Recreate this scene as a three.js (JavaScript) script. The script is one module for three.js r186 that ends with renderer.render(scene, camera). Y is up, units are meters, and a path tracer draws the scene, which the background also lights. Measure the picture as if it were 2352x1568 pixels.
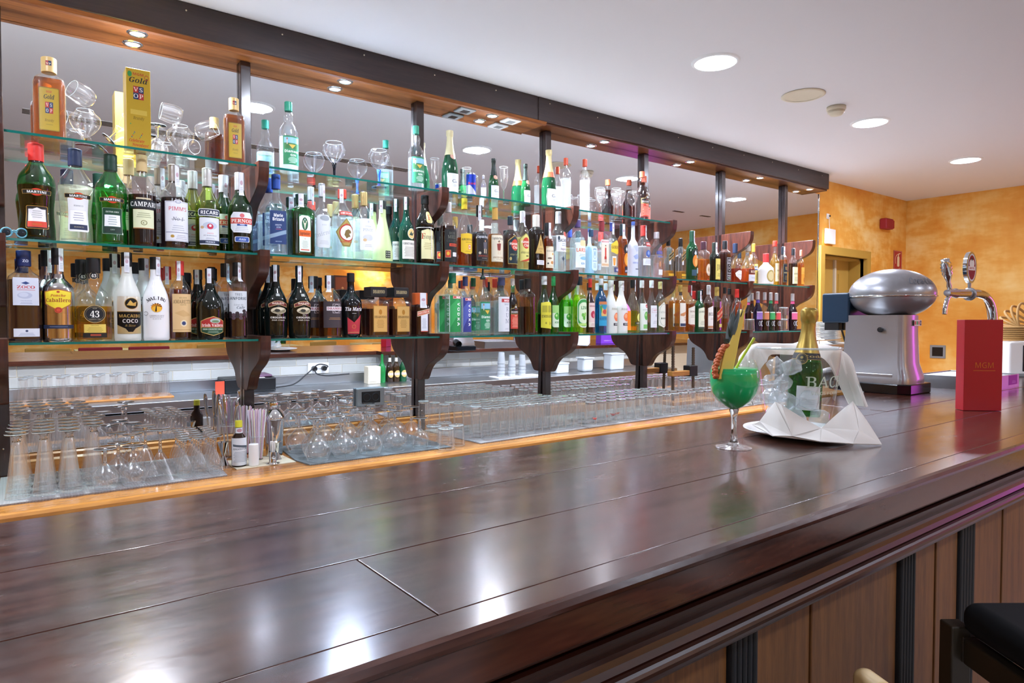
import * as THREE from 'three';
import { RoundedBoxGeometry } from 'three/addons/geometries/RoundedBoxGeometry.js';
import { mergeGeometries, mergeVertices } from 'three/addons/utils/BufferGeometryUtils.js';
import { ImprovedNoise } from 'three/addons/math/ImprovedNoise.js';
import { RectAreaLightUniformsLib } from 'three/addons/lights/RectAreaLightUniformsLib.js';

// ---------- camera, light, exposure ----------
const renderer = new THREE.WebGLRenderer({ antialias: true });
renderer.toneMapping = THREE.LinearToneMapping;
renderer.toneMappingExposure = 1.0;
renderer.shadowMap.enabled = true;
const scene = new THREE.Scene();
scene.background = new THREE.Color(0x000000);
const camera = new THREE.PerspectiveCamera(54.52, 1.5, 0.05, 60);
camera.position.set(0, 1.376, 3.2);
camera.lookAt(Math.sin(0.6512) * Math.cos(0.0296), 1.376 - Math.sin(0.0296), 3.2 - Math.cos(0.6512) * Math.cos(0.0296));
RectAreaLightUniformsLib.init();
const CEILING = 2.713, SOFFIT = 2.563;
// recessed ceiling lamps: one row over the aisle behind the bar, more in the dining room
const CEILING_LAMPS = [[-0.4, 1.08], [1.25, 1.08], [2.924, 1.09], [4.624, 1.09], [6.323, 1.085], [5.2, 9.4], [7.0, 9.4], [0.3, 9.9], [2.6, 9.9], [1.8, 6.7], [-1.6, 4.4], [0.75, 4.4], [3.1, 4.4], [5.4, 4.4]];
const LAMP_POWER = 330, LAMP_TINT = 0xe4ecff;
// small downlights in the soffit over the shelves
const SPOTS_X = [-0.45, 0.449, 1.352, 2.247, 3.158, 4.056, 4.962, 5.742];
const SPOT_POWER = 22, SPOT_TINT = 0xeef2ff;

// ---------- helpers ----------
let seed = 7;
const rnd = () => { seed = (seed * 1664525 + 1013904223) >>> 0; return seed / 4294967296; };
const rr = (a, b) => a + (b - a) * rnd();
const used = new Map();
function numbered(name) { const n = used.get(name) ?? 0; used.set(name, n + 1); return n ? `${name}_${String(n).padStart(3, '0')}` : name; }
function tag(o, label, category, group, kind) {
  o.userData.label = label; o.userData.category = category;
  if (group) o.userData.group = group;
  if (kind) o.userData.kind = kind;
  return o;
}
function shade(o) { o.traverse((m) => { if (m.isMesh) { m.castShadow = true; m.receiveShadow = true; } }); return o; }
function obj(name, geo, mat, parent) {
  const g = Array.isArray(geo) ? (geo.length > 1 ? join(geo) : geo[0]) : geo;
  const m = new THREE.Mesh(g, mat);
  m.name = parent && parent !== scene ? name : numbered(name);
  m.castShadow = m.receiveShadow = true;
  (parent ?? scene).add(m);
  return m;
}
function thing(name, label, category, pos = [0, 0, 0], turn = 0, group) {
  const o = new THREE.Group(); o.name = numbered(name); scene.add(o);
  o.position.set(...pos); o.rotation.y = turn;
  return tag(o, label, category, group);
}
function dup(o, pos, turn = 0, label, group) {
  const c = o.clone(); c.name = numbered(o.name.replace(/_\d{3}$/, '')); scene.add(c);
  c.userData = { ...o.userData };
  c.position.set(...pos); c.rotation.set(0, turn, 0);
  if (label) c.userData.label = label;
  if (group) c.userData.group = group;
  return c;
}
function struct(name, geo, mat) { const o = obj(name, geo, mat); o.userData.kind = 'structure'; return o; }
function join(list) {
  return mergeGeometries(list.map((g) => { let k = g.index ? g.toNonIndexed() : g; if (!k.attributes.uv) k.setAttribute('uv', new THREE.BufferAttribute(new Float32Array(k.attributes.position.count * 2), 2)); for (const a of Object.keys(k.attributes)) if (!['position', 'normal', 'uv'].includes(a)) k.deleteAttribute(a); return k; }));
}
// box from corner to corner with uv in metres (grain = axis along which u runs)
function box(x0, y0, z0, x1, y1, z1, grain = 'x') {
  const w = x1 - x0, h = y1 - y0, d = z1 - z0, g = new THREE.BoxGeometry(w, h, d);
  g.translate(x0 + w / 2, y0 + h / 2, z0 + d / 2);
  return metres(g, grain);
}
function rbox(x0, y0, z0, x1, y1, z1, r = 0.004, grain = 'x', seg = 2) {
  const w = x1 - x0, h = y1 - y0, d = z1 - z0, g = new RoundedBoxGeometry(w, h, d, seg, Math.min(r, w / 2.01, h / 2.01, d / 2.01));
  g.translate(x0 + w / 2, y0 + h / 2, z0 + d / 2);
  return metres(g, grain);
}
function metres(g, grain = 'x') {
  const p = g.attributes.position, n = g.attributes.normal, uv = new Float32Array(p.count * 2);
  for (let i = 0; i < p.count; i++) {
    const x = p.getX(i), y = p.getY(i), z = p.getZ(i), ax = Math.abs(n.getX(i)), ay = Math.abs(n.getY(i)), az = Math.abs(n.getZ(i));
    let u, v;
    if (grain === 'x') { u = ax > ay && ax > az ? z : x; v = ay > az ? z : y; if (ax > ay && ax > az) v = y; }
    else if (grain === 'y') { u = ay > ax && ay > az ? z : y; v = ax > az ? z : x; }
    else { u = az > ax && az > ay ? x : z; v = ay > ax ? x : y; }
    uv[i * 2] = u; uv[i * 2 + 1] = v;
  }
  g.setAttribute('uv', new THREE.BufferAttribute(uv, 2));
  return g;
}
const lathe = (pts, seg = 32) => new THREE.LatheGeometry(pts.map(([r, y]) => new THREE.Vector2(Math.max(r, 0.00001), y)), seg);
const cyl = (r0, r1, h, y = 0, seg = 24) => { const g = new THREE.CylinderGeometry(r1, r0, h, seg); g.translate(0, y + h / 2, 0); return g; };
const tube = (pts, r, seg = 40, rad = 8, closed = false) => new THREE.TubeGeometry(new THREE.CatmullRomCurve3(pts.map((p) => new THREE.Vector3(...p)), closed, 'centripetal'), seg, r, rad, closed);
const move = (g, x, y, z) => (g.translate(x, y, z), g);
function extrude(pts, depth, bevel = 0, seg = 2) {
  const s = new THREE.Shape(pts.map(([x, y]) => new THREE.Vector2(x, y)));
  return new THREE.ExtrudeGeometry(s, { depth, bevelEnabled: bevel > 0, bevelSize: bevel, bevelThickness: bevel, bevelSegments: seg, curveSegments: 12 });
}
// profile [z, y] swept along x
function sweepX(profile, x0, x1, cap = true) {
  const s = new THREE.Shape(profile.map(([z, y]) => new THREE.Vector2(-z, y)));
  const g = new THREE.ExtrudeGeometry(s, { depth: x1 - x0, bevelEnabled: false });
  g.rotateY(Math.PI / 2); g.translate(x0, 0, 0);
  return metres(g, 'x');
}
function grid(nu, nv, f) {   // surface from a function of (u, v) in 0..1
  const p = [], uv = [], idx = [];
  for (let j = 0; j <= nv; j++) for (let i = 0; i <= nu; i++) { p.push(...f(i / nu, j / nv)); uv.push(i / nu, j / nv); }
  for (let j = 0; j < nv; j++) for (let i = 0; i < nu; i++) { const a = j * (nu + 1) + i, b = a + 1, c = a + nu + 1, d = c + 1; idx.push(a, b, d, a, d, c); }
  const g = new THREE.BufferGeometry();
  g.setAttribute('position', new THREE.Float32BufferAttribute(p, 3)); g.setAttribute('uv', new THREE.Float32BufferAttribute(uv, 2)); g.setIndex(idx);
  g.computeVertexNormals();
  return g;
}

// ---------- textures ----------
const noise = new ImprovedNoise();
const fbm = (x, y, z, o = 5) => { let s = 0, a = 0.5; for (let i = 0; i < o; i++) { s += a * noise.noise(x, y, z); x *= 2.03; y *= 2.03; z += 7.1; a *= 0.5; } return s; };
function texture(size, f, srgb = true, h = size) {
  const d = new Uint8Array(size * h * 4);
  for (let y = 0; y < h; y++) for (let x = 0; x < size; x++) { const c = f(x / size, y / h), i = (y * size + x) * 4; d[i] = c[0]; d[i + 1] = c[1]; d[i + 2] = c[2]; d[i + 3] = 255; }
  const t = new THREE.DataTexture(d, size, h); t.magFilter = THREE.LinearFilter; t.wrapS = t.wrapT = THREE.RepeatWrapping;
  if (srgb) t.colorSpace = THREE.SRGBColorSpace;
  t.needsUpdate = true; return t;
}
const mix3 = (a, b, k) => { k = Math.min(1, Math.max(0, k)); return [a[0] + (b[0] - a[0]) * k, a[1] + (b[1] - a[1]) * k, a[2] + (b[2] - a[2]) * k]; };
// tiling fbm: blend the noise with itself shifted by one period
const tiled = (u, v, fx, fy, z, o) => { const b = (s) => s * s * (3 - 2 * s), q = (a, c) => fbm(a * fx, c * fy, z, o), ku = b(u), kv = b(v); return (q(u, v) * (1 - ku) + q(u - 1, v) * ku) * (1 - kv) + (q(u, v - 1) * (1 - ku) + q(u - 1, v - 1) * ku) * kv; };
function woodMap(dark, mid, light, size = 512, stretch = 14) {
  return texture(size, (u, v) => {
    const a = tiled(u, v, 3, 3 * stretch, 1.3, 4), b = tiled(u, v, 2, 5, 9.2, 3), c = tiled(u, v, 20, 220, 4.4, 2);
    return mix3(mix3(dark, mid, 0.5 + a * 1.5 + b * 0.5), light, 0.25 + c * 0.9 + a * 0.5);
  });
}
const darkWood = woodMap([44, 21, 15], [72, 37, 26], [98, 56, 40]); darkWood.repeat.set(0.9, 0.9);
const tanWood = woodMap([150, 92, 38], [182, 118, 54], [204, 146, 76]); tanWood.repeat.set(0.8, 0.8);
const brownWood = woodMap([108, 60, 28], [142, 84, 40], [166, 106, 56]); brownWood.repeat.set(0.8, 0.8);
const redWood = woodMap([44, 20, 14], [70, 33, 22], [92, 48, 34]); redWood.repeat.set(0.9, 0.9);
const panelWood = woodMap([86, 52, 20], [114, 72, 30], [136, 90, 42]); panelWood.repeat.set(1.1, 1.1);
const blackWood = woodMap([38, 25, 24], [50, 34, 32], [62, 44, 40]); blackWood.repeat.set(0.7, 0.7);
// fine relief and uneven gloss of the worn varnish on the bar top
const varnishBump = texture(512, (u, v) => { const k = 128 + 70 * tiled(u, v, 60, 160, 3.1, 3) + 40 * tiled(u, v, 9, 30, 6.1, 3); return [k, k, k]; }, false);
const varnishRough = texture(512, (u, v) => { const k = 255 * Math.min(1, Math.max(0.15, 0.42 + 0.35 * tiled(u, v, 8, 26, 2.2, 5) + 0.25 * tiled(u, v, 60, 120, 8.8, 2))); return [k, k, k]; }, false);
// mottled hand-trowelled orange plaster
const plasterMap = texture(1024, (u, v) => {
  const w = tiled(u, v, 3, 3, 2.5, 3) * 0.9, a = tiled(u + w * 0.09, v + w * 0.06, 4, 6, 5.7, 5), b = tiled(u + a * 0.06, v, 14, 34, 1.9, 4), c = tiled(u, v + a * 0.05, 36, 14, 7.7, 3);
  const k = 0.5 + a * 1.35 + b * 0.5 + c * 0.3;
  return mix3(mix3([228, 150, 46], [244, 188, 92], k * 1.3), [252, 220, 150], (k - 0.5) * 1.6);
});
const plasterBump = texture(512, (u, v) => { const a = tiled(u, v, 6, 9, 3.3, 4); const k = 128 + 120 * tiled(u + a * 0.1, v, 24, 50, 6.6, 4); return [k, k, k]; }, false);
const ceilingBump = texture(256, (u, v) => { const k = 128 + 90 * tiled(u, v, 30, 30, 3.9, 4); return [k, k, k]; }, false);
const brushed = texture(256, (u, v) => { const k = 128 + 90 * tiled(u, v, 3, 90, 2.9, 3); return [k, k, k]; }, false);
const ribMap = texture(64, (u, v) => { const k = 128 + 110 * Math.sin(u * Math.PI * 16) + 20 * Math.sin(v * Math.PI * 16); return [k, k, k]; }, false);
// faint drawn ribs in the pressed glass: some strips a little rougher than the rest
const glassRibs = texture(256, (u, v) => { const a = tiled(u, 0.3, 26, 1, 4.2, 3), k = 255 * Math.min(1, Math.max(0.06, 0.36 + a * 1.5 + 0.25 * tiled(u, v, 8, 6, 9.1, 3))); return [k, k, k]; }, false, 64);
const clothBump = texture(128, (u, v) => { const k = 128 + 60 * Math.sin(u * Math.PI * 64) * Math.sin(v * Math.PI * 64) + 30 * tiled(u, v, 20, 20, 1.1, 2); return [k, k, k]; }, false);

// ---------- materials ----------
const std = (o) => new THREE.MeshStandardMaterial(o), phy = (o) => new THREE.MeshPhysicalMaterial(o);
const pane = (color, roughness = 0.02, extra = {}) => phy({ color, roughness, transmission: 1, thickness: 0, ior: 1.5, ...extra });
const M = {
  ceiling: std({ color: 0xe3e0e0, roughness: 0.9, bumpMap: ceilingBump, bumpScale: 0.0008 }),
  plaster: std({ color: 0xffffff, map: plasterMap, roughness: 0.62, bumpMap: plasterBump, bumpScale: 0.0016 }),
  floor: std({ color: 0xc6c2be, roughness: 0.35 }),
  beam: std({ map: blackWood, roughness: 0.42 }),
  soffit: std({ map: brownWood, roughness: 0.34 }),
  bracket: std({ map: redWood, roughness: 0.32 }),
  post: phy({ map: blackWood, roughness: 0.25, clearcoat: 0.6, clearcoatRoughness: 0.12 }),
  barTop: phy({ map: darkWood, roughness: 0.5, roughnessMap: varnishRough, bumpMap: varnishBump, bumpScale: 0.00035, specularIntensity: 0.35, clearcoat: 0.75, clearcoatRoughness: 0.17 }),
  barTrim: phy({ map: redWood, color: 0xb8a898, roughness: 0.36, clearcoat: 0.35, clearcoatRoughness: 0.25 }),
  barPanel: std({ map: panelWood, roughness: 0.5 }),
  pilaster: std({ color: 0x12161a, roughness: 0.5 }),
  tan: phy({ map: tanWood, roughness: 0.24, clearcoat: 0.5, clearcoatRoughness: 0.12 }),
  mirror: std({ color: 0xe8eaee, metalness: 1, roughness: 0.0 }),
  upGlass: pane(0xffffff, 0.2, { ior: 1.75, roughnessMap: glassRibs }), glass: pane(0xffffff, 0.5, { ior: 1.9, roughnessMap: glassRibs }), clearGlass: pane(0xffffff, 0.02), solidGlass: phy({ color: 0xffffff, roughness: 0.02, transmission: 1, thickness: 0.01, ior: 1.5 }), glassRim: phy({ color: 0xe6f0f2, roughness: 0.06, transmission: 0.55, thickness: 0, ior: 1.9 }), shelfGlass: pane(0xf2faf8, 0.02, { ior: 1.8 }), glassEdge: phy({ color: 0x0f7d72, roughness: 0.12, transmission: 0.35, thickness: 0 }),
  glassBlue: pane(0x9ac4e8), glassDark: std({ color: 0x0c1018, roughness: 0.06 }),
  steel: std({ color: 0xb9bdc0, metalness: 1, roughness: 0.32, bumpMap: brushed, bumpScale: 0.0001 }),
  chrome: std({ color: 0xdfe2e4, metalness: 1, roughness: 0.06 }),
  silverPaint: phy({ color: 0xa3a5aa, metalness: 0.75, roughness: 0.34, clearcoat: 0.7, clearcoatRoughness: 0.08 }),
  black: std({ color: 0x0d0f12, roughness: 0.4 }), rubber: std({ color: 0x2a2d33, roughness: 0.75 }),
  matGrey: std({ color: 0x8f8a89, roughness: 0.7, bumpMap: ribMap, bumpScale: 0.002 }),
  matTeal: std({ color: 0x71797c, roughness: 0.7, bumpMap: ribMap, bumpScale: 0.002 }),
  white: std({ color: 0xeeeeec, roughness: 0.55 }), whiteGloss: std({ color: 0xf1f1ef, roughness: 0.15 }),
  cream: std({ color: 0xd9ceb4, roughness: 0.6 }), linen: phy({ color: 0xf2efea, roughness: 0.9, bumpMap: clothBump, bumpScale: 0.0003, sheen: 0.3, sheenColor: new THREE.Color(0xffffff) }),
  door: std({ color: 0xc09a48, roughness: 0.5 }), doorFrame: std({ color: 0xb9933f, roughness: 0.5 }),
  red: std({ color: 0xa81c2a, roughness: 0.22 }), redMatte: std({ color: 0x9d2430, roughness: 0.6 }),
  plateGrey: std({ color: 0x8f9496, roughness: 0.4 }),
};
const glow = (color, k) => std({ color: 0xffffff, emissive: color, emissiveIntensity: k, roughness: 0.6 });
// ---------- the room ----------
const XR = 7.95, XL = -4.2;
struct('floor', box(XL - 0.2, -0.12, -0.25, XR + 0.2, 0, 17), M.floor);
struct('ceiling', box(XL - 0.2, CEILING, -0.25, XR + 0.2, CEILING + 0.12, 17), M.ceiling);
const wallUV = (g) => { const a = g.attributes.uv; for (let i = 0; i < a.count; i++) a.setXY(i, a.getX(i) * 0.42, a.getY(i) * 0.42); return g; };
// back wall with the doorway, right of the mirror
const DOOR = [6.12, 6.965, 2.016];
struct('wall_back', [box(XL - 0.2, 0, -0.22, DOOR[0], CEILING, -0.02), box(DOOR[1], 0, -0.22, XR, CEILING, -0.02), box(DOOR[0], DOOR[2], -0.22, DOOR[1], CEILING, -0.02)].map(wallUV), M.plaster);
struct('wall_right', wallUV(box(XR, 0, -0.25, XR + 0.2, CEILING, 17, 'z')), M.plaster);
struct('wall_left', wallUV(box(XL - 0.2, 0, -0.25, XL, CEILING, 17, 'z')), M.plaster);
struct('wall_front', [wallUV(box(4.3, 0, 10.8, XR, CEILING, 11, 'x')), wallUV(box(4.1, 0, 10.8, 4.3, CEILING, 11.6, 'z'))], M.plaster);
struct('wall_far', wallUV(box(XL, 0, 11.6, 4.3, CEILING, 11.8, 'x')), M.plaster);
{ // doorway: frame, open leaf and passage behind
  const d = thing('door_1', 'ochre painted doorway with panelled double leaf beside the mirror', 'door', [0, 0, 0]); d.userData.kind = 'structure';
  const f = 0.075;
  obj('door_frame', [box(DOOR[0] - f, 0, -0.05, DOOR[0], DOOR[2] + f, 0.02), box(DOOR[1], 0, -0.05, DOOR[1] + f, DOOR[2] + f, 0.02), box(DOOR[0], DOOR[2], -0.05, DOOR[1], DOOR[2] + f, 0.02), box(DOOR[0], 0, -0.22, DOOR[0] + 0.02, DOOR[2], -0.05), box(DOOR[1] - 0.02, 0, -0.22, DOOR[1], DOOR[2], -0.05), box(DOOR[0], DOOR[2] - 0.02, -0.22, DOOR[1], DOOR[2], -0.05)], M.doorFrame, d);
  obj('door_leaf', [box(DOOR[0] + 0.02, 0.01, -0.2, 6.62, DOOR[2] - 0.02, -0.16), box(6.22, 0.2, -0.162, 6.52, 1.86, -0.15)], M.door, d);
  obj('door_leaf', [box(6.655, 0.01, -0.2, 6.94, DOOR[2] - 0.02, -0.16), box(6.72, 0.2, -0.162, 6.88, 1.86, -0.15)], M.door, d);
  obj('meeting_strip', box(6.622, 0.01, -0.2, 6.653, DOOR[2] - 0.02, -0.14), M.cream, d);
}
{ // ceiling lamps: frosted disc, rim, and the light in front of it
  let first = null;
  for (const [x, z] of CEILING_LAMPS) {
    const label = 'round recessed ceiling lamp with a glowing frosted disc';
    if (!first) {
      first = thing('ceiling_lamp', label, 'lamp', [x, CEILING, z], 0, 'recessed ceiling lamps');
      obj('diffuser', move(cyl(0.105, 0.105, 0.006, 0, 40), 0, -0.008, 0), glow(LAMP_TINT, 6), first);
      obj('rim', lathe([[0.105, 0], [0.105, -0.009], [0.118, -0.006], [0.122, 0]], 40), M.white, first);
    } else dup(first, [x, CEILING, z]);
    const l = new THREE.RectAreaLight(LAMP_TINT, LAMP_POWER, 0.15, 0.15);
    l.name = 'ceiling_lamp_glow'; l.position.set(x, CEILING - 0.012, z); l.lookAt(x, 0, z); scene.add(l);
  }
}
{ // slot diffusers of the air conditioning
  for (const [x0, x1] of [[0.1, 1.35], [1.42, 2.85]]) {
    const v = thing('slot_vent', x0 < 1 ? 'long black slot air vent in the ceiling over the bar seats, beginning of the line' : 'long black slot air vent in the ceiling over the bar seats, continuing the line', 'vent', [x0, CEILING, 2.045]);
    obj('vent_frame', box(0, -0.004, -0.07, x1 - x0, 0, 0.07), M.white, v);
    for (let k = 0; k < 4; k++) obj('slot', box(0, -0.0055, -0.055 + k * 0.03, x1 - x0, -0.004, -0.037 + k * 0.03), M.black, v);
  }
  for (const [x, z] of [[6.5, 2.0], [7.05, 2.02]]) {
    const v = tag(obj('ceiling_slot', [box(x - 0.09, CEILING - 0.004, z - 0.02, x + 0.09, CEILING, z + 0.02)], M.black), 'short dark slot outlet in the ceiling by the orange wall', 'vent', 'short ceiling slots');
  }
  const s = thing('ceiling_speaker', 'round cream ceiling speaker with a flat rim', 'speaker', [3.76, CEILING, 1.1]);
  obj('rim', lathe([[0.118, 0], [0.122, -0.004], [0.112, -0.009], [0.1, -0.007]], 40), M.cream, s);
  obj('grille', lathe([[0.1, -0.006], [0.08, -0.004], [0.04, -0.001], [0, 0]].reverse(), 40), M.cream, s);
  const d = thing('smoke_detector', 'small white smoke detector hanging from the ceiling', 'detector', [4.128, CEILING, 1.112]);
  obj('base_plate', lathe([[0, 0], [0.055, 0], [0.056, -0.02], [0.05, -0.026], [0, -0.026]], 28), M.cream, d);
  obj('sensor_slits', lathe([[0.042, -0.026], [0.04, -0.044]], 28), M.black, d);
  obj('sensor_cap', lathe([[0.046, -0.026], [0.05, -0.03], [0.044, -0.034], [0.05, -0.037], [0.043, -0.041], [0.034, -0.052], [0, -0.054]], 28), M.cream, d);
}
// ---------- soffit beam with its downlights ----------
const BEAM_END = 5.945, BEAM_Z = 0.138;
{
  const b = thing('soffit_beam', 'long dark brown wooden soffit beam under the ceiling above the shelves', 'beam'); b.userData.kind = 'structure';
  obj('fascia', [rbox(-1.2, SOFFIT + 0.012, 0.118, 2.53, CEILING, BEAM_Z, 0.006), rbox(2.532, SOFFIT + 0.012, 0.118, BEAM_END, CEILING, BEAM_Z, 0.006)], M.beam, b);
  obj('end_board', box(BEAM_END - 0.02, SOFFIT, -0.015, BEAM_END, CEILING, 0.118), M.beam, b);
  obj('soffit_board', box(-1.2, SOFFIT, -0.015, 2.6, SOFFIT + 0.03, 0.112), M.soffit, b);
  obj('soffit_board', box(2.602, SOFFIT + 0.001, -0.015, BEAM_END - 0.02, SOFFIT + 0.03, 0.118), std({ map: brownWood, color: 0x9c8a70, roughness: 0.34 }), b);
  obj('bead', sweepX([[0.108, SOFFIT - 0.002], [0.116, SOFFIT - 0.008], [0.128, SOFFIT - 0.004], [0.134, SOFFIT + 0.012], [0.11, SOFFIT + 0.016]], -1.2, 2.6), M.soffit, b);
  const sc = new THREE.SphereGeometry(0.0035, 8, 6);
  for (let i = 0; i < 14; i++) { const s = obj('screw', sc, M.cream, b); s.position.set(0.62 + i * 0.4, CEILING - 0.035 + (i % 3) * 0.004, BEAM_Z); }
  let first = null;
  SPOTS_X.forEach((x, i) => {
    if (!first) {
      first = thing('soffit_downlight', 'small round recessed downlight in the wooden soffit', 'lamp', [x, SOFFIT, 0.064], 0, 'soffit downlights');
      obj('bulb', lathe([[0, -0.002], [0.026, -0.002], [0.029, 0.004]], 24), glow(SPOT_TINT, 8), first);
      obj('ring', lathe([[0.028, 0], [0.029, -0.005], [0.038, -0.003], [0.04, 0]], 24), M.chrome, first);
    } else dup(first, [x, SOFFIT, 0.064]);
    const l = new THREE.SpotLight(i === 2 ? 0xcfe0ff : SPOT_TINT, SPOT_POWER, 0, 1.15, 0.7, 2);
    l.name = 'downlight_beam'; l.position.set(x, SOFFIT - 0.012, 0.064); l.target.position.set(x, 0, 0.32); l.castShadow = true; l.shadow.radius = 1.4; scene.add(l, l.target);
  });
  // sockets and connection plates screwed under the soffit
  [[2.06, 1], [2.38, 0]].forEach(([x, dark]) => {
    const p = thing('soffit_socket', dark ? 'grey square socket with a dark insert under the soffit' : 'white switch plate with a grey insert under the soffit', 'socket', [x, SOFFIT, 0.062]);
    obj('cover', rbox(-0.05, -0.012, -0.045, 0.05, 0, 0.045, 0.006), dark ? M.plateGrey : M.white, p);
    obj('insert', box(-0.022, -0.0135, -0.022, 0.022, -0.011, 0.022), dark ? M.black : M.plateGrey, p);
  });
}
// ---------- uprights with brackets, mirror, glass shelves ----------
const UP = (n) => 0.8638 + (n - 1) * 0.9069, UW = 0.045, SH = [2.05, 1.672, 1.302], BACKBAR = 0.782, MIRROR_END = 6.02;
{
  // lower mirror sheets lean very slightly forward at the top, the upper ones hang plumb
  const mir = thing('bar_mirror', 'large frameless wall mirror behind the bottle shelves', 'mirror');
  const xs = [-1.2, ...[0, 1, 2, 3, 4, 5, 6].map((n) => UP(n) + UW / 2), MIRROR_END];
  for (let i = 0; i + 1 < xs.length; i++) {
    obj('mirror_sheet', box(xs[i] + 0.0006, 1.292, -0.008, xs[i + 1] - 0.0006, SOFFIT, 0), M.mirror, mir);
    const low = obj('mirror_sheet', box(xs[i] + 0.0006, -0.44, -0.008, xs[i + 1] - 0.0006, 0, 0), M.mirror, mir);
    low.position.set(0, 1.29, 0); low.rotation.x = 0.019;
  }
  tag(obj('mirror_edge_strip', rbox(MIRROR_END, BACKBAR, -0.018, MIRROR_END + 0.014, SOFFIT, 0.006, 0.002), M.chrome), 'thin polished strip along the outer edge of the bar mirror', 'trim');
  const prof = [[0, 0.004], [0.283, 0.004], [0.283, -0.02], [0.278, -0.055], [0.262, -0.088], [0.232, -0.112], [0.192, -0.132], [0.152, -0.15], [0.122, -0.172], [0.1, -0.198], [0.085, -0.224], [0.066, -0.24], [0.028, -0.243], [0, -0.243]];
  const bracketShape = (() => {
    const s = new THREE.Shape(); s.moveTo(prof[0][0], prof[0][1]); s.lineTo(...prof[1]); s.lineTo(...prof[2]);
    s.splineThru(prof.slice(3, 13).map((p) => new THREE.Vector2(...p))); s.lineTo(...prof[13]);
    const g = new THREE.ExtrudeGeometry(s, { depth: UW - 0.006, bevelEnabled: true, bevelSize: 0.003, bevelThickness: 0.003, bevelSegments: 2, curveSegments: 26 });
    g.rotateY(-Math.PI / 2); g.translate(UW - 0.003, 0, 0);   // shape x -> z
    return metres(g, 'y');
  })();
  for (let n = 0; n < 7; n++) {
    const names = ['at the near end, carrying the first shelves', 'between the vermouth bottles and the anisette bottles', 'between the hazelnut liqueur and the dark rum', 'between the golden rum and the white rum', 'beside the clear vodka bottles', 'behind the square whiskey bottle', 'at the end beside the doorway'];
    const u = thing('shelf_upright', 'dark wooden shelf upright with three curved brackets ' + names[n], 'upright', [UP(n), BACKBAR + 0.0005, 0], 0, 'shelf uprights');
    obj('post', rbox(0, 0, 0.001, UW, SOFFIT - BACKBAR - 0.001, 0.032, 0.003, 'y'), M.post, u);
    for (const y of SH) { const b = obj('bracket', bracketShape, M.bracket, u); b.position.set(0, y - BACKBAR + 0.006, 0.002); }
    const s = obj('screw', new THREE.SphereGeometry(0.004, 8, 6), M.chrome, u); s.position.set(0.024, 0.11, 0.032);
  }
  const level = ['top', 'middle', 'lowest'], who = ['vermouth bottles', 'anisette bottles', 'dark rum bottles', 'gin and vodka bottles', 'whisky bottles', 'syrup bottles'];
  for (let k = 0; k < 3; k++) for (let n = k ? -1 : -1; n < (k ? 6 : 4); n++) {
    const s = thing('glass_shelf', `clear glass ${level[k]} shelf in the bay of the ${who[Math.max(n, 0)]}${n < 0 ? ', cut short at its end' : ''}`, 'shelf', [n < 0 ? -1.2 : UP(n) + UW + 0.001, SH[k], 0], 0, 'glass shelves');
    const w = (n < 0 ? UP(0) + 1.2 : 0.9069 - UW) - 0.003;
    obj('glass_sheet', box(0, -0.009, 0.034, w, 0, 0.264), M.shelfGlass, s);
    obj('polished_edge', box(0, -0.009, 0.264, w, 0, 0.2652), M.glassEdge, s);
  }
}
// ---------- back bar ----------
{
  const b = thing('back_bar', 'long honey coloured wooden back counter below the mirror', 'counter', [0, 0, 0]);
  const X0 = -1.2, X1 = 6.0;
  obj('counter_board', [box(X0, BACKBAR - 0.035, 0.0, X1, BACKBAR, 0.478)], M.tan, b);
  obj('front_board', [sweepX([[0.48, BACKBAR - 0.04], [0.48, BACKBAR], [0.622, BACKBAR], [0.634, BACKBAR - 0.004], [0.641, BACKBAR - 0.013], [0.642, BACKBAR - 0.024], [0.637, BACKBAR - 0.034], [0.626, BACKBAR - 0.04]], X0, X1)], M.tan, b);
  for (let n = -1; n < 7; n++) { const a = n < 0 ? X0 : UP(n) + UW + 0.0005, e = n < 6 ? UP(n + 1) - 0.0005 : X1;
    obj('mirror_rail', [sweepX([[0.002, BACKBAR + 0.0005], [0.026, BACKBAR + 0.0005], [0.026, BACKBAR + 0.05], [0.018, BACKBAR + 0.058], [0.018, BACKBAR + 0.072], [0.01, BACKBAR + 0.078], [0.002, BACKBAR + 0.078]], a, e)], M.tan, b); }
  for (let i = 0; i < 8; i++) { const x = X0 + i * 0.9; obj('cabinet_door', rbox(x + 0.01, 0.08, 0.56, x + 0.89, BACKBAR - 0.045, 0.58, 0.004, 'y'), M.soffit, b); }
  obj('carcass', box(X0, 0.0, 0.02, X1, BACKBAR - 0.04, 0.56), M.soffit, b);
}
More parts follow.
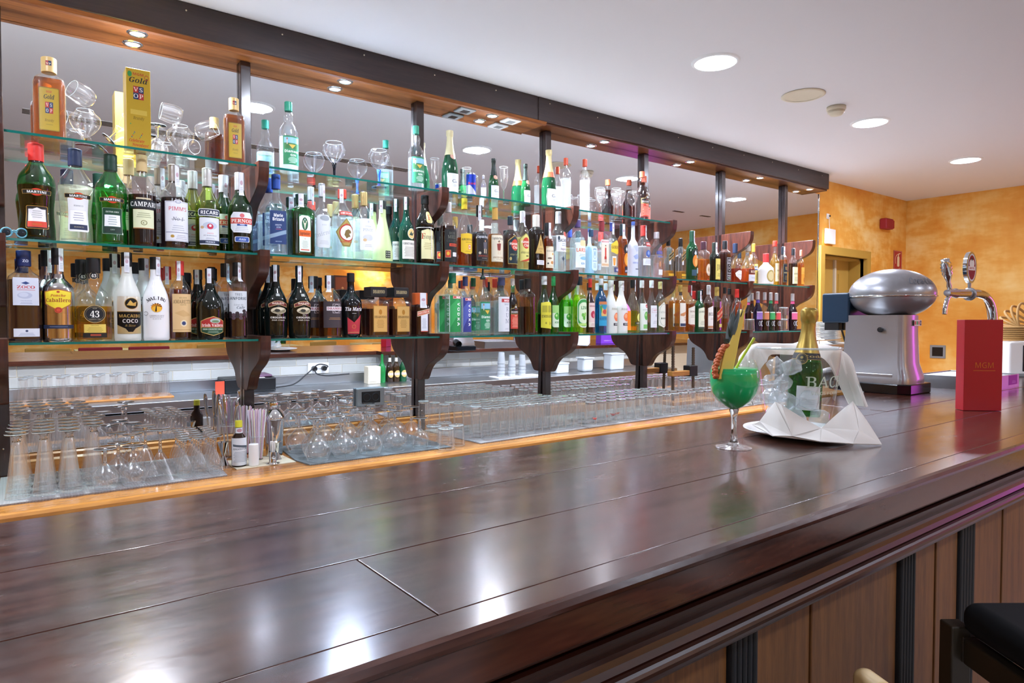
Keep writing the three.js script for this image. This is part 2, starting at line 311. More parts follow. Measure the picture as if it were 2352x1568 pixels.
// ---------- bar counter ----------
const BAR = 1.06, BZ0 = 1.89, BZ1 = 2.646;
{
  const b = thing('bar_counter', 'long dark varnished wooden bar counter with moulded front', 'counter');
  const X0 = -2.6, X1 = 7.0, gap = 0.0014, T = 0.03;
  const strip = (x0, x1, z0, z1) => obj('plank', rbox(x0 + gap / 2, BAR - T, z0 + gap / 2, x1 - gap / 2, BAR, z1 - gap / 2, 0.0016, 'x'), M.barTop, b);
  strip(X0, 2.46, BZ0, 2.152);
  strip(X0, X1, 2.152, 2.379);
  strip(X0, 0.365, 2.379, 2.591); strip(0.365, X1, 2.379, 2.591);
  obj('nosing', sweepX([[2.592, BAR - 0.075], [2.592, BAR], [2.636, BAR], [2.643, BAR - 0.002], [2.647, BAR - 0.008], [2.646, BAR - 0.013], [2.641, BAR - 0.017], [2.641, BAR - 0.06], [2.636, BAR - 0.066], [2.62, BAR - 0.075]], X0, X1), M.barTop, b);
  // ogee moulding and bead under the nosing
  const c = []; for (let i = 0; i <= 10; i++) { const t = i / 10; c.push([2.632 - 0.05 * (t - Math.sin(t * Math.PI * 2) / (Math.PI * 2)) - 0.018 * Math.sin(t * Math.PI), BAR - 0.078 - 0.085 * t]); }
  obj('moulding', sweepX([[2.5, BAR - 0.078], ...c, [2.5, BAR - 0.163]], X0, X1), M.barTrim, b);
  const bead = []; for (let i = 0; i <= 10; i++) { const a = Math.PI / 2 - (i / 10) * Math.PI; bead.push([2.578 + 0.016 * Math.cos(a), BAR - 0.181 + 0.016 * Math.sin(a)]); }
  obj('bead', sweepX([[2.5, BAR - 0.164], ...bead, [2.5, BAR - 0.2]], X0, X1), M.barTrim, b);
  obj('core', box(X0, 0.02, 1.94, X1, BAR - T - 0.002, 2.46), M.soffit, b);
  // front: panels between dark fluted pilasters
  const px = [-1.9, -0.95, 0.02, 1.05, 1.76, 2.14, 3.05, 3.95, 4.85]; let prev = X0;
  px.forEach((x, i) => {
    const w = i === 5 ? 0.11 : 0.085, n = x - prev > 0.5 ? 3 : 2;
    for (let k = 0; k < n; k++) { const a = prev + (x - prev) * (k / n), e = prev + (x - prev) * ((k + 1) / n); obj('front_panel', rbox(a + 0.001, 0.1, 2.46, e - 0.001, BAR - 0.2, 2.48 + (k % 2) * 0.004, 0.003, 'y'), M.barPanel, b); }
    const fl = [box(x, 0.02, 2.462, x + w, BAR - 0.2, 2.486, 'y')];
    for (let k = 0; k < 5; k++) fl.push(move(cyl(w / 12, w / 12, BAR - 0.3, 0.06, 8), x + w * (0.1 + k * 0.2), 0, 2.486));
    obj('pilaster', fl, M.pilaster, b); prev = x + w;
  });
  obj('kick_board', box(X0, 0.0, 2.44, X1, 0.1, 2.47), M.pilaster, b);
  // bartender's side: tiled back with steel upstand, each tile its own piece
  const tileG = rbox(0, 0, 0, 0.246, 0.067, 0.008, 0.002), tm = [0xb4b5b0, 0xadafaa, 0xbabbb6].map((k) => std({ color: k, roughness: 0.2 }));
  for (let r = 0; r < 2; r++) for (let i = 0; i < 34; i++) { const t = obj('tile', tileG, tm[(i * 7 + r * 3) % 3], b); t.position.set(X0 + 0.02 + i * 0.25 + (r ? 0.125 : 0), 0.889 + r * 0.07, 1.921); }
  obj('grout_wall', box(X0, 0.6, 1.925, X1, BAR - T - 0.002, 1.93), M.cream, b);
  // equipment table joined to the bar beyond the plain length
  obj('return_top', rbox(2.462, BAR - T, 1.8, 7.0, BAR + 0.001, 2.151, 0.002), M.barTop, b);
}
{ // steel worktop under the bar, bartender side
  const w = thing('steel_worktop', 'stainless steel worktop with upstand on the bartender side of the bar', 'worktop');
  obj('top_sheet', rbox(-2.4, 0.752, 1.5, 5.9, 0.808, 1.912, 0.006), M.steel, w);
  obj('upstand', rbox(-2.4, 0.809, 1.9, 5.9, 0.888, 1.914, 0.003), M.steel, w);
  obj('fridge_door', [rbox(-2.3, 0.1, 1.52, -1.2, 0.74, 1.56, 0.006), rbox(-1.18, 0.1, 1.52, -0.1, 0.74, 1.56, 0.006)], M.steel, w);
  obj('fridge_door', [rbox(-0.08, 0.1, 1.52, 1.1, 0.74, 1.56, 0.006), rbox(1.12, 0.1, 1.52, 2.4, 0.74, 1.56, 0.006)], M.steel, w);
  obj('cabinet', box(-2.4, 0.02, 1.56, 5.9, 0.75, 1.92), M.black, w);
}
// ---------- printed labels: one sheet of print shared by all bottles ----------
const SHEET = 2048, sheet = document.createElement('canvas'); sheet.width = sheet.height = SHEET;
const pen = sheet.getContext('2d'), LAB = {};
let sx = 2, sy = 2, rowH = 0;
function lab(id, w, h, draw) {
  if (sx + w + 4 > SHEET) { sx = 2; sy += rowH + 4; rowH = 0; }
  const X = sx, Y = sy; sx += w + 4; rowH = Math.max(rowH, h);
  if (Y + h > SHEET) console.log('label sheet full at', id);
  pen.save(); pen.beginPath(); pen.rect(X, Y, w, h); pen.clip(); pen.translate(X, Y);
  const d = {
    w, h, g: pen,
    r: (x, y, a, b, c) => { pen.fillStyle = c; pen.fillRect(x * w, y * h, a * w, b * h); return d; },
    rr: (x, y, a, b, c, k = 0.1) => { pen.fillStyle = c; pen.beginPath(); pen.roundRect(x * w, y * h, a * w, b * h, k * w); pen.fill(); return d; },
    e: (x, y, a, b, c) => { pen.fillStyle = c; pen.beginPath(); pen.ellipse(x * w, y * h, a * w, b * h, 0, 0, 7); pen.fill(); return d; },
    o: (x, y, a, b, c, k = 0.02) => { pen.strokeStyle = c; pen.lineWidth = k * w; pen.beginPath(); pen.ellipse(x * w, y * h, a * w, b * h, 0, 0, 7); pen.stroke(); return d; },
    s: (x, y, a, b, c, k = 0.02) => { pen.strokeStyle = c; pen.lineWidth = k * w; pen.strokeRect(x * w, y * h, a * w, b * h); return d; },
    p: (pts, c) => { pen.fillStyle = c; pen.beginPath(); pts.forEach(([x, y], i) => (i ? pen.lineTo(x * w, y * h) : pen.moveTo(x * w, y * h))); pen.closePath(); pen.fill(); return d; },
    t: (s, x, y, size, c, f = 'bold', fam = 'sans-serif', mw = 0.94, turn = 0) => {
      pen.save(); pen.fillStyle = c; pen.textAlign = 'center'; pen.textBaseline = 'middle'; pen.translate(x * w, y * h); pen.rotate(turn);
      if (f.includes('italic')) pen.transform(1, 0, -0.22, 1, 0, 0);
      pen.font = `${f.replace('italic', '')} ${size * h}px ${fam}`;
      const k = Math.min(1, (mw * w) / Math.max(1, pen.measureText(s).width)); pen.scale(turn ? 1 : k, 1); pen.fillText(s, 0, 0); pen.restore(); return d;
    },
    fine: (x, y, a, n, step, c) => { for (let i = 0; i < n; i++) d.r(x - (a / 2) * (0.75 + 0.25 * ((i * 37) % 5) / 5), y + i * step, a * (0.75 + 0.25 * ((i * 37) % 5) / 5), step * 0.35, c); return d; },
  };
  draw(d); pen.restore();
  LAB[id] = [X / SHEET, 1 - (Y + h) / SHEET, (X + w) / SHEET, 1 - Y / SHEET];
}
const SE = 'serif', SA = 'sans-serif';
const band = (d) => d.e(0.5, 0.09, 0.19, 0.088, '#d8321c').r(0.04, 0.035, 0.92, 0.105, '#c99a4a').r(0.055, 0.043, 0.89, 0.09, '#14120f').t('MARTINI', 0.5, 0.09, 0.078, '#fff', 'bold', SA, 0.8);
lab('m_red', 130, 230, (d) => { band(d); d.t('L\u2019AMORE ROSSO', 0.5, 0.375, 0.03, '#b0332a', '', SA, 0.5); d.rr(0.14, 0.42, 0.72, 0.56, '#b4842e', 0.06).rr(0.16, 0.43, 0.68, 0.54, '#1c120e', 0.06).r(0.22, 0.5, 0.56, 0.3, '#eae7ea').p([[0.22, 0.5], [0.36, 0.5], [0.5, 0.46], [0.64, 0.5], [0.78, 0.5], [0.78, 0.55], [0.22, 0.55]], '#eae7ea').fine(0.5, 0.54, 0.36, 4, 0.05, '#aaa').r(0.2, 0.8, 0.6, 0.14, '#d5432e').t('ROSSO', 0.5, 0.87, 0.05, '#b97a20', 'bold', SA, 0.4); });
lab('m_white', 130, 230, (d) => { d.rr(0.14, 0.12, 0.72, 0.86, '#eceef0', 0.08); band(d); d.t('BIANCO', 0.5, 0.33, 0.05, '#5a5f66', '', SA, 0.6).r(0.2, 0.44, 0.6, 0.36, '#f6f7f8').s(0.2, 0.44, 0.6, 0.36, '#cfd3d8', 0.01).fine(0.5, 0.5, 0.4, 4, 0.06, '#aab').r(0.2, 0.8, 0.6, 0.13, '#1c2a4c').t('BIANCO', 0.5, 0.865, 0.05, '#c8b98a', '', SA, 0.4); });
lab('m_dry', 130, 230, (d) => { band(d); d.rr(0.12, 0.3, 0.76, 0.68, '#9fb3a2', 0.05).rr(0.135, 0.308, 0.73, 0.664, '#0b3f29', 0.05).t('EXTRA DRY', 0.5, 0.4, 0.055, '#d8d8d0', 'bold', SA, 0.6).r(0.2, 0.48, 0.6, 0.3, '#eceef0').fine(0.5, 0.53, 0.36, 4, 0.06, '#9aa').r(0.2, 0.8, 0.6, 0.14, '#0d2a20').t('DRY', 0.5, 0.865, 0.05, '#b9c4b0', '', SA, 0.4); });
lab('campari', 150, 200, (d) => { d.r(0.25, 0, 0.5, 0.05, '#cfc3a2').r(0, 0.07, 1, 0.27, '#101820').t('CAMPARI', 0.5, 0.205, 0.2, '#f2f2ee', 'bold', SE).r(0.14, 0.37, 0.72, 0.6, '#dfe3bd').fine(0.5, 0.48, 0.5, 3, 0.06, '#9aa07a').o(0.5, 0.79, 0.09, 0.07, '#7b7a4a', 0.025).t('C', 0.5, 0.79, 0.1, '#5c5a34', 'bold', SE).r(0.14, 0.95, 0.72, 0.03, '#a06a3a'); });
lab('pimms', 140, 230, (d) => { d.r(0, 0.04, 1, 0.96, '#e4e6ec').e(0.5, 0.05, 0.16, 0.05, '#e4e6ec').o(0.5, 0.055, 0.09, 0.035, '#8a8fa6').s(0.03, 0.06, 0.94, 0.92, '#8087a0', 0.012).t('PIMM\u2019S', 0.5, 0.22, 0.13, '#c01f2c', '', SA, 0.86).t('No 1', 0.5, 0.46, 0.12, '#585c66', 'italic', SE, 0.5).r(0.25, 0.47, 0.5, 0.01, '#585c66').fine(0.5, 0.62, 0.5, 3, 0.05, '#b4b8c4').r(0.03, 0.78, 0.94, 0.012, '#5c6280').e(0.28, 0.88, 0.07, 0.035, '#b08a3a').fine(0.62, 0.85, 0.45, 3, 0.04, '#aab'); });
lab('ricard', 140, 220, (d) => { d.rr(0.02, 0.01, 0.96, 0.2, '#e7e9ee', 0.1).rr(0.05, 0.03, 0.9, 0.16, '#1c2740', 0.08).t('RICARD', 0.5, 0.112, 0.13, '#f4f4f4', 'bold', SA, 0.8).rr(0.08, 0.25, 0.84, 0.74, '#dfe4ea', 0.06).e(0.5, 0.47, 0.28, 0.1, '#bcc7d6').e(0.5, 0.49, 0.12, 0.075, '#c4344a').e(0.5, 0.47, 0.05, 0.035, '#f0f0f2').e(0.2, 0.52, 0.07, 0.04, '#c9a67a').t('PASTIS', 0.5, 0.68, 0.045, '#c66', 'italic', SE, 0.4).t('DE MARSEILLE', 0.5, 0.74, 0.045, '#556', 'italic', SE, 0.6).fine(0.5, 0.8, 0.4, 2, 0.03, '#99a').r(0.08, 0.87, 0.84, 0.09, '#22304c').t('FRANCE', 0.5, 0.915, 0.06, '#dfe4ea', 'bold', SA, 0.6); });
lab('pernod', 150, 220, (d) => { d.p([[0.16, 0.02], [0.84, 0.02], [0.97, 0.14], [0.97, 0.5], [0.84, 0.62], [0.16, 0.62], [0.03, 0.5], [0.03, 0.14]], '#dfe3ea').e(0.5, 0.12, 0.09, 0.06, '#d46a70').r(0.01, 0.19, 0.98, 0.17, '#c0392f').t('PERNOD', 0.5, 0.275, 0.14, '#f4f4f0', 'bold', SE, 0.9).r(0.3, 0.37, 0.4, 0.055, '#2a4a8c').t('PARIS', 0.5, 0.397, 0.045, '#eef', 'bold', SA, 0.3).fine(0.5, 0.46, 0.6, 3, 0.05, '#b0b6c0').rr(0.2, 0.74, 0.6, 0.16, '#e6e9f0', 0.06).rr(0.23, 0.752, 0.54, 0.135, '#2b4f9c', 0.05).t('Anis', 0.5, 0.82, 0.09, '#fff', 'italic', SE, 0.4); });
lab('brizard', 140, 230, (d) => { d.r(0, 0, 1, 1, '#1f3a6c').t('Marie', 0.5, 0.14, 0.13, '#f2f4f8', 'bold', SA, 0.7).t('Brizard', 0.5, 0.26, 0.13, '#f2f4f8', 'bold', SA, 0.9).t('ANISETTE', 0.5, 0.43, 0.06, '#dfe6f2', '', SA, 0.6).t('LICOR', 0.5, 0.5, 0.06, '#dfe6f2', '', SA, 0.5).r(0.32, 0.55, 0.4, 0.012, '#d04a6a').p([[0, 0.72], [1, 0.56], [1, 0.68], [0, 0.84]], '#86a0b8').t('MARIE BRIZARD', 0.5, 0.93, 0.035, '#b8c6da', '', SA, 0.5); });
lab('jager', 150, 240, (d) => { d.rr(0, 0, 1, 1, '#2f7a4c', 0.06).rr(0.03, 0.018, 0.94, 0.964, '#f1f2ee', 0.05).rr(0.09, 0.055, 0.82, 0.89, '#dfe9de', 0.04).r(0.1, 0.06, 0.8, 0.34, '#eef2ec').e(0.5, 0.24, 0.29, 0.17, '#123c26').e(0.5, 0.24, 0.26, 0.15, '#2c6a44').p([[0.5, 0.4], [0.42, 0.27], [0.3, 0.16], [0.36, 0.15], [0.44, 0.22], [0.56, 0.22], [0.64, 0.15], [0.7, 0.16], [0.58, 0.27]], '#e3e0c8').r(0.44, 0.12, 0.12, 0.015, '#eef').r(0.49, 0.09, 0.02, 0.08, '#eef').r(0, 0.41, 1, 0.17, '#e8682a').t('J\u00e4germeister', 0.5, 0.495, 0.115, '#1c120c', 'bold', SE, 0.9).t('56', 0.5, 0.64, 0.06, '#d66', '', SE, 0.2).fine(0.5, 0.7, 0.6, 6, 0.035, '#a9b3a8').r(0.12, 0.92, 0.76, 0.025, '#d04a2a').p([[0.03, 0.06], [0.03, 0.018], [0.2, 0.018]], '#2f7a4c').p([[0.97, 0.06], [0.97, 0.018], [0.8, 0.018]], '#2f7a4c'); });
lab('silveroval', 110, 240, (d) => { d.rr(0.03, 0.02, 0.94, 0.96, '#d7dde2', 0.25).e(0.55, 0.12, 0.32, 0.095, '#9aa4ab').o(0.55, 0.12, 0.3, 0.085, '#eef2f4', 0.02).t('KYIV', 0.5, 0.32, 0.05, '#aab2b8', '', SE, 0.4).t('Smirnoff', 0.5, 0.56, 0.15, '#aab3ba', 'italic', SE, 1.1, -0.35).fine(0.5, 0.78, 0.6, 3, 0.04, '#b9c1c7'); });
lab('anismono', 150, 230, (d) => { d.r(0.2, 0.01, 0.78, 0.11, '#c8483a').t('ANIS DEL MONO', 0.6, 0.065, 0.06, '#f4eee6', 'bold', SA, 0.7).p([[0.5, 0.2], [0.98, 0.58], [0.66, 0.98], [0.34, 0.98], [0.02, 0.58]], '#8a7a40').p([[0.5, 0.24], [0.92, 0.58], [0.62, 0.94], [0.38, 0.94], [0.08, 0.58]], '#b09a52').e(0.55, 0.6, 0.34, 0.22, '#f0ece4').o(0.55, 0.6, 0.34, 0.22, '#b2382e', 0.05).p([[0.4, 0.66], [0.46, 0.54], [0.58, 0.5], [0.72, 0.54], [0.74, 0.6], [0.62, 0.62], [0.7, 0.7], [0.58, 0.72], [0.5, 0.76]], '#7c6636').t('ANISADO', 0.4, 0.4, 0.05, '#c02a24', 'bold', SA, 0.4, -0.6).t('VICENTE BOSCH', 0.5, 0.85, 0.05, '#c02a24', 'bold', SA, 0.6); });
lab('pinot', 120, 200, (d) => { d.rr(0.02, 0, 0.96, 1, '#e9ecee', 0.08).e(0.5, 0.1, 0.05, 0.04, '#c3c9cf').t('Grappa', 0.5, 0.24, 0.06, '#a9b0b8', 'italic', SE, 0.5).t('PINOT', 0.5, 0.36, 0.12, '#aab2ba', '', SE, 0.8).e(0.5, 0.6, 0.3, 0.1, '#d3d8dc').e(0.3, 0.68, 0.1, 0.05, '#d9bc90').fine(0.5, 0.82, 0.5, 2, 0.05, '#bcc3c9'); });
lab('limon', 60, 60, (d) => { d.r(0, 0, 1, 1, '#15261c'); for (let i = 0; i < 3; i++) for (let j = 0; j < 3; j++) d.e(0.2 + i * 0.3, 0.2 + j * 0.3, 0.07, 0.09, '#e9f2d8'); });
lab('fernet', 120, 230, (d) => { d.e(0.62, 0.22, 0.28, 0.16, '#d9e3d0').e(0.62, 0.22, 0.25, 0.14, '#e8c980').p([[0.45, 0.26], [0.6, 0.14], [0.64, 0.22], [0.84, 0.16], [0.68, 0.28]], '#26443c').rr(0, 0.42, 1, 0.55, '#e6e4da', 0.05).t('FERNET-BRANCA', 0.5, 0.52, 0.08, '#23252a', 'bold', SE, 0.94).fine(0.5, 0.62, 0.8, 7, 0.042, '#9c9a90'); });
lab('frang', 130, 210, (d) => { d.p([[0.02, 0.06], [0.4, 0], [0.98, 0.06], [0.98, 0.98], [0.02, 0.98]], '#e6e2ae').t('Frangelico', 0.5, 0.26, 0.17, '#3a2b1c', '', SE, 0.9).t('F', 0.13, 0.24, 0.26, '#b3472c', 'bold', SE).fine(0.42, 0.46, 0.55, 4, 0.06, '#b5ab72').e(0.62, 0.82, 0.05, 0.06, '#d9d3b8').e(0.9, 0.92, 0.08, 0.05, '#8c7a34'); });
lab('frang_neck', 70, 100, (d) => { d.rr(0.05, 0.02, 0.9, 0.96, '#d8cf86', 0.3).t('F', 0.5, 0.5, 0.62, '#b3472c', 'bold', SE); });
lab('ronmiel', 120, 220, (d) => { d.r(0, 0, 1, 1, '#14181a').t('RON', 0.5, 0.12, 0.11, '#6d7266', '', SE, 0.6).t('MIEL', 0.5, 0.23, 0.13, '#7d8272', '', SE, 0.8).t('CANARIO', 0.5, 0.35, 0.09, '#555a52', '', SE, 0.8).r(0.3, 0.43, 0.66, 0.09, '#d24a32').t('AREHUCAS', 0.62, 0.475, 0.055, '#2a0d08', 'bold', SA, 0.5).r(0.05, 0.64, 0.34, 0.22, '#c83c28').e(0.22, 0.74, 0.1, 0.06, '#e6b23c').r(0.52, 0.7, 0.38, 0.13, '#e6e8ec').s(0.05, 0.64, 0.34, 0.22, '#e6d3a0', 0.015); });
lab('arehucas', 130, 180, (d) => { d.p([[0.02, 0.04], [0.5, 0], [0.98, 0.04], [0.98, 0.9], [0.7, 1], [0.3, 1], [0.02, 0.9]], '#e9c32e').t('AREHUCAS', 0.5, 0.3, 0.13, '#23201a', 'bold', SE, 0.88).t('RON DE CA\u00d1A', 0.56, 0.44, 0.05, '#5c4a14', 'bold', SA, 0.5).r(0.5, 0.56, 0.2, 0.22, '#f2d8b0').s(0.5, 0.56, 0.2, 0.22, '#cf6a3a', 0.03).e(0.6, 0.66, 0.04, 0.05, '#cf4a2a').fine(0.5, 0.86, 0.5, 2, 0.04, '#a08420'); });
const pirate = (d, cx, cy, s, coat) => { d.e(cx, cy - 0.2 * s, 0.05, 0.035 * s + 0.01, '#c79a74').p([[cx - 0.1, cy - 0.22 * s], [cx + 0.1, cy - 0.24 * s], [cx, cy - 0.28 * s]], '#2b1c18').p([[cx - 0.14, cy - 0.14 * s], [cx + 0.14, cy - 0.16 * s], [cx + 0.1, cy + 0.14 * s], [cx - 0.1, cy + 0.14 * s]], coat).r(cx - 0.09, cy + 0.12 * s, 0.06, 0.18 * s, '#d9c8a8').r(cx + 0.04, cy + 0.12 * s, 0.06, 0.18 * s, '#d9c8a8'); };
lab('capt_black', 130, 210, (d) => { d.rr(0, 0, 1, 1, '#17171b', 0.05).s(0.03, 0.02, 0.94, 0.96, '#77736a', 0.012).t('Captain Morgan', 0.5, 0.13, 0.12, '#dfe4ec', 'bold', SE, 0.9); pirate(d, 0.55, 0.46, 0.9, '#5f5d68'); d.t('JAMAICA RUM', 0.5, 0.82, 0.09, '#c04a2c', 'bold', SE, 0.8).e(0.2, 0.72, 0.08, 0.05, '#b9b4a4').fine(0.5, 0.9, 0.5, 1, 0.05, '#8a8478'); });
lab('capt_gold', 130, 210, (d) => { d.rr(0, 0, 1, 1, '#e4dcc4', 0.05).s(0.03, 0.02, 0.94, 0.96, '#b59a5a', 0.012).t('Captain Morgan', 0.5, 0.13, 0.12, '#4a463e', 'bold', SE, 0.9); pirate(d, 0.5, 0.46, 0.9, '#8c3a34'); d.t('SPICED GOLD', 0.5, 0.84, 0.085, '#8a6a3a', 'bold', SE, 0.8).fine(0.5, 0.91, 0.5, 1, 0.04, '#a59a80'); });
const havana = (d, bg, edge, ink) => d.p([[0.02, 0.2], [0.25, 0.1], [0.5, 0], [0.75, 0.1], [0.98, 0.2], [0.98, 0.98], [0.02, 0.98]], edge).p([[0.05, 0.22], [0.26, 0.13], [0.5, 0.03], [0.74, 0.13], [0.95, 0.22], [0.95, 0.96], [0.05, 0.96]], bg).e(0.52, 0.34, 0.28, 0.19, '#c8402c').t('Havana', 0.5, 0.3, 0.13, '#f4efe4', 'bold', SA, 0.8).t('Club', 0.56, 0.42, 0.13, '#f4efe4', 'bold', SA, 0.5);
lab('havana7', 130, 210, (d) => { havana(d, '#122a34', '#b59a4a'); d.t('A\u00d1EJO 7 A\u00d1OS', 0.5, 0.66, 0.07, '#c9b46a', '', SE, 0.7).e(0.2, 0.8, 0.08, 0.06, '#b8a868').e(0.75, 0.78, 0.1, 0.08, '#7a8a84'); });
lab('havana3', 130, 210, (d) => { havana(d, '#dcd67c', '#8c8a3c'); d.t('A\u00d1EJO 3 A\u00d1OS', 0.5, 0.66, 0.08, '#3c3a20', 'bold', SE, 0.8).r(0.5, 0.75, 0.22, 0.05, '#6a6a2a').p([[0.05, 0.96], [0.95, 0.82], [0.95, 0.9], [0.5, 0.96]], '#c8402c'); });
lab('triangle', 120, 220, (d) => { d.p([[0.5, 0.02], [0.98, 0.62], [0.02, 0.62]], '#b3924a').p([[0.5, 0.06], [0.93, 0.6], [0.07, 0.6]], '#c9aa60').t('CACIQUE', 0.5, 0.47, 0.06, '#3c2a14', '', SE, 0.5).t('500', 0.5, 0.55, 0.06, '#3c2a14', '', SE, 0.6).r(0.46, 0.2, 0.1, 0.18, '#8c6a30').r(0.14, 0.82, 0.84, 0.14, '#dfe0e4').fine(0.56, 0.85, 0.6, 2, 0.05, '#99a'); });
lab('bacardi_gold', 100, 200, (d) => { d.r(0.02, 0.02, 0.96, 0.96, '#eee2c8').p([[0.02, 0.12], [0.5, 0.02], [0.98, 0.12], [0.98, 0.02], [0.02, 0.02]], '#d9c698').t('BACARDI', 0.5, 0.22, 0.1, '#6c5a3c', '', SE, 0.85).e(0.68, 0.36, 0.12, 0.05, '#d8a24a').e(0.35, 0.55, 0.2, 0.04, '#7c6a58').e(0.6, 0.74, 0.16, 0.07, '#c98a4a').e(0.2, 0.78, 0.07, 0.04, '#3a3a3c').fine(0.5, 0.88, 0.5, 2, 0.04, '#a89a78'); });
lab('bacardi', 130, 220, (d) => { d.r(0, 0.1, 1, 0.45, '#e8ecf0').e(0.72, 0.06, 0.17, 0.07, '#d85a48').o(0.72, 0.06, 0.19, 0.08, '#e8c9b8', 0.02).t('BACARDI', 0.55, 0.24, 0.12, '#2a3440', 'bold', SA, 0.85).e(0.18, 0.18, 0.07, 0.06, '#2c3c48').fine(0.6, 0.32, 0.5, 2, 0.05, '#9ab').t('Superior', 0.6, 0.48, 0.08, '#6a4a5a', 'bold', SE, 0.6).p([[0.4, 0.74], [0.5, 0.67], [0.6, 0.74], [0.5, 0.81]], '#3a4a5c').r(0.7, 0.62, 0.14, 0.3, '#5a7a90'); });
lab('larios', 120, 210, (d) => { d.r(0.02, 0.1, 0.96, 0.86, '#e3ecf0').rr(0.3, 0.02, 0.7, 0.2, '#e6d3a0', 0.1).t('LARIOS', 0.5, 0.36, 0.17, '#d2622a', 'bold', SA, 0.9).fine(0.5, 0.5, 0.6, 2, 0.05, '#9bb').e(0.6, 0.64, 0.3, 0.06, '#8cc0dc').t('GIN', 0.5, 0.82, 0.09, '#4a86b0', 'bold', SA, 0.4); });
lab('bombay', 100, 220, (d) => { d.rr(0.04, 0.02, 0.92, 0.96, '#cfe6f2', 0.3).o(0.5, 0.3, 0.26, 0.2, '#5c8cb4', 0.03).e(0.5, 0.3, 0.1, 0.1, '#7aa8c8').t('BOMBAY', 0.5, 0.13, 0.06, '#2c5c8c', 'bold', SE, 0.6).t('SAPPHIRE', 0.5, 0.6, 0.06, '#2c5c8c', 'bold', SE, 0.7).fine(0.5, 0.7, 0.5, 4, 0.05, '#7ca4c0'); });
lab('beef', 110, 230, (d) => { d.r(0, 0, 1, 1, '#e8dccb').r(0, 0, 1, 0.15, '#e4e6ea').t('BEEFEATER', 0.5, 0.08, 0.09, '#c24a3e', 'bold', SA, 0.92).r(0.4, 0.3, 0.2, 0.4, '#c03a2c').r(0.34, 0.62, 0.3, 0.1, '#b23428').e(0.5, 0.26, 0.08, 0.04, '#d9b494').r(0.42, 0.2, 0.16, 0.03, '#2a2420').r(0.42, 0.72, 0.06, 0.12, '#5c2a24').r(0.54, 0.72, 0.06, 0.12, '#5c2a24').r(0.05, 0.88, 0.9, 0.08, '#d9b48c'); });
lab('gordon', 120, 220, (d) => { d.p([[0.02, 0.12], [0.5, 0], [0.98, 0.12], [0.98, 0.36], [0.5, 0.44], [0.02, 0.36]], '#e8c634').t('GORDON\u2019S', 0.5, 0.22, 0.13, '#5c3a14', 'bold', SE, 0.88).r(0.1, 0.5, 0.35, 0.3, '#e9e6e0').p([[0.14, 0.55], [0.4, 0.55], [0.34, 0.78], [0.2, 0.78]], '#eaa04a').r(0.25, 0.84, 0.7, 0.15, '#46507c').t('GIN', 0.6, 0.92, 0.1, '#eef', 'bold', SA, 0.4); });
lab('amberball', 100, 220, (d) => { d.e(0.62, 0.25, 0.34, 0.16, '#1c1c22').p([[0.5, 0.24], [0.62, 0.16], [0.74, 0.24], [0.62, 0.32]], '#dfe6ee').e(0.64, 0.55, 0.3, 0.2, '#e8902a').e(0.72, 0.6, 0.18, 0.14, '#f0b45a').r(0.4, 0.78, 0.6, 0.2, '#1d2030').t('ARTIC', 0.68, 0.92, 0.09, '#dde', 'bold', SA, 0.5); });
lab('greyg', 90, 220, (d) => { d.p([[0.1, 0.1], [0.6, 0.02], [0.9, 0.2], [0.4, 0.3]], '#b8c4e0').p([[0.1, 0.45], [0.5, 0.36], [0.9, 0.5], [0.3, 0.56]], '#9fb0d8').t('GREY GOOSE', 0.5, 0.68, 0.07, '#7a92d0', 'bold', SA, 0.9).r(0.3, 0.88, 0.4, 0.03, '#3c4450'); });
lab('smirn', 120, 220, (d) => { d.r(0.3, 0.02, 0.7, 0.14, '#b83434').t('SMIRNOFF', 0.64, 0.09, 0.08, '#f4e8e4', 'bold', SA, 0.62).e(0.5, 0.4, 0.22, 0.12, '#4a68b0').e(0.5, 0.38, 0.1, 0.06, '#8aa0d0').r(0.08, 0.56, 0.84, 0.22, '#e2e6ee').fine(0.5, 0.6, 0.6, 3, 0.05, '#aab4c8'); });
lab('absolut', 110, 200, (d) => { d.t('ABSOLUT', 0.55, 0.16, 0.17, '#2a5cc0', 'bold', SA, 0.9).t('VODKA', 0.55, 0.3, 0.1, '#2a5cc0', 'bold', SA, 0.6).r(0.3, 0.46, 0.3, 0.26, '#8c6a58').e(0.45, 0.58, 0.1, 0.1, '#c9906a').r(0.3, 0.78, 0.6, 0.2, '#e6e9ee'); });
lab('slant', 130, 210, (d) => { d.r(0.05, 0.32, 0.3, 0.4, '#d8dde2'); d.p([[0.02, 0.3], [0.98, 0.06], [0.98, 0.34], [0.02, 0.58]], '#c8a040').p([[0.05, 0.32], [0.95, 0.1], [0.95, 0.31], [0.05, 0.54]], '#161a18').t('Black Label', 0.5, 0.32, 0.1, '#d9c88a', 'bold', SE, 1, -0.36); });
lab('goldband', 130, 40, (d) => { d.r(0, 0, 1, 1, '#d9a820').r(0, 0.6, 1, 0.2, '#3a3020').t('12', 0.75, 0.35, 0.5, '#3a2a10', 'bold', SA); });
lab('gpeach', 110, 220, (d) => { d.e(0.4, 0.2, 0.3, 0.15, '#12201a').p([[0.28, 0.2], [0.4, 0.1], [0.52, 0.2], [0.4, 0.3]], '#cfd8dc').e(0.4, 0.45, 0.24, 0.2, '#e88a34').e(0.46, 0.5, 0.14, 0.12, '#f0b064').r(0.1, 0.74, 0.4, 0.2, '#39586c').r(0.55, 0.68, 0.4, 0.18, '#a8c4c0').t('Peach', 0.74, 0.3, 0.13, '#cfe0d4', 'bold italic', SE, 0.5); });
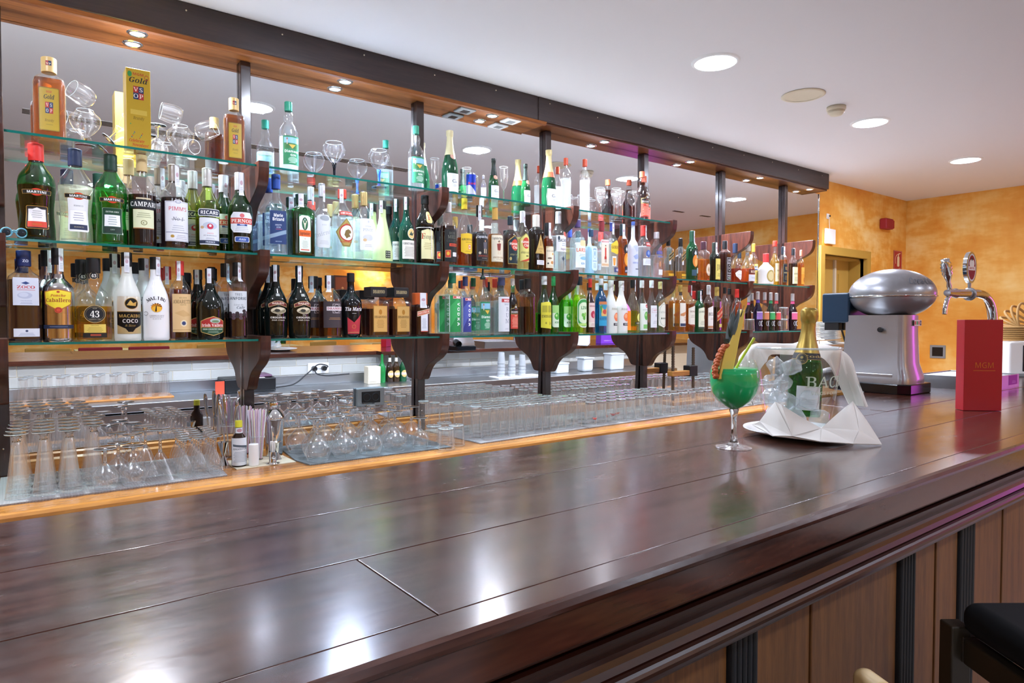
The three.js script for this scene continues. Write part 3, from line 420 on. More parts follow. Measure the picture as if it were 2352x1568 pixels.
lab('fourr', 120, 180, (d) => { d.e(0.66, 0.5, 0.34, 0.34, '#e4d6c0').o(0.66, 0.5, 0.3, 0.3, '#9c7a54', 0.02).p([[0.5, 0.3], [0.8, 0.36], [0.86, 0.6], [0.6, 0.7]], '#c9b094').e(0.62, 0.5, 0.1, 0.1, '#b0906a').t('Roses', 0.66, 0.74, 0.1, '#6c4a34', 'italic', SE, 0.5); });
lab('yellowtall', 90, 200, (d) => { d.r(0, 0, 1, 1, '#e0d070').t('JB', 0.5, 0.4, 0.3, '#3c3418', '', SE, 0.7).fine(0.5, 0.7, 0.6, 3, 0.06, '#8c8440').s(0.05, 0.03, 0.9, 0.94, '#a89a40', 0.02); });
lab('jack', 110, 210, (d) => { d.r(0, 0, 1, 1, '#0e0f12').s(0.07, 0.03, 0.86, 0.94, '#e2e4e8', 0.03).t('JACK', 0.5, 0.14, 0.13, '#e6e8ec', 'bold', SE, 0.76).t('DANIEL\u2019S', 0.5, 0.26, 0.1, '#e6e8ec', 'bold', SE, 0.76).o(0.5, 0.47, 0.26, 0.12, '#e2e4e8', 0.03).t('Old No.7', 0.5, 0.47, 0.07, '#fff', 'bold', SE, 0.4).t('Tennessee', 0.5, 0.68, 0.1, '#e6e8ec', 'italic', SE, 0.74).t('WHISKEY', 0.5, 0.8, 0.09, '#e6e8ec', 'bold', SE, 0.7).r(0.2, 0.88, 0.6, 0.03, '#dfe'); });
lab('ovalwhite', 120, 110, (d) => { d.p([[0.3, 0.02], [0.98, 0.08], [0.9, 0.6], [0.5, 0.98], [0.08, 0.6], [0.02, 0.3]], '#e9e6e0').o(0.5, 0.42, 0.36, 0.32, '#b9b0a4', 0.02).t('COGNAC', 0.5, 0.45, 0.14, '#a8a094', '', SE, 0.6); });
lab('remy', 120, 140, (d) => { d.r(0, 0, 1, 0.4, '#5c2418').t('REMY', 0.5, 0.2, 0.26, '#e6d8c4', 'bold', SE, 0.7).r(0, 0.44, 1, 0.54, '#d8dbe2').t('VSOP', 0.5, 0.72, 0.2, '#889', '', SE, 0.5); });
lab('bluegold', 90, 160, (d) => { d.r(0, 0, 1, 1, '#d9c46a').r(0, 0.12, 1, 0.2, '#3c4c7c').t('BRANDY', 0.5, 0.22, 0.12, '#eee', 'bold', SA, 0.8).fine(0.5, 0.45, 0.6, 5, 0.08, '#8c7c34'); });
lab('crest', 130, 130, (d) => { d.e(0.36, 0.5, 0.3, 0.42, '#b09a58').e(0.36, 0.5, 0.22, 0.32, '#d6c894').r(0.62, 0.06, 0.36, 0.9, '#e6dcae').t('G', 0.8, 0.36, 0.3, '#6c4a1c', 'italic', SE).fine(0.8, 0.7, 0.26, 3, 0.08, '#a8945c'); });
lab('dkscotch', 90, 180, (d) => { d.r(0, 0, 1, 1, '#14202c').s(0.05, 0.03, 0.9, 0.94, '#b59a54', 0.02).t('12', 0.5, 0.25, 0.2, '#d8b45c', 'bold', SE).t('KNOCK', 0.5, 0.48, 0.1, '#cdb878', 'bold', SE, 0.7).fine(0.5, 0.65, 0.6, 4, 0.06, '#8c7a4a'); });
lab('creamtall', 90, 160, (d) => { d.r(0, 0, 1, 1, '#e4e0b4').t('ANEJO', 0.5, 0.4, 0.12, '#6c6434', 'bold', SE, 0.8).fine(0.5, 0.6, 0.6, 4, 0.07, '#a59c64'); });
lab('orangetall', 80, 180, (d) => { d.r(0, 0, 1, 1, '#e09a34').r(0, 0, 1, 0.4, '#eab04a').t('Oro', 0.5, 0.3, 0.14, '#b46a1c', 'italic', SE, 0.6).e(0.6, 0.75, 0.25, 0.15, '#b8641c'); });
// lowest shelf
lab('zoco', 130, 220, (d) => { d.r(0, 0, 1, 1, '#cfd4e2').p([[0.3, 0.2], [0.5, 0.14], [0.66, 0.2], [0.5, 0.25]], '#28407c').t('ZOCO', 0.5, 0.34, 0.15, '#c02c34', 'bold', SE, 0.82).r(0.14, 0.44, 0.72, 0.012, '#c02c34').e(0.45, 0.64, 0.3, 0.12, '#b4bcd2').e(0.4, 0.62, 0.2, 0.08, '#c9cfe0').t('PACHARAN', 0.5, 0.84, 0.05, '#8890b0', '', SE, 0.7).fine(0.5, 0.9, 0.6, 2, 0.035, '#8c94b4'); });
lab('zoco_low', 130, 60, (d) => { d.r(0, 0, 1, 1, '#d9dce6').e(0.5, 0.3, 0.06, 0.13, '#3a4260').fine(0.5, 0.55, 0.7, 3, 0.13, '#9aa2bc'); });
lab('zoco_cap', 60, 40, (d) => { d.t('ZO', 0.6, 0.5, 0.6, '#d8dcec', 'bold', SE); });
lab('caballero', 150, 150, (d) => { d.p([[0.02, 0.1], [0.5, 0], [0.98, 0.1], [0.94, 0.62], [0.5, 0.9], [0.06, 0.62]], '#a8602a').p([[0.06, 0.13], [0.5, 0.04], [0.94, 0.13], [0.9, 0.6], [0.5, 0.86], [0.1, 0.6]], '#ecd434').t('Ponche', 0.5, 0.27, 0.13, '#a8321c', 'bold italic', SE, 0.5).t('Caballero', 0.5, 0.46, 0.2, '#8c2a1c', 'bold', SE, 0.82).e(0.5, 0.12, 0.05, 0.045, '#b4402a').e(0.5, 0.86, 0.12, 0.12, '#c8482c').o(0.5, 0.86, 0.08, 0.08, '#8c2a18', 0.02); });
lab('caballero_band', 150, 24, (d) => { d.r(0, 0, 1, 1, '#1f2a44').fine(0.5, 0.4, 0.7, 1, 0.4, '#6c7898'); });
lab('l43', 150, 200, (d) => { d.e(0.5, 0.27, 0.44, 0.27, '#c8a868').e(0.5, 0.27, 0.42, 0.255, '#14161c').o(0.5, 0.27, 0.37, 0.22, '#a08a58', 0.012).t('43', 0.5, 0.27, 0.28, '#f0eee6', 'bold', SE, 0.6).t('LICOR', 0.5, 0.1, 0.05, '#d8cca8', '', SA, 0.3).t('CUARENTA Y TRES', 0.5, 0.43, 0.045, '#d8cca8', '', SA, 0.5).r(0.06, 0.58, 0.88, 0.26, '#e0c45c').t('ORIGINAL', 0.5, 0.62, 0.06, '#8c6c24', '', SA, 0.5).fine(0.5, 0.68, 0.7, 4, 0.04, '#b0943c').r(0.02, 0.85, 0.96, 0.14, '#1c1612').r(0.3, 0.88, 0.45, 0.06, '#a8442c'); });
lab('l43_neck', 100, 60, (d) => { d.r(0, 0.2, 1, 0.6, '#2a1712').e(0.5, 0.5, 0.34, 0.48, '#d0c4a0').e(0.5, 0.5, 0.31, 0.43, '#14161c').t('43', 0.5, 0.5, 0.6, '#f0eee6', 'bold', SE, 0.5); });
lab('macaibo', 150, 230, (d) => { d.r(0, 0, 1, 1, '#c8b482').r(0, 0, 1, 0.4, '#e2dccb').e(0.55, 0.19, 0.26, 0.155, '#caa45a').e(0.55, 0.19, 0.235, 0.14, '#1c1a18').p([[0.36, 0.24], [0.5, 0.1], [0.6, 0.18], [0.74, 0.14], [0.7, 0.26]], '#d9b45e').p([[0, 0.4], [1, 0.4], [1, 0.76], [0.68, 0.86], [0.58, 0.95], [0.42, 0.95], [0.32, 0.86], [0, 0.76]], '#14161a').r(0, 0.405, 1, 0.012, '#c8a85c').t('MACAIBO', 0.5, 0.52, 0.12, '#c8a85c', 'bold', SA, 0.86).t('COCO', 0.5, 0.66, 0.14, '#f0f0f0', 'bold', SA, 0.74).t('& licor', 0.5, 0.78, 0.08, '#c8a85c', 'italic', SE, 0.5); });
lab('malibu', 160, 230, (d) => {
  const s = 'MALIBU'; [...s].forEach((c, i) => { const a = (i - 2.5) * 0.27; d.t(c, 0.5 + 0.5 * Math.sin(a), 0.36 - 0.3 * Math.cos(a) + 0.08, 0.135, '#1d1c22', 'bold', SE, 1, a * 0.8); });
  d.e(0.5, 0.43, 0.2, 0.13, '#e8962a').e(0.5, 0.47, 0.17, 0.09, '#f0b840').p([[0.44, 0.54], [0.47, 0.38], [0.5, 0.38], [0.5, 0.54]], '#2c2420');
  for (let k = 0; k < 6; k++) { const a = Math.PI * (1.05 + k * 0.18); d.p([[0.48, 0.38], [0.48 + 0.2 * Math.cos(a), 0.38 + 0.1 * Math.sin(a)], [0.48 + 0.2 * Math.cos(a + 0.2), 0.39 + 0.1 * Math.sin(a + 0.2)]], '#2c2420'); }
  d.t('CARIBBEAN RUM', 0.5, 0.66, 0.045, '#777', '', SE, 0.6).t('WITH COCONUT', 0.5, 0.71, 0.045, '#777', '', SE, 0.55).t('FLAVOUR', 0.5, 0.76, 0.045, '#777', '', SE, 0.4).o(0.08, 0.6, 0.09, 0.055, '#999', 0.02);
});
lab('amaretto', 130, 230, (d) => { d.r(0, 0, 1, 1, '#e0bc86').t('MELCHOR', 0.5, 0.1, 0.04, '#7c6238', '', SE, 0.5).t('AMARETTO', 0.5, 0.2, 0.13, '#54401f', '', SE, 0.92).t('LIQUEUR', 0.5, 0.29, 0.035, '#7c6238', '', SE, 0.3).p([[0.1, 0.5], [0.5, 0.42], [0.9, 0.56], [0.5, 0.6]], '#d4ac74').e(0.52, 0.77, 0.15, 0.085, '#e8d8b8').e(0.52, 0.77, 0.09, 0.05, '#34406c').r(0, 0.94, 1, 0.012, '#a87c44'); });
lab('irish', 150, 130, (d) => { d.p([[0.02, 0.25], [0.25, 0.12], [0.5, 0.01], [0.75, 0.12], [0.98, 0.25], [0.98, 0.8], [0.5, 0.99], [0.02, 0.8]], '#c9a860').p([[0.05, 0.27], [0.26, 0.15], [0.5, 0.05], [0.74, 0.15], [0.95, 0.27], [0.95, 0.56], [0.05, 0.56]], '#ae2c2a').p([[0.05, 0.58], [0.95, 0.58], [0.95, 0.78], [0.5, 0.95], [0.05, 0.78]], '#1f4a32').e(0.58, 0.24, 0.2, 0.12, '#b8c8c0').e(0.58, 0.27, 0.14, 0.06, '#6c8a64').t('Irish Valleys', 0.5, 0.46, 0.2, '#f6f2ea', 'bold', SE, 0.86).t('IRISH COUNTRY CREAM', 0.5, 0.66, 0.09, '#e6ecd8', 'bold', SA, 0.8).fine(0.5, 0.75, 0.5, 2, 0.06, '#a8b8a0'); });
lab('anforas', 120, 210, (d) => { d.r(0, 0.02, 1, 0.72, '#d2d8dc').t('TRES', 0.5, 0.13, 0.1, '#59636c', '', SA, 0.4).t('ANFORAS', 0.5, 0.25, 0.13, '#4c565e', 'bold', SA, 0.88).t('Licor de', 0.5, 0.45, 0.07, '#7a848c', 'italic', SE, 0.5).t('Cafe', 0.6, 0.54, 0.11, '#59636c', 'bold italic', SE, 0.5); for (let i = 0; i < 12; i++) d.e(0.06 + (i % 6) * 0.18, 0.72 + ((i * 3) % 4) * 0.05 - (i % 6 > 3 ? 0.07 : 0), 0.1, 0.055, i % 2 ? '#54404a' : '#2c2024'); });
lab('baileys', 150, 220, (d) => { d.p([[0.02, 0.16], [0.3, 0.05], [0.5, 0.03], [0.7, 0.05], [0.98, 0.16], [0.95, 0.3], [0.5, 0.18], [0.05, 0.3]], '#c9a878').p([[0.05, 0.17], [0.3, 0.07], [0.5, 0.05], [0.7, 0.07], [0.95, 0.17], [0.92, 0.27], [0.5, 0.16], [0.08, 0.27]], '#6c2420').t('BAILEYS', 0.5, 0.135, 0.1, '#efe4d0', 'bold', SA, 0.72).e(0.52, 0.42, 0.36, 0.13, '#d9cdb0').p([[0.2, 0.48], [0.4, 0.34], [0.6, 0.42], [0.84, 0.36], [0.8, 0.5], [0.5, 0.54]], '#8c8468').e(0.45, 0.42, 0.12, 0.06, '#2c2c24').t('The', 0.5, 0.6, 0.07, '#d8d2c4', 'italic', SE, 0.3).t('ORIGINAL', 0.5, 0.7, 0.1, '#e8e4da', 'bold', SE, 0.74).t('Irish Cream', 0.5, 0.8, 0.08, '#d8d2c4', 'italic', SE, 0.6); });
lab('clover', 50, 60, (d) => { for (const [x, y] of [[0.35, 0.35], [0.65, 0.35], [0.35, 0.65], [0.65, 0.65]]) d.o(x, y, 0.13, 0.12, '#d8dcd8', 0.08); });
lab('drambuie', 140, 200, (d) => { d.r(0.02, 0, 0.98, 1, '#3c3338').s(0.42, 0.1, 0.36, 0.34, '#cfc9cc', 0.02).o(0.6, 0.27, 0.14, 0.16, '#cfc9cc', 0.02).r(0.16, 0.2, 0.84, 0.15, '#e2dade').t('DRAMBUIE', 0.58, 0.275, 0.11, '#8c2434', 'bold', SE, 0.78).fine(0.55, 0.62, 0.7, 2, 0.05, '#a87c4c'); });
lab('tiamaria', 150, 240, (d) => { d.t('Tia Maria', 0.52, 0.14, 0.17, '#e9e6ea', 'bold italic', SE, 0.96).fine(0.5, 0.28, 0.3, 1, 0.05, '#aaa').p([[0.14, 0.42], [0.5, 0.6], [0.94, 0.32], [0.9, 0.99], [0.14, 0.99]], '#b8303c').o(0.5, 0.74, 0.1, 0.06, '#c98a3c', 0.02).r(0.14, 0.93, 0.76, 0.015, '#d0a060'); });
lab('disar', 120, 180, (d) => { d.r(0, 0, 1, 1, '#c9a45c').r(0.04, 0.03, 0.92, 0.94, '#dcbc74').e(0.5, 0.24, 0.13, 0.1, '#b8883c').t('DISARONNO', 0.5, 0.43, 0.12, '#4a3416', 'bold', SE, 0.9).fine(0.5, 0.54, 0.6, 6, 0.055, '#a8874a'); });
lab('disar_cap', 150, 34, (d) => { d.r(0, 0, 1, 1, '#16181a').t('DISARONNO', 0.5, 0.5, 0.6, '#c9b684', 'bold', SE, 0.8); });
lab('cointreau', 120, 220, (d) => { d.r(0.26, 0.22, 0.6, 0.68, '#dfe2ea').p([[0, 0.12], [1, 0.0], [1, 0.2], [0, 0.32]], '#d8c4a4').p([[0.02, 0.15], [0.98, 0.03], [0.98, 0.17], [0.02, 0.29]], '#c04a2e').t('COINTREAU', 0.5, 0.16, 0.11, '#f4ead8', 'bold', SE, 0.86, -0.22).fine(0.55, 0.4, 0.4, 8, 0.05, '#9aa0b0').r(0.26, 0.88, 0.6, 0.03, '#b8402c'); });
const vodka = (d, a, b, txt) => { d.r(0, 0, 1, 1, '#e2e6e4').r(0.04, 0, 0.92, 1, a).p([[0.04, 0.3], [0.5, 0.1], [0.96, 0.22], [0.96, 0.5], [0.4, 0.62], [0.04, 0.9]], b).r(0.22, 0.01, 0.74, 0.08, '#c04a44'); for (let i = 0; i < 3; i++) d.s(0.26 + i * 0.24, 0.018, 0.2, 0.06, '#f0e4e0', 0.02); d.t('MGM', 0.6, 0.05, 0.06, '#fff', 'bold', SA, 0.66); [...txt].forEach((c, i) => d.t(c, 0.62, 0.24 + i * 0.135, 0.15, '#f4f6f4', 'bold', SA, 0.5, Math.PI / 2)); };
lab('vodka_g', 110, 230, (d) => vodka(d, '#23904a', '#3bab5e', 'VODKA'));
lab('vodka_b', 110, 230, (d) => vodka(d, '#3a3f8e', '#5560b4', 'VODKA'));
lab('diamond_gin', 120, 210, (d) => { d.r(0, 0, 1, 1, '#2e8a5c').r(0.06, 0.05, 0.88, 0.4, '#8cc4e0').r(0.06, 0.25, 0.88, 0.2, '#3c7a44').p([[0.3, 0.3], [0.7, 0.3], [0.5, 0.44]], '#e0b84a').r(0.2, 0.12, 0.05, 0.18, '#d8c8b8').p([[0.17, 0.13], [0.225, 0.05], [0.28, 0.13]], '#a86a5c').t('Diamond', 0.5, 0.54, 0.13, '#eef4ee', 'bold', SA, 0.86).t('GIN', 0.55, 0.66, 0.1, '#eef4ee', 'bold', SA, 0.5).e(0.55, 0.82, 0.28, 0.1, '#8cbca0').fine(0.5, 0.92, 0.5, 1, 0.05, '#c8dccc'); });
lab('rum_white', 110, 230, (d) => { d.r(0, 0, 1, 1, '#dfe2e8').r(0.2, 0.06, 0.74, 0.1, '#c0484a').t('MGM', 0.57, 0.11, 0.08, '#fff', 'bold', SA, 0.6).t('WHITE', 0.6, 0.22, 0.07, '#8a90a0', '', SA, 0.5); [...'RUM'].forEach((c, i) => d.t(c, 0.6, 0.36 + i * 0.17, 0.17, '#868c9c', '', SE, 0.6)); d.fine(0.6, 0.9, 0.4, 2, 0.03, '#aab'); });
lab('diamond_rum', 110, 220, (d) => { d.p([[0, 0.2], [0.3, 0.18], [0.5, 0.02], [0.7, 0.18], [1, 0.2], [1, 0.42], [0, 0.42]], '#b59a5c').p([[0.03, 0.22], [0.32, 0.2], [0.5, 0.05], [0.68, 0.2], [0.97, 0.22], [0.97, 0.4], [0.03, 0.4]], '#1c1416').p([[0.42, 0.14], [0.5, 0.09], [0.58, 0.14], [0.5, 0.2]], '#dfe2ea').t('MGM', 0.5, 0.24, 0.05, '#c84a44', 'bold', SA, 0.4).t('DIAMOND', 0.5, 0.34, 0.1, '#e8e4e0', 'bold', SE, 0.88).r(0, 0.43, 1, 0.55, '#cf4636').t('RUM', 0.5, 0.48, 0.06, '#f0d8b8', 'bold', SA, 0.4).fine(0.5, 0.56, 0.8, 7, 0.055, '#e8b8a0'); });
lab('emisario', 120, 200, (d) => { d.p([[0, 0.04], [0.5, 0], [1, 0.04], [1, 0.98], [0, 0.92]], '#d8cf3c').r(0.1, 0.14, 0.34, 0.24, '#b0a834').r(0.5, 0.14, 0.4, 0.24, '#aaa238').t('EMISARIO', 0.5, 0.52, 0.13, '#3a361c', 'bold', SE, 0.9).e(0.35, 0.76, 0.05, 0.04, '#8c8428').p([[0.6, 0.7], [0.8, 0.78], [0.6, 0.84]], '#a89c30'); });
lab('applegreen', 100, 200, (d) => { d.rr(0, 0, 1, 1, '#d8ead0', 0.2).r(0, 0, 1, 0.35, '#9cd27c').e(0.5, 0.5, 0.3, 0.16, '#4aa83c').e(0.4, 0.46, 0.1, 0.06, '#b4e08c').t('KIWI', 0.5, 0.78, 0.12, '#2c7a34', 'bold', SA, 0.7); });
lab('lima', 130, 220, (d) => { d.rr(0.02, 0.02, 0.96, 0.96, '#eaf4e0', 0.4).rr(0.05, 0.04, 0.9, 0.9, '#3c9a4c', 0.36).rr(0.12, 0.14, 0.76, 0.7, '#d8ecc8', 0.3).t('LIMA', 0.56, 0.32, 0.15, '#2c7a3c', 'bold', SA, 0.6).e(0.4, 0.56, 0.1, 0.065, '#6cb848').e(0.6, 0.54, 0.11, 0.07, '#8cc85c').e(0.5, 0.66, 0.11, 0.07, '#5aa83c').r(0.1, 0.84, 0.8, 0.08, '#b8e078'); });
lab('granad', 100, 220, (d) => { d.r(0, 0, 1, 1, '#e2c8c4').t('GRANADA', 0.5, 0.14, 0.09, '#7c2c34', 'bold', SA, 0.86).e(0.5, 0.48, 0.28, 0.15, '#b0344a').e(0.58, 0.52, 0.14, 0.08, '#d8788c').r(0, 0.8, 1, 0.2, '#e8dcd0').fine(0.5, 0.85, 0.6, 3, 0.04, '#a8807c'); });
lab('blue', 110, 220, (d) => { d.r(0, 0, 1, 1, '#2c8cb0').r(0, 0, 1, 0.12, '#c87c4c').p([[0.1, 0.12], [0.5, 0.4], [0.9, 0.16], [0.8, 0.6], [0.2, 0.6]], '#d8b46c').e(0.5, 0.42, 0.2, 0.1, '#c04a3c').p([[0.05, 0.2], [0.3, 0.14], [0.2, 0.5]], '#4c9a4c').t('BLUE TROPIC', 0.5, 0.7, 0.12, '#1c4c8c', 'bold', SA, 0.9).r(0, 0.78, 1, 0.22, '#2c9cc8'); });
lab('peach', 110, 220, (d) => { d.t('Melocoton', 0.55, 0.2, 0.12, '#8c8c6c', 'italic', SE, 0.8).e(0.62, 0.52, 0.28, 0.17, '#e8784c').e(0.55, 0.48, 0.14, 0.09, '#f0a87c').r(0.3, 0.76, 0.6, 0.1, '#2c2c30').t('LICOR', 0.6, 0.81, 0.07, '#eee', 'bold', SA, 0.4); });
lab('lemon', 110, 160, (d) => { d.e(0.7, 0.35, 0.28, 0.26, '#dfe070').o(0.7, 0.35, 0.22, 0.2, '#f4f4c0', 0.03).r(0.25, 0.64, 0.7, 0.16, '#2c2c20').t('LICOR', 0.6, 0.72, 0.11, '#e8e8c0', 'bold', SA, 0.5); });
lab('manzana', 110, 220, (d) => { d.r(0, 0, 1, 1, '#dfe6e0').e(0.75, 0.1, 0.24, 0.07, '#b8484c').t('Smooth', 0.74, 0.1, 0.06, '#fff', 'italic', SE, 0.4).t('MANZANA', 0.5, 0.24, 0.06, '#9cb0a0', '', SA, 0.7).e(0.62, 0.46, 0.24, 0.16, '#5cb04c').e(0.56, 0.42, 0.1, 0.06, '#a8d88c').r(0.3, 0.78, 0.6, 0.16, '#7cc06c'); });
lab('triple', 110, 220, (d) => { d.r(0, 0, 1, 1, '#e0e3e8').t('TRIPLE', 0.5, 0.22, 0.1, '#c05a5c', '', SA, 0.8, -0.12).s(0.1, 0.14, 0.8, 0.18, '#c88a8c', 0.02).t('17\u00b0', 0.62, 0.46, 0.13, '#3c444c', 'bold', SE, 0.5).fine(0.5, 0.7, 0.6, 3, 0.05, '#aab0b8'); });
lab('oldtom', 110, 220, (d) => { d.p([[0, 0.2], [0.5, 0], [1, 0.2], [1, 0.9], [0.5, 1], [0, 0.9]], '#e0e2d4').o(0.5, 0.5, 0.44, 0.42, '#5c6a54', 0.02).t('CATALAN', 0.5, 0.4, 0.1, '#8c948c', '', SE, 0.8).e(0.3, 0.64, 0.06, 0.035, '#3c4434').e(0.5, 0.64, 0.06, 0.035, '#3c4434').e(0.7, 0.64, 0.06, 0.035, '#3c4434'); });
lab('whitelab', 110, 220, (d) => { d.r(0, 0, 1, 1, '#e6e0d4').p([[0.05, 0.46], [0.95, 0.3], [0.95, 0.36], [0.4, 0.56], [0.05, 0.54]], '#c88a5c').t('LONG', 0.62, 0.62, 0.08, '#c87c4c', 'bold', SE, 0.5).t('JOHN', 0.64, 0.72, 0.08, '#c87c4c', 'bold', SE, 0.5).r(0.05, 0.86, 0.9, 0.12, '#2c3c5c'); });
lab('dewar', 110, 210, (d) => { d.p([[0, 0.12], [0.6, 0], [1, 0.02], [1, 0.98], [0.6, 0.94], [0, 0.82]], '#e4dfd2').t('DEWAR\u2019S', 0.55, 0.26, 0.1, '#6c4434', 'bold', SE, 0.8).fine(0.5, 0.42, 0.6, 3, 0.05, '#b0a494').p([[0, 0.86], [0.6, 0.97], [1, 0.98], [1, 0.88], [0.5, 0.86]], '#8c4434'); });
lab('jameson', 110, 220, (d) => { d.p([[0, 0.06], [0.5, 0], [1, 0.06], [1, 0.94], [0, 0.94]], '#e2e6cc').t('JAMESON', 0.5, 0.2, 0.11, '#2c3c2c', 'bold', SE, 0.9).r(0.6, 0.36, 0.2, 0.16, '#8c5a3c').fine(0.5, 0.62, 0.7, 4, 0.05, '#9ca08c').r(0, 0.88, 1, 0.08, '#2c4434'); });
lab('bells', 100, 220, (d) => { d.p([[0, 0.1], [0.6, 0], [1, 0.06], [1, 0.98], [0, 0.98]], '#e9e6e0').t('BELL\u2019S', 0.5, 0.36, 0.17, '#2c2424', 'bold', SE, 0.9).fine(0.5, 0.52, 0.6, 2, 0.05, '#a8a098').r(0, 0.86, 1, 0.1, '#b8835c'); });
lab('redslant', 120, 200, (d) => { d.p([[0, 0.34], [1, 0.06], [1, 0.5], [0, 0.72]], '#c9a05c').p([[0, 0.37], [1, 0.1], [1, 0.46], [0, 0.68]], '#b03a2c').t('Red Label', 0.52, 0.4, 0.13, '#ecd8b0', 'bold', SE, 1, -0.4).r(0.3, 0.82, 0.5, 0.14, '#d8c06c'); });
lab('tencane', 110, 160, (d) => { d.rr(0.02, 0.1, 0.96, 0.6, '#e8e4e8', 0.2).t('RON', 0.5, 0.25, 0.1, '#9c5c84', 'bold', SA, 0.5).t('10 CEN', 0.5, 0.45, 0.2, '#b84434', 'bold', SE, 0.9).e(0.5, 0.7, 0.3, 0.08, '#d8b04c'); });
const ring = (c) => (d) => { d.r(0, 0, 1, 0.5, c).r(0, 0.02, 1, 0.04, '#f0f0f0').o(0.62, 0.76, 0.18, 0.16, '#dde2e6', 0.06).o(0.3, 0.76, 0.1, 0.14, '#c8ccd2', 0.03); };
lab('syr_purple', 90, 150, ring('#8c6cb4')); lab('syr_orange', 90, 150, ring('#c87c54')); lab('syr_green', 90, 150, ring('#3ca45c')); lab('syr_red', 90, 150, ring('#d0484c')); lab('syr_pink', 90, 150, ring('#cc5a84')); lab('syr_brown', 90, 150, ring('#8c543c'));
// top shelf and the rest
const gold = (d) => { d.t('MGM', 0.5, 0.1, 0.07, '#b0482c', 'bold', SA, 0.5).t('Gold', 0.5, 0.22, 0.14, '#2a2c30', 'bold italic', SE, 0.8).r(0.28, 0.34, 0.22, 0.13, '#a83430').r(0.5, 0.34, 0.22, 0.13, '#28385c').r(0.28, 0.47, 0.22, 0.13, '#28385c').r(0.5, 0.47, 0.22, 0.13, '#a83430').t('V', 0.39, 0.405, 0.11, '#f0ecdc', '', SE).t('S', 0.61, 0.405, 0.11, '#f0ecdc', '', SE).t('O', 0.39, 0.535, 0.11, '#f0ecdc', '', SE).t('P', 0.61, 0.535, 0.11, '#f0ecdc', '', SE); };
lab('gold', 130, 230, (d) => { d.rr(0, 0, 1, 1, '#7c6620', 0.06).rr(0.03, 0.02, 0.94, 0.96, '#b09228', 0.05); gold(d); d.t('Brandy', 0.5, 0.76, 0.08, '#5c4c1c', 'italic', SE, 0.6).fine(0.5, 0.85, 0.5, 1, 0.04, '#8c7a28'); });
lab('goldbox', 150, 400, (d) => { d.r(0, 0, 1, 1, '#b8982c'); d.g.save(); d.g.scale(1, 0.62); gold(d); d.g.restore(); d.r(0.15, 0.5, 0.7, 0.06, '#ccb04c').t('Brandy', 0.5, 0.6, 0.05, '#5c4c1c', 'italic', SE, 0.5).t('Celebrate', 0.4, 0.88, 0.05, '#b02c24', 'bold italic', SE, 0.7).t('Nowadays!', 0.56, 0.93, 0.05, '#b02c24', 'bold italic', SE, 0.7); for (let i = 0; i < 9; i++) d.e(0.15 + ((i * 37) % 70) / 100, 0.68 + ((i * 53) % 18) / 100, 0.02, 0.008, ['#2c8c5c', '#b04434', '#2c4c8c'][i % 3]); d.e(0.14, 0.07, 0.09, 0.035, '#3c8c4c').o(0.85, 0.09, 0.08, 0.03, '#b04434', 0.02); });
lab('goldcap', 60, 60, (d) => { d.r(0.2, 0.15, 0.6, 0.7, '#a83430').r(0.5, 0.15, 0.3, 0.7, '#28385c').t('VP', 0.5, 0.6, 0.4, '#e8e0c0', 'bold', SE, 0.5); });
lab('cava', 120, 170, (d) => { d.r(0, 0, 1, 1, '#e2e6ea').t('C', 0.42, 0.42, 0.26, '#3c4450', '', SE).t('odorniu', 0.7, 0.45, 0.13, '#56606c', '', SE, 0.46).fine(0.6, 0.62, 0.5, 2, 0.06, '#aab2bc'); });
lab('cava_seal', 60, 60, (d) => { d.e(0.5, 0.5, 0.48, 0.48, '#e6c8b0').o(0.5, 0.5, 0.38, 0.38, '#b8442c', 0.06).t('C', 0.5, 0.52, 0.5, '#b8442c', 'bold', SE); });
lab('redbull', 120, 200, (d) => { d.r(0, 0, 1, 1, '#c8ccd8').r(0, 0, 1, 0.5, '#1c3cb0').p([[0.35, 0.5], [1, 0.3], [1, 1], [0.75, 1]], '#1c3cb0').t('Red Bull', 0.62, 0.42, 0.16, '#d83440', 'bold', SA, 0.72).r(0, 0.92, 1, 0.08, '#2848b8'); });
lab('cava_big', 150, 200, (d) => { d.r(0, 0, 1, 1, '#dfe1e2').t('BRUT', 0.4, 0.2, 0.07, '#9aa', '', SE).fine(0.5, 0.55, 0.7, 4, 0.06, '#9aa'); });
lab('cava_collar', 200, 80, (d) => { d.r(0, 0, 1, 1, '#14181a').r(0, 0, 1, 0.06, '#b89c50').r(0, 0.92, 1, 0.06, '#b89c50').t('Codorniu', 0.66, 0.5, 0.42, '#c8ac5c', 'bold', SE, 0.56); });
lab('cava_medal', 80, 80, (d) => { d.e(0.5, 0.5, 0.5, 0.5, '#b89c50').e(0.5, 0.5, 0.45, 0.45, '#14201c').o(0.5, 0.5, 0.38, 0.38, '#8c7c44', 0.03).e(0.5, 0.38, 0.13, 0.12, '#9c8c4c').t('CAVA', 0.5, 0.68, 0.18, '#b8a058', 'bold', SE, 0.6); });
lab('bach', 300, 130, (d) => { d.t('BACH', 0.5, 0.36, 0.66, '#cfe0d0', '', SE, 0.9).t('VINOS Y CAVAS', 0.5, 0.84, 0.2, '#d8e6da', '', SA, 0.92); });
lab('mgm', 200, 110, (d) => { d.t('MGM', 0.5, 0.42, 0.62, '#c8622c', '', SA, 0.8).r(0.05, 0.82, 0.9, 0.05, '#c8622c'); });
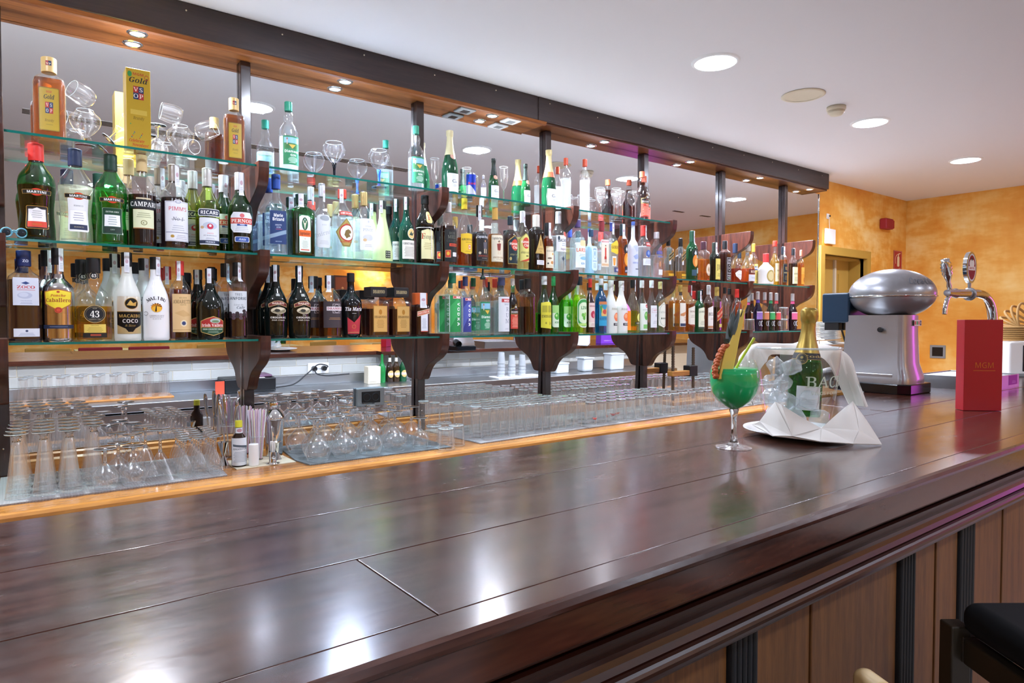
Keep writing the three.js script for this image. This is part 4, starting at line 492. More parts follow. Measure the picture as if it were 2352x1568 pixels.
lab('amstel', 100, 160, (d) => { d.e(0.5, 0.5, 0.5, 0.5, '#d8dadc').e(0.5, 0.5, 0.43, 0.44, '#8c2428').e(0.5, 0.36, 0.3, 0.16, '#eceae6').r(0.12, 0.46, 0.76, 0.14, '#f0eee8').t('AMSTEL', 0.5, 0.53, 0.1, '#a02428', 'bold', SA, 0.66).e(0.5, 0.2, 0.08, 0.06, '#2c2c34'); });
lab('coke', 220, 90, (d) => { d.t('Coca-Cola', 0.5, 0.5, 0.7, '#74777e', 'bold italic', SE, 0.9); });
lab('sticker', 120, 40, (d) => { d.r(0, 0, 1, 1, '#f0e8e4').r(0.04, 0.2, 0.2, 0.6, '#d04438').r(0.3, 0.2, 0.22, 0.6, '#5ca45c').r(0.58, 0.2, 0.14, 0.6, '#d85040').r(0.8, 0.1, 0.16, 0.35, '#222').r(0.8, 0.55, 0.16, 0.35, '#222'); });
lab('exting', 100, 210, (d) => { d.r(0, 0, 1, 1, '#b02430').s(0.04, 0.02, 0.92, 0.96, '#e8d8c8', 0.02).rr(0.42, 0.3, 0.28, 0.56, '#f0e4c4', 0.12).r(0.5, 0.18, 0.12, 0.14, '#f0e4c4').p([[0.5, 0.16], [0.8, 0.1], [0.8, 0.15], [0.56, 0.2]], '#f0e4c4'); d.g.strokeStyle = '#f0e4c4'; d.g.lineWidth = 5; d.g.beginPath(); d.g.moveTo(50, 40); d.g.bezierCurveTo(18, 50, 18, 110, 26, 150); d.g.stroke(); d.r(0.6, 0.93, 0.3, 0.02, '#f0e4c4'); });
lab('bitters', 100, 190, (d) => { d.r(0, 0, 1, 1, '#dfe4ea').p([[0.1, 0.22], [0.9, 0.3], [0.9, 0.38], [0.1, 0.3]], '#54606c').t('ANGOSTURA', 0.5, 0.4, 0.09, '#4c5864', 'bold', SE, 0.8).fine(0.5, 0.5, 0.8, 8, 0.05, '#8c98a4'); });
lab('bitters_neck', 60, 60, (d) => { d.r(0, 0, 1, 1, '#dfe4ea').e(0.5, 0.5, 0.3, 0.34, '#b88c94'); });
lab('beer', 70, 80, (d) => { d.e(0.5, 0.5, 0.48, 0.48, '#c8a868').r(0.02, 0.36, 0.96, 0.28, '#e8e4dc').t('Estrella', 0.5, 0.5, 0.22, '#a8382c', 'bold', SE, 0.9); });
lab('orangecard', 60, 80, (d) => { d.r(0, 0, 1, 1, '#d8482c').fine(0.4, 0.2, 0.5, 3, 0.08, '#f0b8a0'); });
lab('seal', 24, 110, (d) => { d.r(0, 0, 1, 1, '#dfe1e8').e(0.5, 0.45, 0.3, 0.1, '#c0a0ac').fine(0.5, 0.65, 0.7, 4, 0.07, '#aab0c0'); });
lab('beerglass', 50, 24, (d) => { d.p([[0, 0], [1, 0], [0.85, 0.6], [0.5, 1], [0.15, 0.6]], '#b8302c').r(0.1, 0.15, 0.8, 0.2, '#e8e0d8'); });
lab('magenta', 160, 90, (d) => { d.r(0, 0, 1, 1, '#a024a0').fine(0.6, 0.6, 0.5, 3, 0.1, '#d890d8'); });
lab('violetbox', 160, 90, (d) => { d.r(0, 0, 1, 1, '#7c3cc8').t('2 unidades', 0.6, 0.7, 0.16, '#c8a8f0', 'bold', SA, 0.6); });
const sheetTex = new THREE.CanvasTexture(sheet); sheetTex.colorSpace = THREE.SRGBColorSpace; sheetTex.magFilter = THREE.LinearFilter;
M.print = std({ map: sheetTex, alphaTest: 0.5, roughness: 0.5 });
M.printGloss = std({ map: sheetTex, alphaTest: 0.5, roughness: 0.2 });
M.foilPrint = std({ map: sheetTex, alphaTest: 0.5, roughness: 0.28, metalness: 0.45 });
function useLabel(g, id) { const [u0, v0, u1, v1] = LAB[id], a = g.attributes.uv; for (let i = 0; i < a.count; i++) a.setXY(i, u0 + a.getX(i) * (u1 - u0), v0 + a.getY(i) * (v1 - v0)); return g; }
const flatLabel = (id, w, h) => useLabel(new THREE.PlaneGeometry(w, h), id);
// ---------- bottles ----------
// profiles: [height share, radius share]; the neck ends at 1
const PROF = {
  std: [[0, 0.94], [0.012, 1], [0.58, 1], [0.65, 0.94], [0.71, 0.7], [0.77, 0.42], [0.83, 0.35], [1, 0.34]],
  sloped: [[0, 0.94], [0.012, 1], [0.5, 1], [0.58, 0.93], [0.67, 0.62], [0.74, 0.42], [0.82, 0.36], [1, 0.34]],
  vermouth: [[0, 0.88], [0.02, 0.95], [0.14, 0.93], [0.3, 0.87], [0.44, 0.93], [0.57, 1], [0.65, 0.93], [0.74, 0.62], [0.81, 0.38], [0.88, 0.33], [1, 0.32]],
  flask: [[0, 0.95], [0.02, 1], [0.68, 1], [0.745, 0.9], [0.79, 0.55], [0.82, 0.42], [1, 0.4]],
  square: [[0, 0.95], [0.02, 1], [0.67, 1], [0.72, 0.93], [0.77, 0.55], [0.81, 0.4], [1, 0.38]],
  tallneck: [[0, 0.95], [0.015, 1], [0.5, 1], [0.57, 0.95], [0.62, 0.75], [0.67, 0.45], [0.72, 0.36], [1, 0.33]],
  cream: [[0, 0.9], [0.02, 0.96], [0.25, 1], [0.42, 1], [0.52, 0.93], [0.62, 0.66], [0.7, 0.42], [0.78, 0.33], [1, 0.29]],
  coconut: [[0, 0.94], [0.02, 1], [0.42, 1], [0.52, 0.93], [0.63, 0.68], [0.73, 0.43], [0.8, 0.37], [1, 0.36]],
  belly: [[0, 0.78], [0.02, 0.82], [0.28, 0.92], [0.48, 1], [0.57, 0.94], [0.65, 0.62], [0.71, 0.37], [0.8, 0.31], [1, 0.29]],
  wide: [[0, 0.9], [0.03, 1], [0.45, 1], [0.53, 0.93], [0.6, 0.68], [0.66, 0.42], [0.74, 0.33], [1, 0.33]],
  squat: [[0, 0.92], [0.03, 1], [0.66, 1], [0.72, 0.9], [0.77, 0.5], [0.8, 0.34], [1, 0.34]],
  cone: [[0, 0.96], [0.02, 1], [0.12, 1], [0.35, 0.8], [0.6, 0.5], [0.72, 0.36], [0.8, 0.34], [1, 0.34]],
  cava: [[0, 0.96], [0.015, 1], [0.36, 1], [0.46, 0.93], [0.58, 0.7], [0.72, 0.46], [0.82, 0.37], [0.9, 0.34], [0.93, 0.4], [1, 0.4]],
  decanter: [[0, 0.86], [0.03, 0.94], [0.28, 1], [0.42, 0.93], [0.54, 0.6], [0.63, 0.38], [0.7, 0.33], [1, 0.33]],
  slim: [[0, 0.94], [0.012, 1], [0.66, 1], [0.72, 0.92], [0.77, 0.62], [0.81, 0.44], [0.86, 0.4], [1, 0.4]],
  friar: [[0, 0.84], [0.02, 0.9], [0.2, 0.92], [0.42, 0.86], [0.5, 0.84], [0.56, 0.95], [0.63, 0.9], [0.72, 0.6], [0.8, 0.4], [0.86, 0.36], [1, 0.35]],
  bulged: [[0, 0.94], [0.012, 1], [0.52, 1], [0.59, 0.95], [0.66, 0.7], [0.71, 0.46], [0.76, 0.5], [0.8, 0.53], [0.84, 0.42], [0.88, 0.36], [1, 0.36]],
  cork: [[0, 0.96], [0.015, 1], [0.36, 1], [0.46, 0.93], [0.58, 0.7], [0.72, 0.46], [0.8, 0.385], [0.855, 0.375], [0.885, 0.44], [0.93, 0.475], [0.975, 0.455], [0.995, 0.36], [1, 0.3]],
  long: [[0, 0.95], [0.012, 1], [0.48, 1], [0.55, 0.9], [0.63, 0.62], [0.7, 0.44], [0.78, 0.36], [1, 0.34]],
};
function curveAt(pts, t) {   // monotone cubic through the profile
  let i = 0; while (i < pts.length - 2 && t > pts[i + 1][0]) i++;
  const s = (k) => (pts[k + 1][1] - pts[k][1]) / (pts[k + 1][0] - pts[k][0]), m = (k) => { if (k === 0) return s(0); if (k === pts.length - 1) return s(k - 1); const a = s(k - 1), b = s(k); return a * b <= 0 ? 0 : (2 * a * b) / (a + b); };
  const [x0, y0] = pts[i], [x1, y1] = pts[i + 1], h = x1 - x0, u = Math.min(1, Math.max(0, (t - x0) / h)), u2 = u * u, u3 = u2 * u;
  return (2 * u3 - 3 * u2 + 1) * y0 + (u3 - 2 * u2 + u) * h * m(i) + (-2 * u3 + 3 * u2) * y1 + (u3 - u2) * h * m(i + 1);
}
function surfaceOf(k, H, R) {   // point on the bottle skin
  const pts = PROF[k.p], e0 = k.e ?? 2, a0 = k.a ?? 1, top = k.neck ?? 1;
  return (th, t, off = 0) => {
    const r = curveAt(pts, t), w = Math.min(1, Math.max(0, (r - 0.5) / 0.4)), e = 2 + (e0 - 2) * w, a = 1 + (a0 - 1) * w;
    const c = Math.abs(Math.cos(th)) / a, s = Math.abs(Math.sin(th));
    const q = Math.pow(Math.pow(c, e) + Math.pow(s, e), -1 / e) * r * R + off;
    return [q * Math.sin(th), t * H, q * Math.cos(th)];
  };
}
function skin(S, t0, t1, seg, rings, off = 0, capTop = false, capBottom = true, ts = null) {
  const list = ts ? ts.filter((t) => t > t0 + 1e-4 && t < t1 - 1e-4) : [];
  let tt = [t0, ...list, t1];
  for (let i = 1; i < rings; i++) tt.push(t0 + ((t1 - t0) * i) / rings);
  tt = [...new Set(tt.map((t) => +t.toFixed(4)))].sort((a, b) => a - b);
  const g = grid(seg, tt.length - 1, (u, v) => S(u * Math.PI * 2, tt[Math.round(v * (tt.length - 1))], off));
  // close the seam's normals
  const n = g.attributes.normal, W = seg + 1;
  for (let j = 0; j < tt.length; j++) { const a = j * W, b = a + seg, v = new THREE.Vector3(n.getX(a) + n.getX(b), n.getY(a) + n.getY(b), n.getZ(a) + n.getZ(b)).normalize(); n.setXYZ(a, v.x, v.y, v.z); n.setXYZ(b, v.x, v.y, v.z); }
  const out = [g], disc = (t, up) => { const d = grid(seg, 1, (u, v) => { const p = S(u * Math.PI * 2, t, off); return [p[0] * (up ? 1 - v : v), p[1] + (up ? 0 : 0), p[2] * (up ? 1 - v : v)]; }); return d; };
  if (capTop) out.push(disc(t1, true));
  if (capBottom) out.push(disc(t0, false));
  return out.length > 1 ? join(out) : g;
}
const glassCache = new Map();
// a ray crosses the skin twice, so each crossing takes about half of the colour
const thinned = (hex, p) => { const v = [1, 3, 5].map((i) => parseInt(hex.slice(i, i + 2), 16) / 255), q = Math.min(...v) > 0.78 ? 0.4 : p; return new THREE.Color().setRGB(...v.map((x) => Math.pow(x, q)), THREE.SRGBColorSpace); };
function glassMat(c) {   // '#rrggbb' clear tint, '#rrggbb!' opaque glossy, '#rrggbb~' frosted, '#rrggbb^' mirror-metal, '#rrggbb*' matt
  if (!glassCache.has(c)) {
    const col = c.slice(0, 7), m = c[7];
    glassCache.set(c, m === '!' ? phy({ color: col, roughness: 0.07, clearcoat: 0.5, clearcoatRoughness: 0.03 }) : m === '~' ? phy({ color: col, roughness: 0.42, transmission: 0.22, thickness: 0 }) : m === '^' ? std({ color: col, metalness: 1, roughness: 0.13 }) : m === '*' ? std({ color: col, roughness: 0.45 }) : pane(thinned(col, 0.62), 0.26, { ior: 1.8, roughnessMap: glassRibs }));
  }
  return glassCache.get(c);
}
const liquidMat = (c) => { const k = 'L' + c; if (!glassCache.has(k)) glassCache.set(k, c[7] === '!' ? std({ color: c.slice(0, 7), roughness: 0.12 }) : phy({ color: thinned(c, 0.6), roughness: 0.32, transmission: 1, thickness: 0, specularIntensity: 0.3 })); return glassCache.get(k); };
const capMat = (c) => { const k = 'C' + c; if (!glassCache.has(k)) glassCache.set(k, std({ color: c.slice(0, 7), roughness: 0.36, metalness: c[7] === 'm' ? 0.7 : 0.0 })); return glassCache.get(k); };
function makeBottle(id, H, R) {
  const k = KIND[id], S = surfaceOf(k, H, R), seg = (k.e ?? 2) > 2 ? 40 : 28, root = new THREE.Group(), ts = PROF[k.p].map((p) => p[0]);
  const [cc, ct, cs = 1.12, cn] = k.cap, topT = k.top ?? 0.995;
  obj('glass_body', skin(S, 0, topT, seg, 22, 0, false, true, ts), glassMat(k.g), root);
  if (k.q) obj('liquid', skin(S, 0.018, k.q[1], seg, 12, -0.0022, true, true, ts), liquidMat(k.q[0]), root);
  const rn = curveAt(PROF[k.p], Math.min(1, ct + 0.01)) * R * cs, y0 = ct * H;
  const b = Math.min(0.002, (H - y0) * 0.12);
  if (cn === 'foil') { // wired cork under crinkled foil
    const f = skin((th, t, o) => { const p = S(th, t, 0.0012 + 0.0006 * Math.sin(th * 9 + t * 160) * (t > 0.86 ? 1 : 0.15)); return p; }, ct, 1, 28, 16, 0, true, false, ts);
    obj('foil', f, capMat(cc), root);
  } else if (cn === 'block') obj('stopper', rbox(-R * 0.72, y0, -R * 0.72, R * 0.72, H, R * 0.72, 0.003), capMat(cc), root);
  else {
    const pts = [[rn * 0.98, y0], [rn, y0 + b], [rn, y0 + (H - y0) * 0.42], [rn * 0.97, y0 + (H - y0) * 0.45], [rn, y0 + (H - y0) * 0.48], [rn, H - b], [rn - b, H], [0, H + 0.0004]];
    obj(cn === 'pour' ? 'pourer' : 'cap', cn === 'pour' ? [lathe([[rn, y0], [rn, y0 + 0.012], [rn * 0.4, y0 + 0.02], [rn * 0.3, H], [0, H]], 16)] : lathe(pts, 20), capMat(cc), root);
  }
  for (const [lid, t0, t1, deg, kind, mid = 0] of k.lab ?? []) {
    const a = (deg * Math.PI) / 180, m = (mid * Math.PI) / 180, off = 0.0009 + (t0 >= ct ? (cs - 1) * R * 0.4 + 0.0006 : 0);
    const capped = t0 >= ct - 0.02 && cn !== 'foil';
    const g = grid(14, 8, (u, v) => { const th = m + (u * 2 - 1) * a, t = t0 + v * (t1 - t0); if (capped) { const q = (cn === 'block' ? R * 0.72 : rn) + 0.0009; return cn === 'block' ? [q * Math.max(-1, Math.min(1, Math.tan(th))), t * H, q] : [q * Math.sin(th), t * H, q * Math.cos(th)]; } return S(th, t, off); });
    obj('label', useLabel(g, lid), kind === 'foil' ? M.foilPrint : kind === 'gloss' ? M.printGloss : M.print, root);
  }
  if (k.seal !== undefined) {   // paper tax seal over the cap and down the neck
    const m = (k.seal * Math.PI) / 180;
    const g = grid(4, 8, (u, v) => { const th = m + (u - 0.5) * 0.9, t = ct - 0.07 + v * (1.0 - ct + 0.068), q = Math.max(rn, Math.hypot(S(th, t)[0], S(th, t)[2])) + 0.0012; return [q * Math.sin(th), t * H, q * Math.cos(th)]; });
    obj('tax_seal', useLabel(g, 'seal'), M.print, root);
  }
  if (k.extra) k.extra(root, H, R, S);
  return root;
}
const madeBottle = new Map();
function bottle(id, x, y, z, H, R, turn = 0) {
  const k = KIND[id], key = id, had = madeBottle.get(key);
  let o;
  if (had) { o = had.clone(); o.userData = {}; if (Math.abs(H / had.H - 1) > 0.004 || Math.abs(R / had.R - 1) > 0.004) o.scale.set(R / had.R, H / had.H, R / had.R); }
  else { o = makeBottle(id, H, R); o.H = H; o.R = R; madeBottle.set(key, o); }
  o.name = numbered(k.n); o.position.set(x, y, z); o.rotation.y = turn; scene.add(o);
  return tag(o, k.L, 'bottle', k.G);
}
const W = '#f3f8f7', TW = 'twin bottles';
const dark = '#07100d!';
const KIND = {
  // top shelf
  gold: { n: 'brandy_bottle', L: 'flat brandy bottle with gold label and cream stopper on the top shelf', p: 'flask', e: 3.4, a: 0.62, g: W, q: ['#a05a1e', 0.74], cap: ['#d9b978', 0.82, 1.15], lab: [['gold', 0.1, 0.62, 46], ['goldcap', 0.88, 0.96, 35]], G: 'gold label brandy bottles' },
  ginA: { n: 'gin_bottle', L: 'clear gin bottle with green cap and green landscape label on the top shelf', p: 'bulged', g: W, q: ['#eef8f4', 0.5], cap: ['#2c9a7c', 0.87, 1.12], lab: [['diamond_gin', 0.1, 0.5, 55]], G: 'clear gin bottles on the top shelf' },
  cavaA: { n: 'sparkling_wine_bottle', L: 'large green sparkling wine bottle with cream foil and dark neck band', p: 'cava', g: '#0a3f26!', cap: ['#d8cfa0', 0.62, 1, 'foil'], lab: [['cava', 0.05, 0.33, 55], ['cava_seal', 0.55, 0.66, 34]] },
  cavaB: { n: 'sparkling_wine_bottle', L: 'large green sparkling wine bottle with gold foil and orange neck band', p: 'cava', g: '#0d4428!', cap: ['#d9c98c', 0.62, 1, 'foil'], lab: [['cava', 0.05, 0.33, 55], ['cava_seal', 0.55, 0.66, 34]], extra: (r, H, R, S) => obj('neck_band', skin(S, 0.53, 0.62, 24, 4, 0.0014, false, false), capMat('#d8683c'), r) },
  cavaS: { n: 'sparkling_wine_bottle', L: 'small green sparkling wine bottle with black foil cap', p: 'cava', g: '#124a26!', cap: ['#12241e', 0.6, 1, 'foil'], lab: [['cava', 0.05, 0.36, 58], ['cava_seal', 0.5, 0.62, 34]], G: 'small sparkling wine bottles' },
  mini: { n: 'miniature_bottle', L: 'tiny clear bottle beside the energy drink can', p: 'std', g: W, q: ['#dfeaea', 0.5], cap: ['#c8c8c4', 0.86, 1.15], lab: [] },
  redcap: { n: 'vodka_bottle', L: 'tall clear bottle with orange red cap and no label on the top shelf', p: 'slim', g: W, q: ['#f0f7f8', 0.62], cap: ['#d2502c', 0.87, 1.12], lab: [], G: 'unlabelled clear bottles with orange caps' },
  rumT: { n: 'rum_bottle', L: 'dark rum bottle with orange label and orange cap on the top shelf', p: 'bulged', g: W, q: ['#5c1a10', 0.78], cap: ['#d4603c', 0.88, 1.15], lab: [['diamond_rum', 0.08, 0.54, 60]], G: 'dark rum bottles on the top shelf' },
  // middle shelf
  mRed: { n: 'vermouth_bottle', L: 'waisted green vermouth bottle with red cap and dark red contents', p: 'vermouth', g: '#2fae62', q: ['#12080a!', 0.56], cap: ['#d8322c', 0.82, 1.14], lab: [['m_red', 0.1, 0.52, 52]] },
  mWhite: { n: 'vermouth_bottle', L: 'waisted clear vermouth bottle with navy cap and pale contents', p: 'vermouth', g: W, q: ['#f6f4d6', 0.6], cap: ['#1d2c4c', 0.82, 1.14], lab: [['m_white', 0.1, 0.52, 52]] },
  mDry: { n: 'vermouth_bottle', L: 'waisted bright green vermouth bottle with dark green cap', p: 'vermouth', g: '#4cc06c', q: ['#7fd08c', 0.62], cap: ['#12382a', 0.82, 1.14], lab: [['m_dry', 0.1, 0.52, 52]] },
  campari: { n: 'bitter_bottle', L: 'dark red aperitif bottle with black lettered band and cream label', p: 'std', g: '#f4e6e4', q: ['#46100e', 0.56], cap: ['#cdb27c', 0.82, 1.12], lab: [['campari', 0.18, 0.52, 62]], G: 'dark red aperitif bottles' },
  pimms: { n: 'gin_liqueur_bottle', L: 'dark bottle with tall white label in red lettering', p: 'std', g: '#eef0f2', q: ['#1c1014!', 0.6], cap: ['#b9b0a8m', 0.8, 1.12], lab: [['pimms', 0.08, 0.57, 56]], seal: 20, G: 'tall white label bottles' },
  ricard: { n: 'pastis_bottle', L: 'olive green pastis bottle with silver neck and dark blue name band', p: 'sloped', g: '#c4d86a', q: ['#b6ac34', 0.4], cap: ['#c9c9c4m', 0.78, 1.1], lab: [['ricard', 0.06, 0.5, 62]], G: 'olive green pastis bottles' },
  pernod: { n: 'pastis_bottle', L: 'dark green pastis bottle with eight sided white label and red band', p: 'sloped', g: '#2c8a4e', q: ['#1d5c34', 0.5], cap: ['#cfcfd2m', 0.78, 1.1], lab: [['pernod', 0.08, 0.5, 58]], seal: 10, G: 'dark green pastis bottles' },
  brizard: { n: 'anisette_bottle', L: 'clear anisette bottle with deep blue label and blue cap', p: 'tallneck', e: 3, a: 0.85, g: '#eef6fb', q: ['#e4f0f8', 0.52], cap: ['#234a9c', 0.82, 1.14], lab: [['brizard', 0.13, 0.54, 44]], G: 'blue label anisette bottles' },
  jager: { n: 'herb_liqueur_bottle', L: 'flat green herb liqueur bottle with stag label and orange stripe', p: 'flask', e: 5, a: 0.6, g: '#2f9c50', q: ['#1f6a34', 0.6], cap: ['#173c28', 0.85, 1.14], lab: [['jager', 0.06, 0.66, 40]], seal: -28, G: 'flat green liqueur bottles' },
  silver: { n: 'vodka_bottle', L: 'clear vodka bottle with silver oval and slanted grey script', p: 'tallneck', g: '#f0f4f6', q: ['#eef4f6', 0.5], cap: ['#d9dcdfm', 0.82, 1.14], lab: [['silveroval', 0.12, 0.58, 62]], seal: 30, G: 'clear vodka bottles with silver ovals' },
  mono: { n: 'anise_bottle', L: 'clear diamond cut anise bottle with red cap and lozenge label', p: 'std', g: '#f1f6f6', q: ['#edf5f5', 0.6], cap: ['#d2402c', 0.87, 1.2], lab: [['anismono', 0.16, 0.68, 62]], seal: -30 },
  pinot: { n: 'grappa_bottle', L: 'clear grappa bottle with pale grey label and gold cap', p: 'std', g: '#f1f5f6', q: ['#eff5f6', 0.6], cap: ['#cbb67cm', 0.8, 1.12], lab: [['pinot', 0.14, 0.6, 60]], G: 'clear grappa bottles' },
  limon: { n: 'lemon_liqueur_bottle', L: 'cloudy pale green conical lemon liqueur bottle with dark cap', p: 'cone', g: '#dcecb0~', cap: ['#1d2c26', 0.86, 1.12], lab: [['limon', 0.05, 0.17, 16, '', 12]], seal: -40, G: 'conical lemon liqueur bottles' },
  fernet: { n: 'bitter_bottle', L: 'green bitter bottle with eagle medallion and cream label', p: 'long', g: '#083a2c!', cap: ['#132420', 0.87, 1.14], lab: [['fernet', 0.04, 0.55, 60]], seal: -40, G: 'eagle label bitter bottles' },
  frang: { n: 'hazelnut_liqueur_bottle', L: 'dark robed friar shaped liqueur bottle with cream label and white cord', p: 'friar', g: '#14120c!', cap: ['#101412', 0.87, 1.15], lab: [['frang', 0.06, 0.5, 60], ['frang_neck', 0.58, 0.76, 26]], extra: (r, H, R, S) => obj('waist_cord', [tube([...Array(13).keys()].map((i) => S((i / 12) * Math.PI * 2, 0.52, 0.001)), 0.0016, 40, 6, true), tube([S(0.15, 0.52, 0.002), S(0.2, 0.35, 0.004), S(0.16, 0.16, 0.003), S(0.22, 0.1, 0.003)], 0.0016, 16, 6)], M.linen, r) },
  miel: { n: 'rum_bottle', L: 'dark rum bottle with black label and small red crest', p: 'std', g: '#f1ece6', q: ['#2a1206!', 0.62], cap: ['#d9dadd', 0.84, 1.14], lab: [['ronmiel', 0.05, 0.56, 56]], G: 'black label rum bottles' },
  areh: { n: 'rum_bottle', L: 'golden brown rum bottle with yellow label and yellow cap', p: 'sloped', g: W, q: ['#a84e14', 0.42], cap: ['#dcc02c', 0.84, 1.14], lab: [['arehucas', 0.18, 0.48, 60]] },
  captB: { n: 'rum_bottle', L: 'black rum bottle with dark seafarer label', p: 'wide', g: '#eeeaea', q: ['#1d0f0e!', 0.56], cap: ['#1a1c1e', 0.82, 1.15], lab: [['capt_black', 0.1, 0.54, 56]], seal: -30 },
  captG: { n: 'rum_bottle', L: 'amber spiced rum bottle with cream seafarer label', p: 'wide', g: W, q: ['#d88a1c', 0.56], cap: ['#cfa24c', 0.8, 1.12], lab: [['capt_gold', 0.1, 0.54, 56]] },
  hav7: { n: 'rum_bottle', L: 'dark amber rum bottle with arched black label and red disc', p: 'std', g: W, q: ['#5c2a0c', 0.74], cap: ['#16303c', 0.84, 1.14], lab: [['havana7', 0.08, 0.64, 62]] },
  hav3: { n: 'rum_bottle', L: 'pale rum bottle with arched yellow label and red disc', p: 'std', g: '#f4f6e8', q: ['#e8e0a0', 0.55], cap: ['#dcdfe0', 0.8, 1.12], lab: [['havana3', 0.12, 0.62, 62]], seal: 20 },
  tri: { n: 'rum_bottle', L: 'black rum bottle with gold triangular label and white cap', p: 'square', e: 3, g: '#120c0a!', cap: ['#dcd8cc', 0.78, 1.15], lab: [['triangle', 0.08, 0.66, 46]] },
  bacG: { n: 'rum_bottle', L: 'small amber rum bottle with cream label and black cap', p: 'std', g: W, q: ['#b0561c', 0.68], cap: ['#181c20', 0.74, 1.2], lab: [['bacardi_gold', 0.06, 0.52, 60]], seal: 0 },
  bac: { n: 'rum_bottle', L: 'clear white rum bottle with round red emblem', p: 'std', g: '#eff6f8', q: ['#eaf4f8', 0.6], cap: ['#c9ccd0m', 0.8, 1.12], lab: [['bacardi', 0.06, 0.66, 56]] },
  larios: { n: 'gin_bottle', L: 'pale gin bottle with orange lettered label and violet cap', p: 'std', g: '#eaf6fa', q: ['#e6f3f8', 0.66], cap: ['#5a4c84', 0.86, 1.2], lab: [['larios', 0.08, 0.62, 60]] },
  bombay: { n: 'gin_bottle', L: 'square pale blue gin bottle', p: 'square', e: 4, g: '#d2ecf6', q: ['#d4eef8', 0.62], cap: ['#2c4c6c', 0.84, 1.15], lab: [['bombay', 0.06, 0.62, 42]], G: 'pale blue gin bottles' },
  beef: { n: 'gin_bottle', L: 'square clear gin bottle with red coated guard and dark red cap', p: 'square', e: 4, g: W, q: ['#eef4f4', 0.62], cap: ['#8c2c34', 0.8, 1.15], lab: [['beef', 0.14, 0.64, 42]] },
  gord: { n: 'gin_bottle', L: 'clear gin bottle with yellow arched label and blue cap', p: 'std', g: W, q: ['#eff5f4', 0.62], cap: ['#3a4aa0', 0.84, 1.15], lab: [['gordon', 0.05, 0.66, 60]], seal: -20 },
  amber: { n: 'fruit_vodka_bottle', L: 'slim amber fruit spirit bottle with black ball emblem', p: 'slim', g: '#f0c060', q: ['#e2961c', 0.8], cap: ['#2c3c44', 0.78, 1.12], lab: [['amberball', 0.04, 0.66, 60]], seal: -15 },
  goose: { n: 'vodka_bottle', L: 'frosted pale blue vodka bottle', p: 'tallneck', g: '#e2e8f4~', cap: ['#5a74c8', 0.93, 1.1], lab: [['greyg', 0.08, 0.6, 60]] },
  smir: { n: 'vodka_bottle', L: 'clear vodka bottle with red cap and small red name plate', p: 'std', g: '#f0f2f6', q: ['#eef0f6', 0.6], cap: ['#c8302c', 0.8, 1.14], lab: [['smirn', 0.1, 0.68, 58]], seal: 20 },
  abs: { n: 'vodka_bottle', L: 'clear short necked vodka bottle with blue lettering printed on the glass', p: 'slim', g: '#f0f3f8', q: ['#d8d0d8', 0.5], cap: ['#cdd0d4m', 0.86, 1.2], lab: [['absolut', 0.05, 0.64, 56]] },
  slant: { n: 'whisky_bottle', L: 'square nearly empty whisky bottle with slanted black label', p: 'square', e: 4, g: W, q: ['#c88c34', 0.2], cap: ['#16181a', 0.8, 1.15], lab: [['slant', 0.2, 0.72, 42], ['goldband', 0.03, 0.13, 42]], G: 'slanted label whisky bottles' },
  gpeach: { n: 'whisky_bottle', L: 'dark green bottle with orange fruit emblem and green cap', p: 'std', g: '#0e3c22!', cap: ['#1d4c38', 0.78, 1.14], lab: [['gpeach', 0.05, 0.66, 62]], seal: 15 },
  four: { n: 'bourbon_bottle', L: 'amber bourbon bottle with round cream emblem and wine red cap', p: 'square', e: 3, g: W, q: ['#cf7a1c', 0.55], cap: ['#5a3444', 0.8, 1.15], lab: [['fourr', 0.06, 0.5, 52]], seal: 50 },
  jb: { n: 'whisky_bottle', L: 'black glass whisky bottle with narrow yellow label', p: 'std', g: '#10140f!', cap: ['#1f2a24', 0.76, 1.15], lab: [['yellowtall', 0.05, 0.58, 44]], seal: -10 },
  jack: { n: 'whiskey_bottle', L: 'square dark whiskey bottle with black and white label', p: 'square', e: 5, g: W, q: ['#5c2a10', 0.72], cap: ['#14161a', 0.8, 1.15], lab: [['jack', 0.04, 0.6, 43]], seal: 30 },
  cour: { n: 'cognac_bottle', L: 'round shouldered cognac bottle with heart shaped white label', p: 'decanter', g: W, q: ['#a0380f', 0.36], cap: ['#1c2840', 0.76, 1.18], lab: [['ovalwhite', 0.06, 0.32, 56]] },
  remy: { n: 'cognac_bottle', L: 'bulbous cognac bottle with brown and silver labels', p: 'decanter', g: W, q: ['#c05a14', 0.36], cap: ['#b8b0a0', 0.78, 1.15], lab: [['remy', 0.05, 0.34, 50]] },
  blueg: { n: 'brandy_bottle', L: 'clear brandy bottle with yellow cap and blue banded label', p: 'std', g: W, q: ['#e0a83c', 0.5], cap: ['#d8b850', 0.8, 1.14], lab: [['bluegold', 0.04, 0.5, 50]] },
  crest: { n: 'liqueur_bottle', L: 'white glass bottle with red neck and round gold crest', p: 'wide', g: '#e6e6e2*', cap: ['#c43434', 0.72, 1.2], lab: [['crest', 0.04, 0.5, 60]] },
  goldr: { n: 'tequila_bottle', L: 'pale gold bottle with long neck and red cap', p: 'long', g: W, q: ['#d8b03c', 0.72], cap: ['#d83c30', 0.88, 1.2], lab: [['creamtall', 0.1, 0.5, 50]] },
  scot: { n: 'whisky_bottle', L: 'slender amber whisky bottle with dark blue label', p: 'slim', g: W, q: ['#b06a1c', 0.66], cap: ['#14202c', 0.8, 1.15], lab: [['dkscotch', 0.08, 0.56, 58]], seal: -20 },
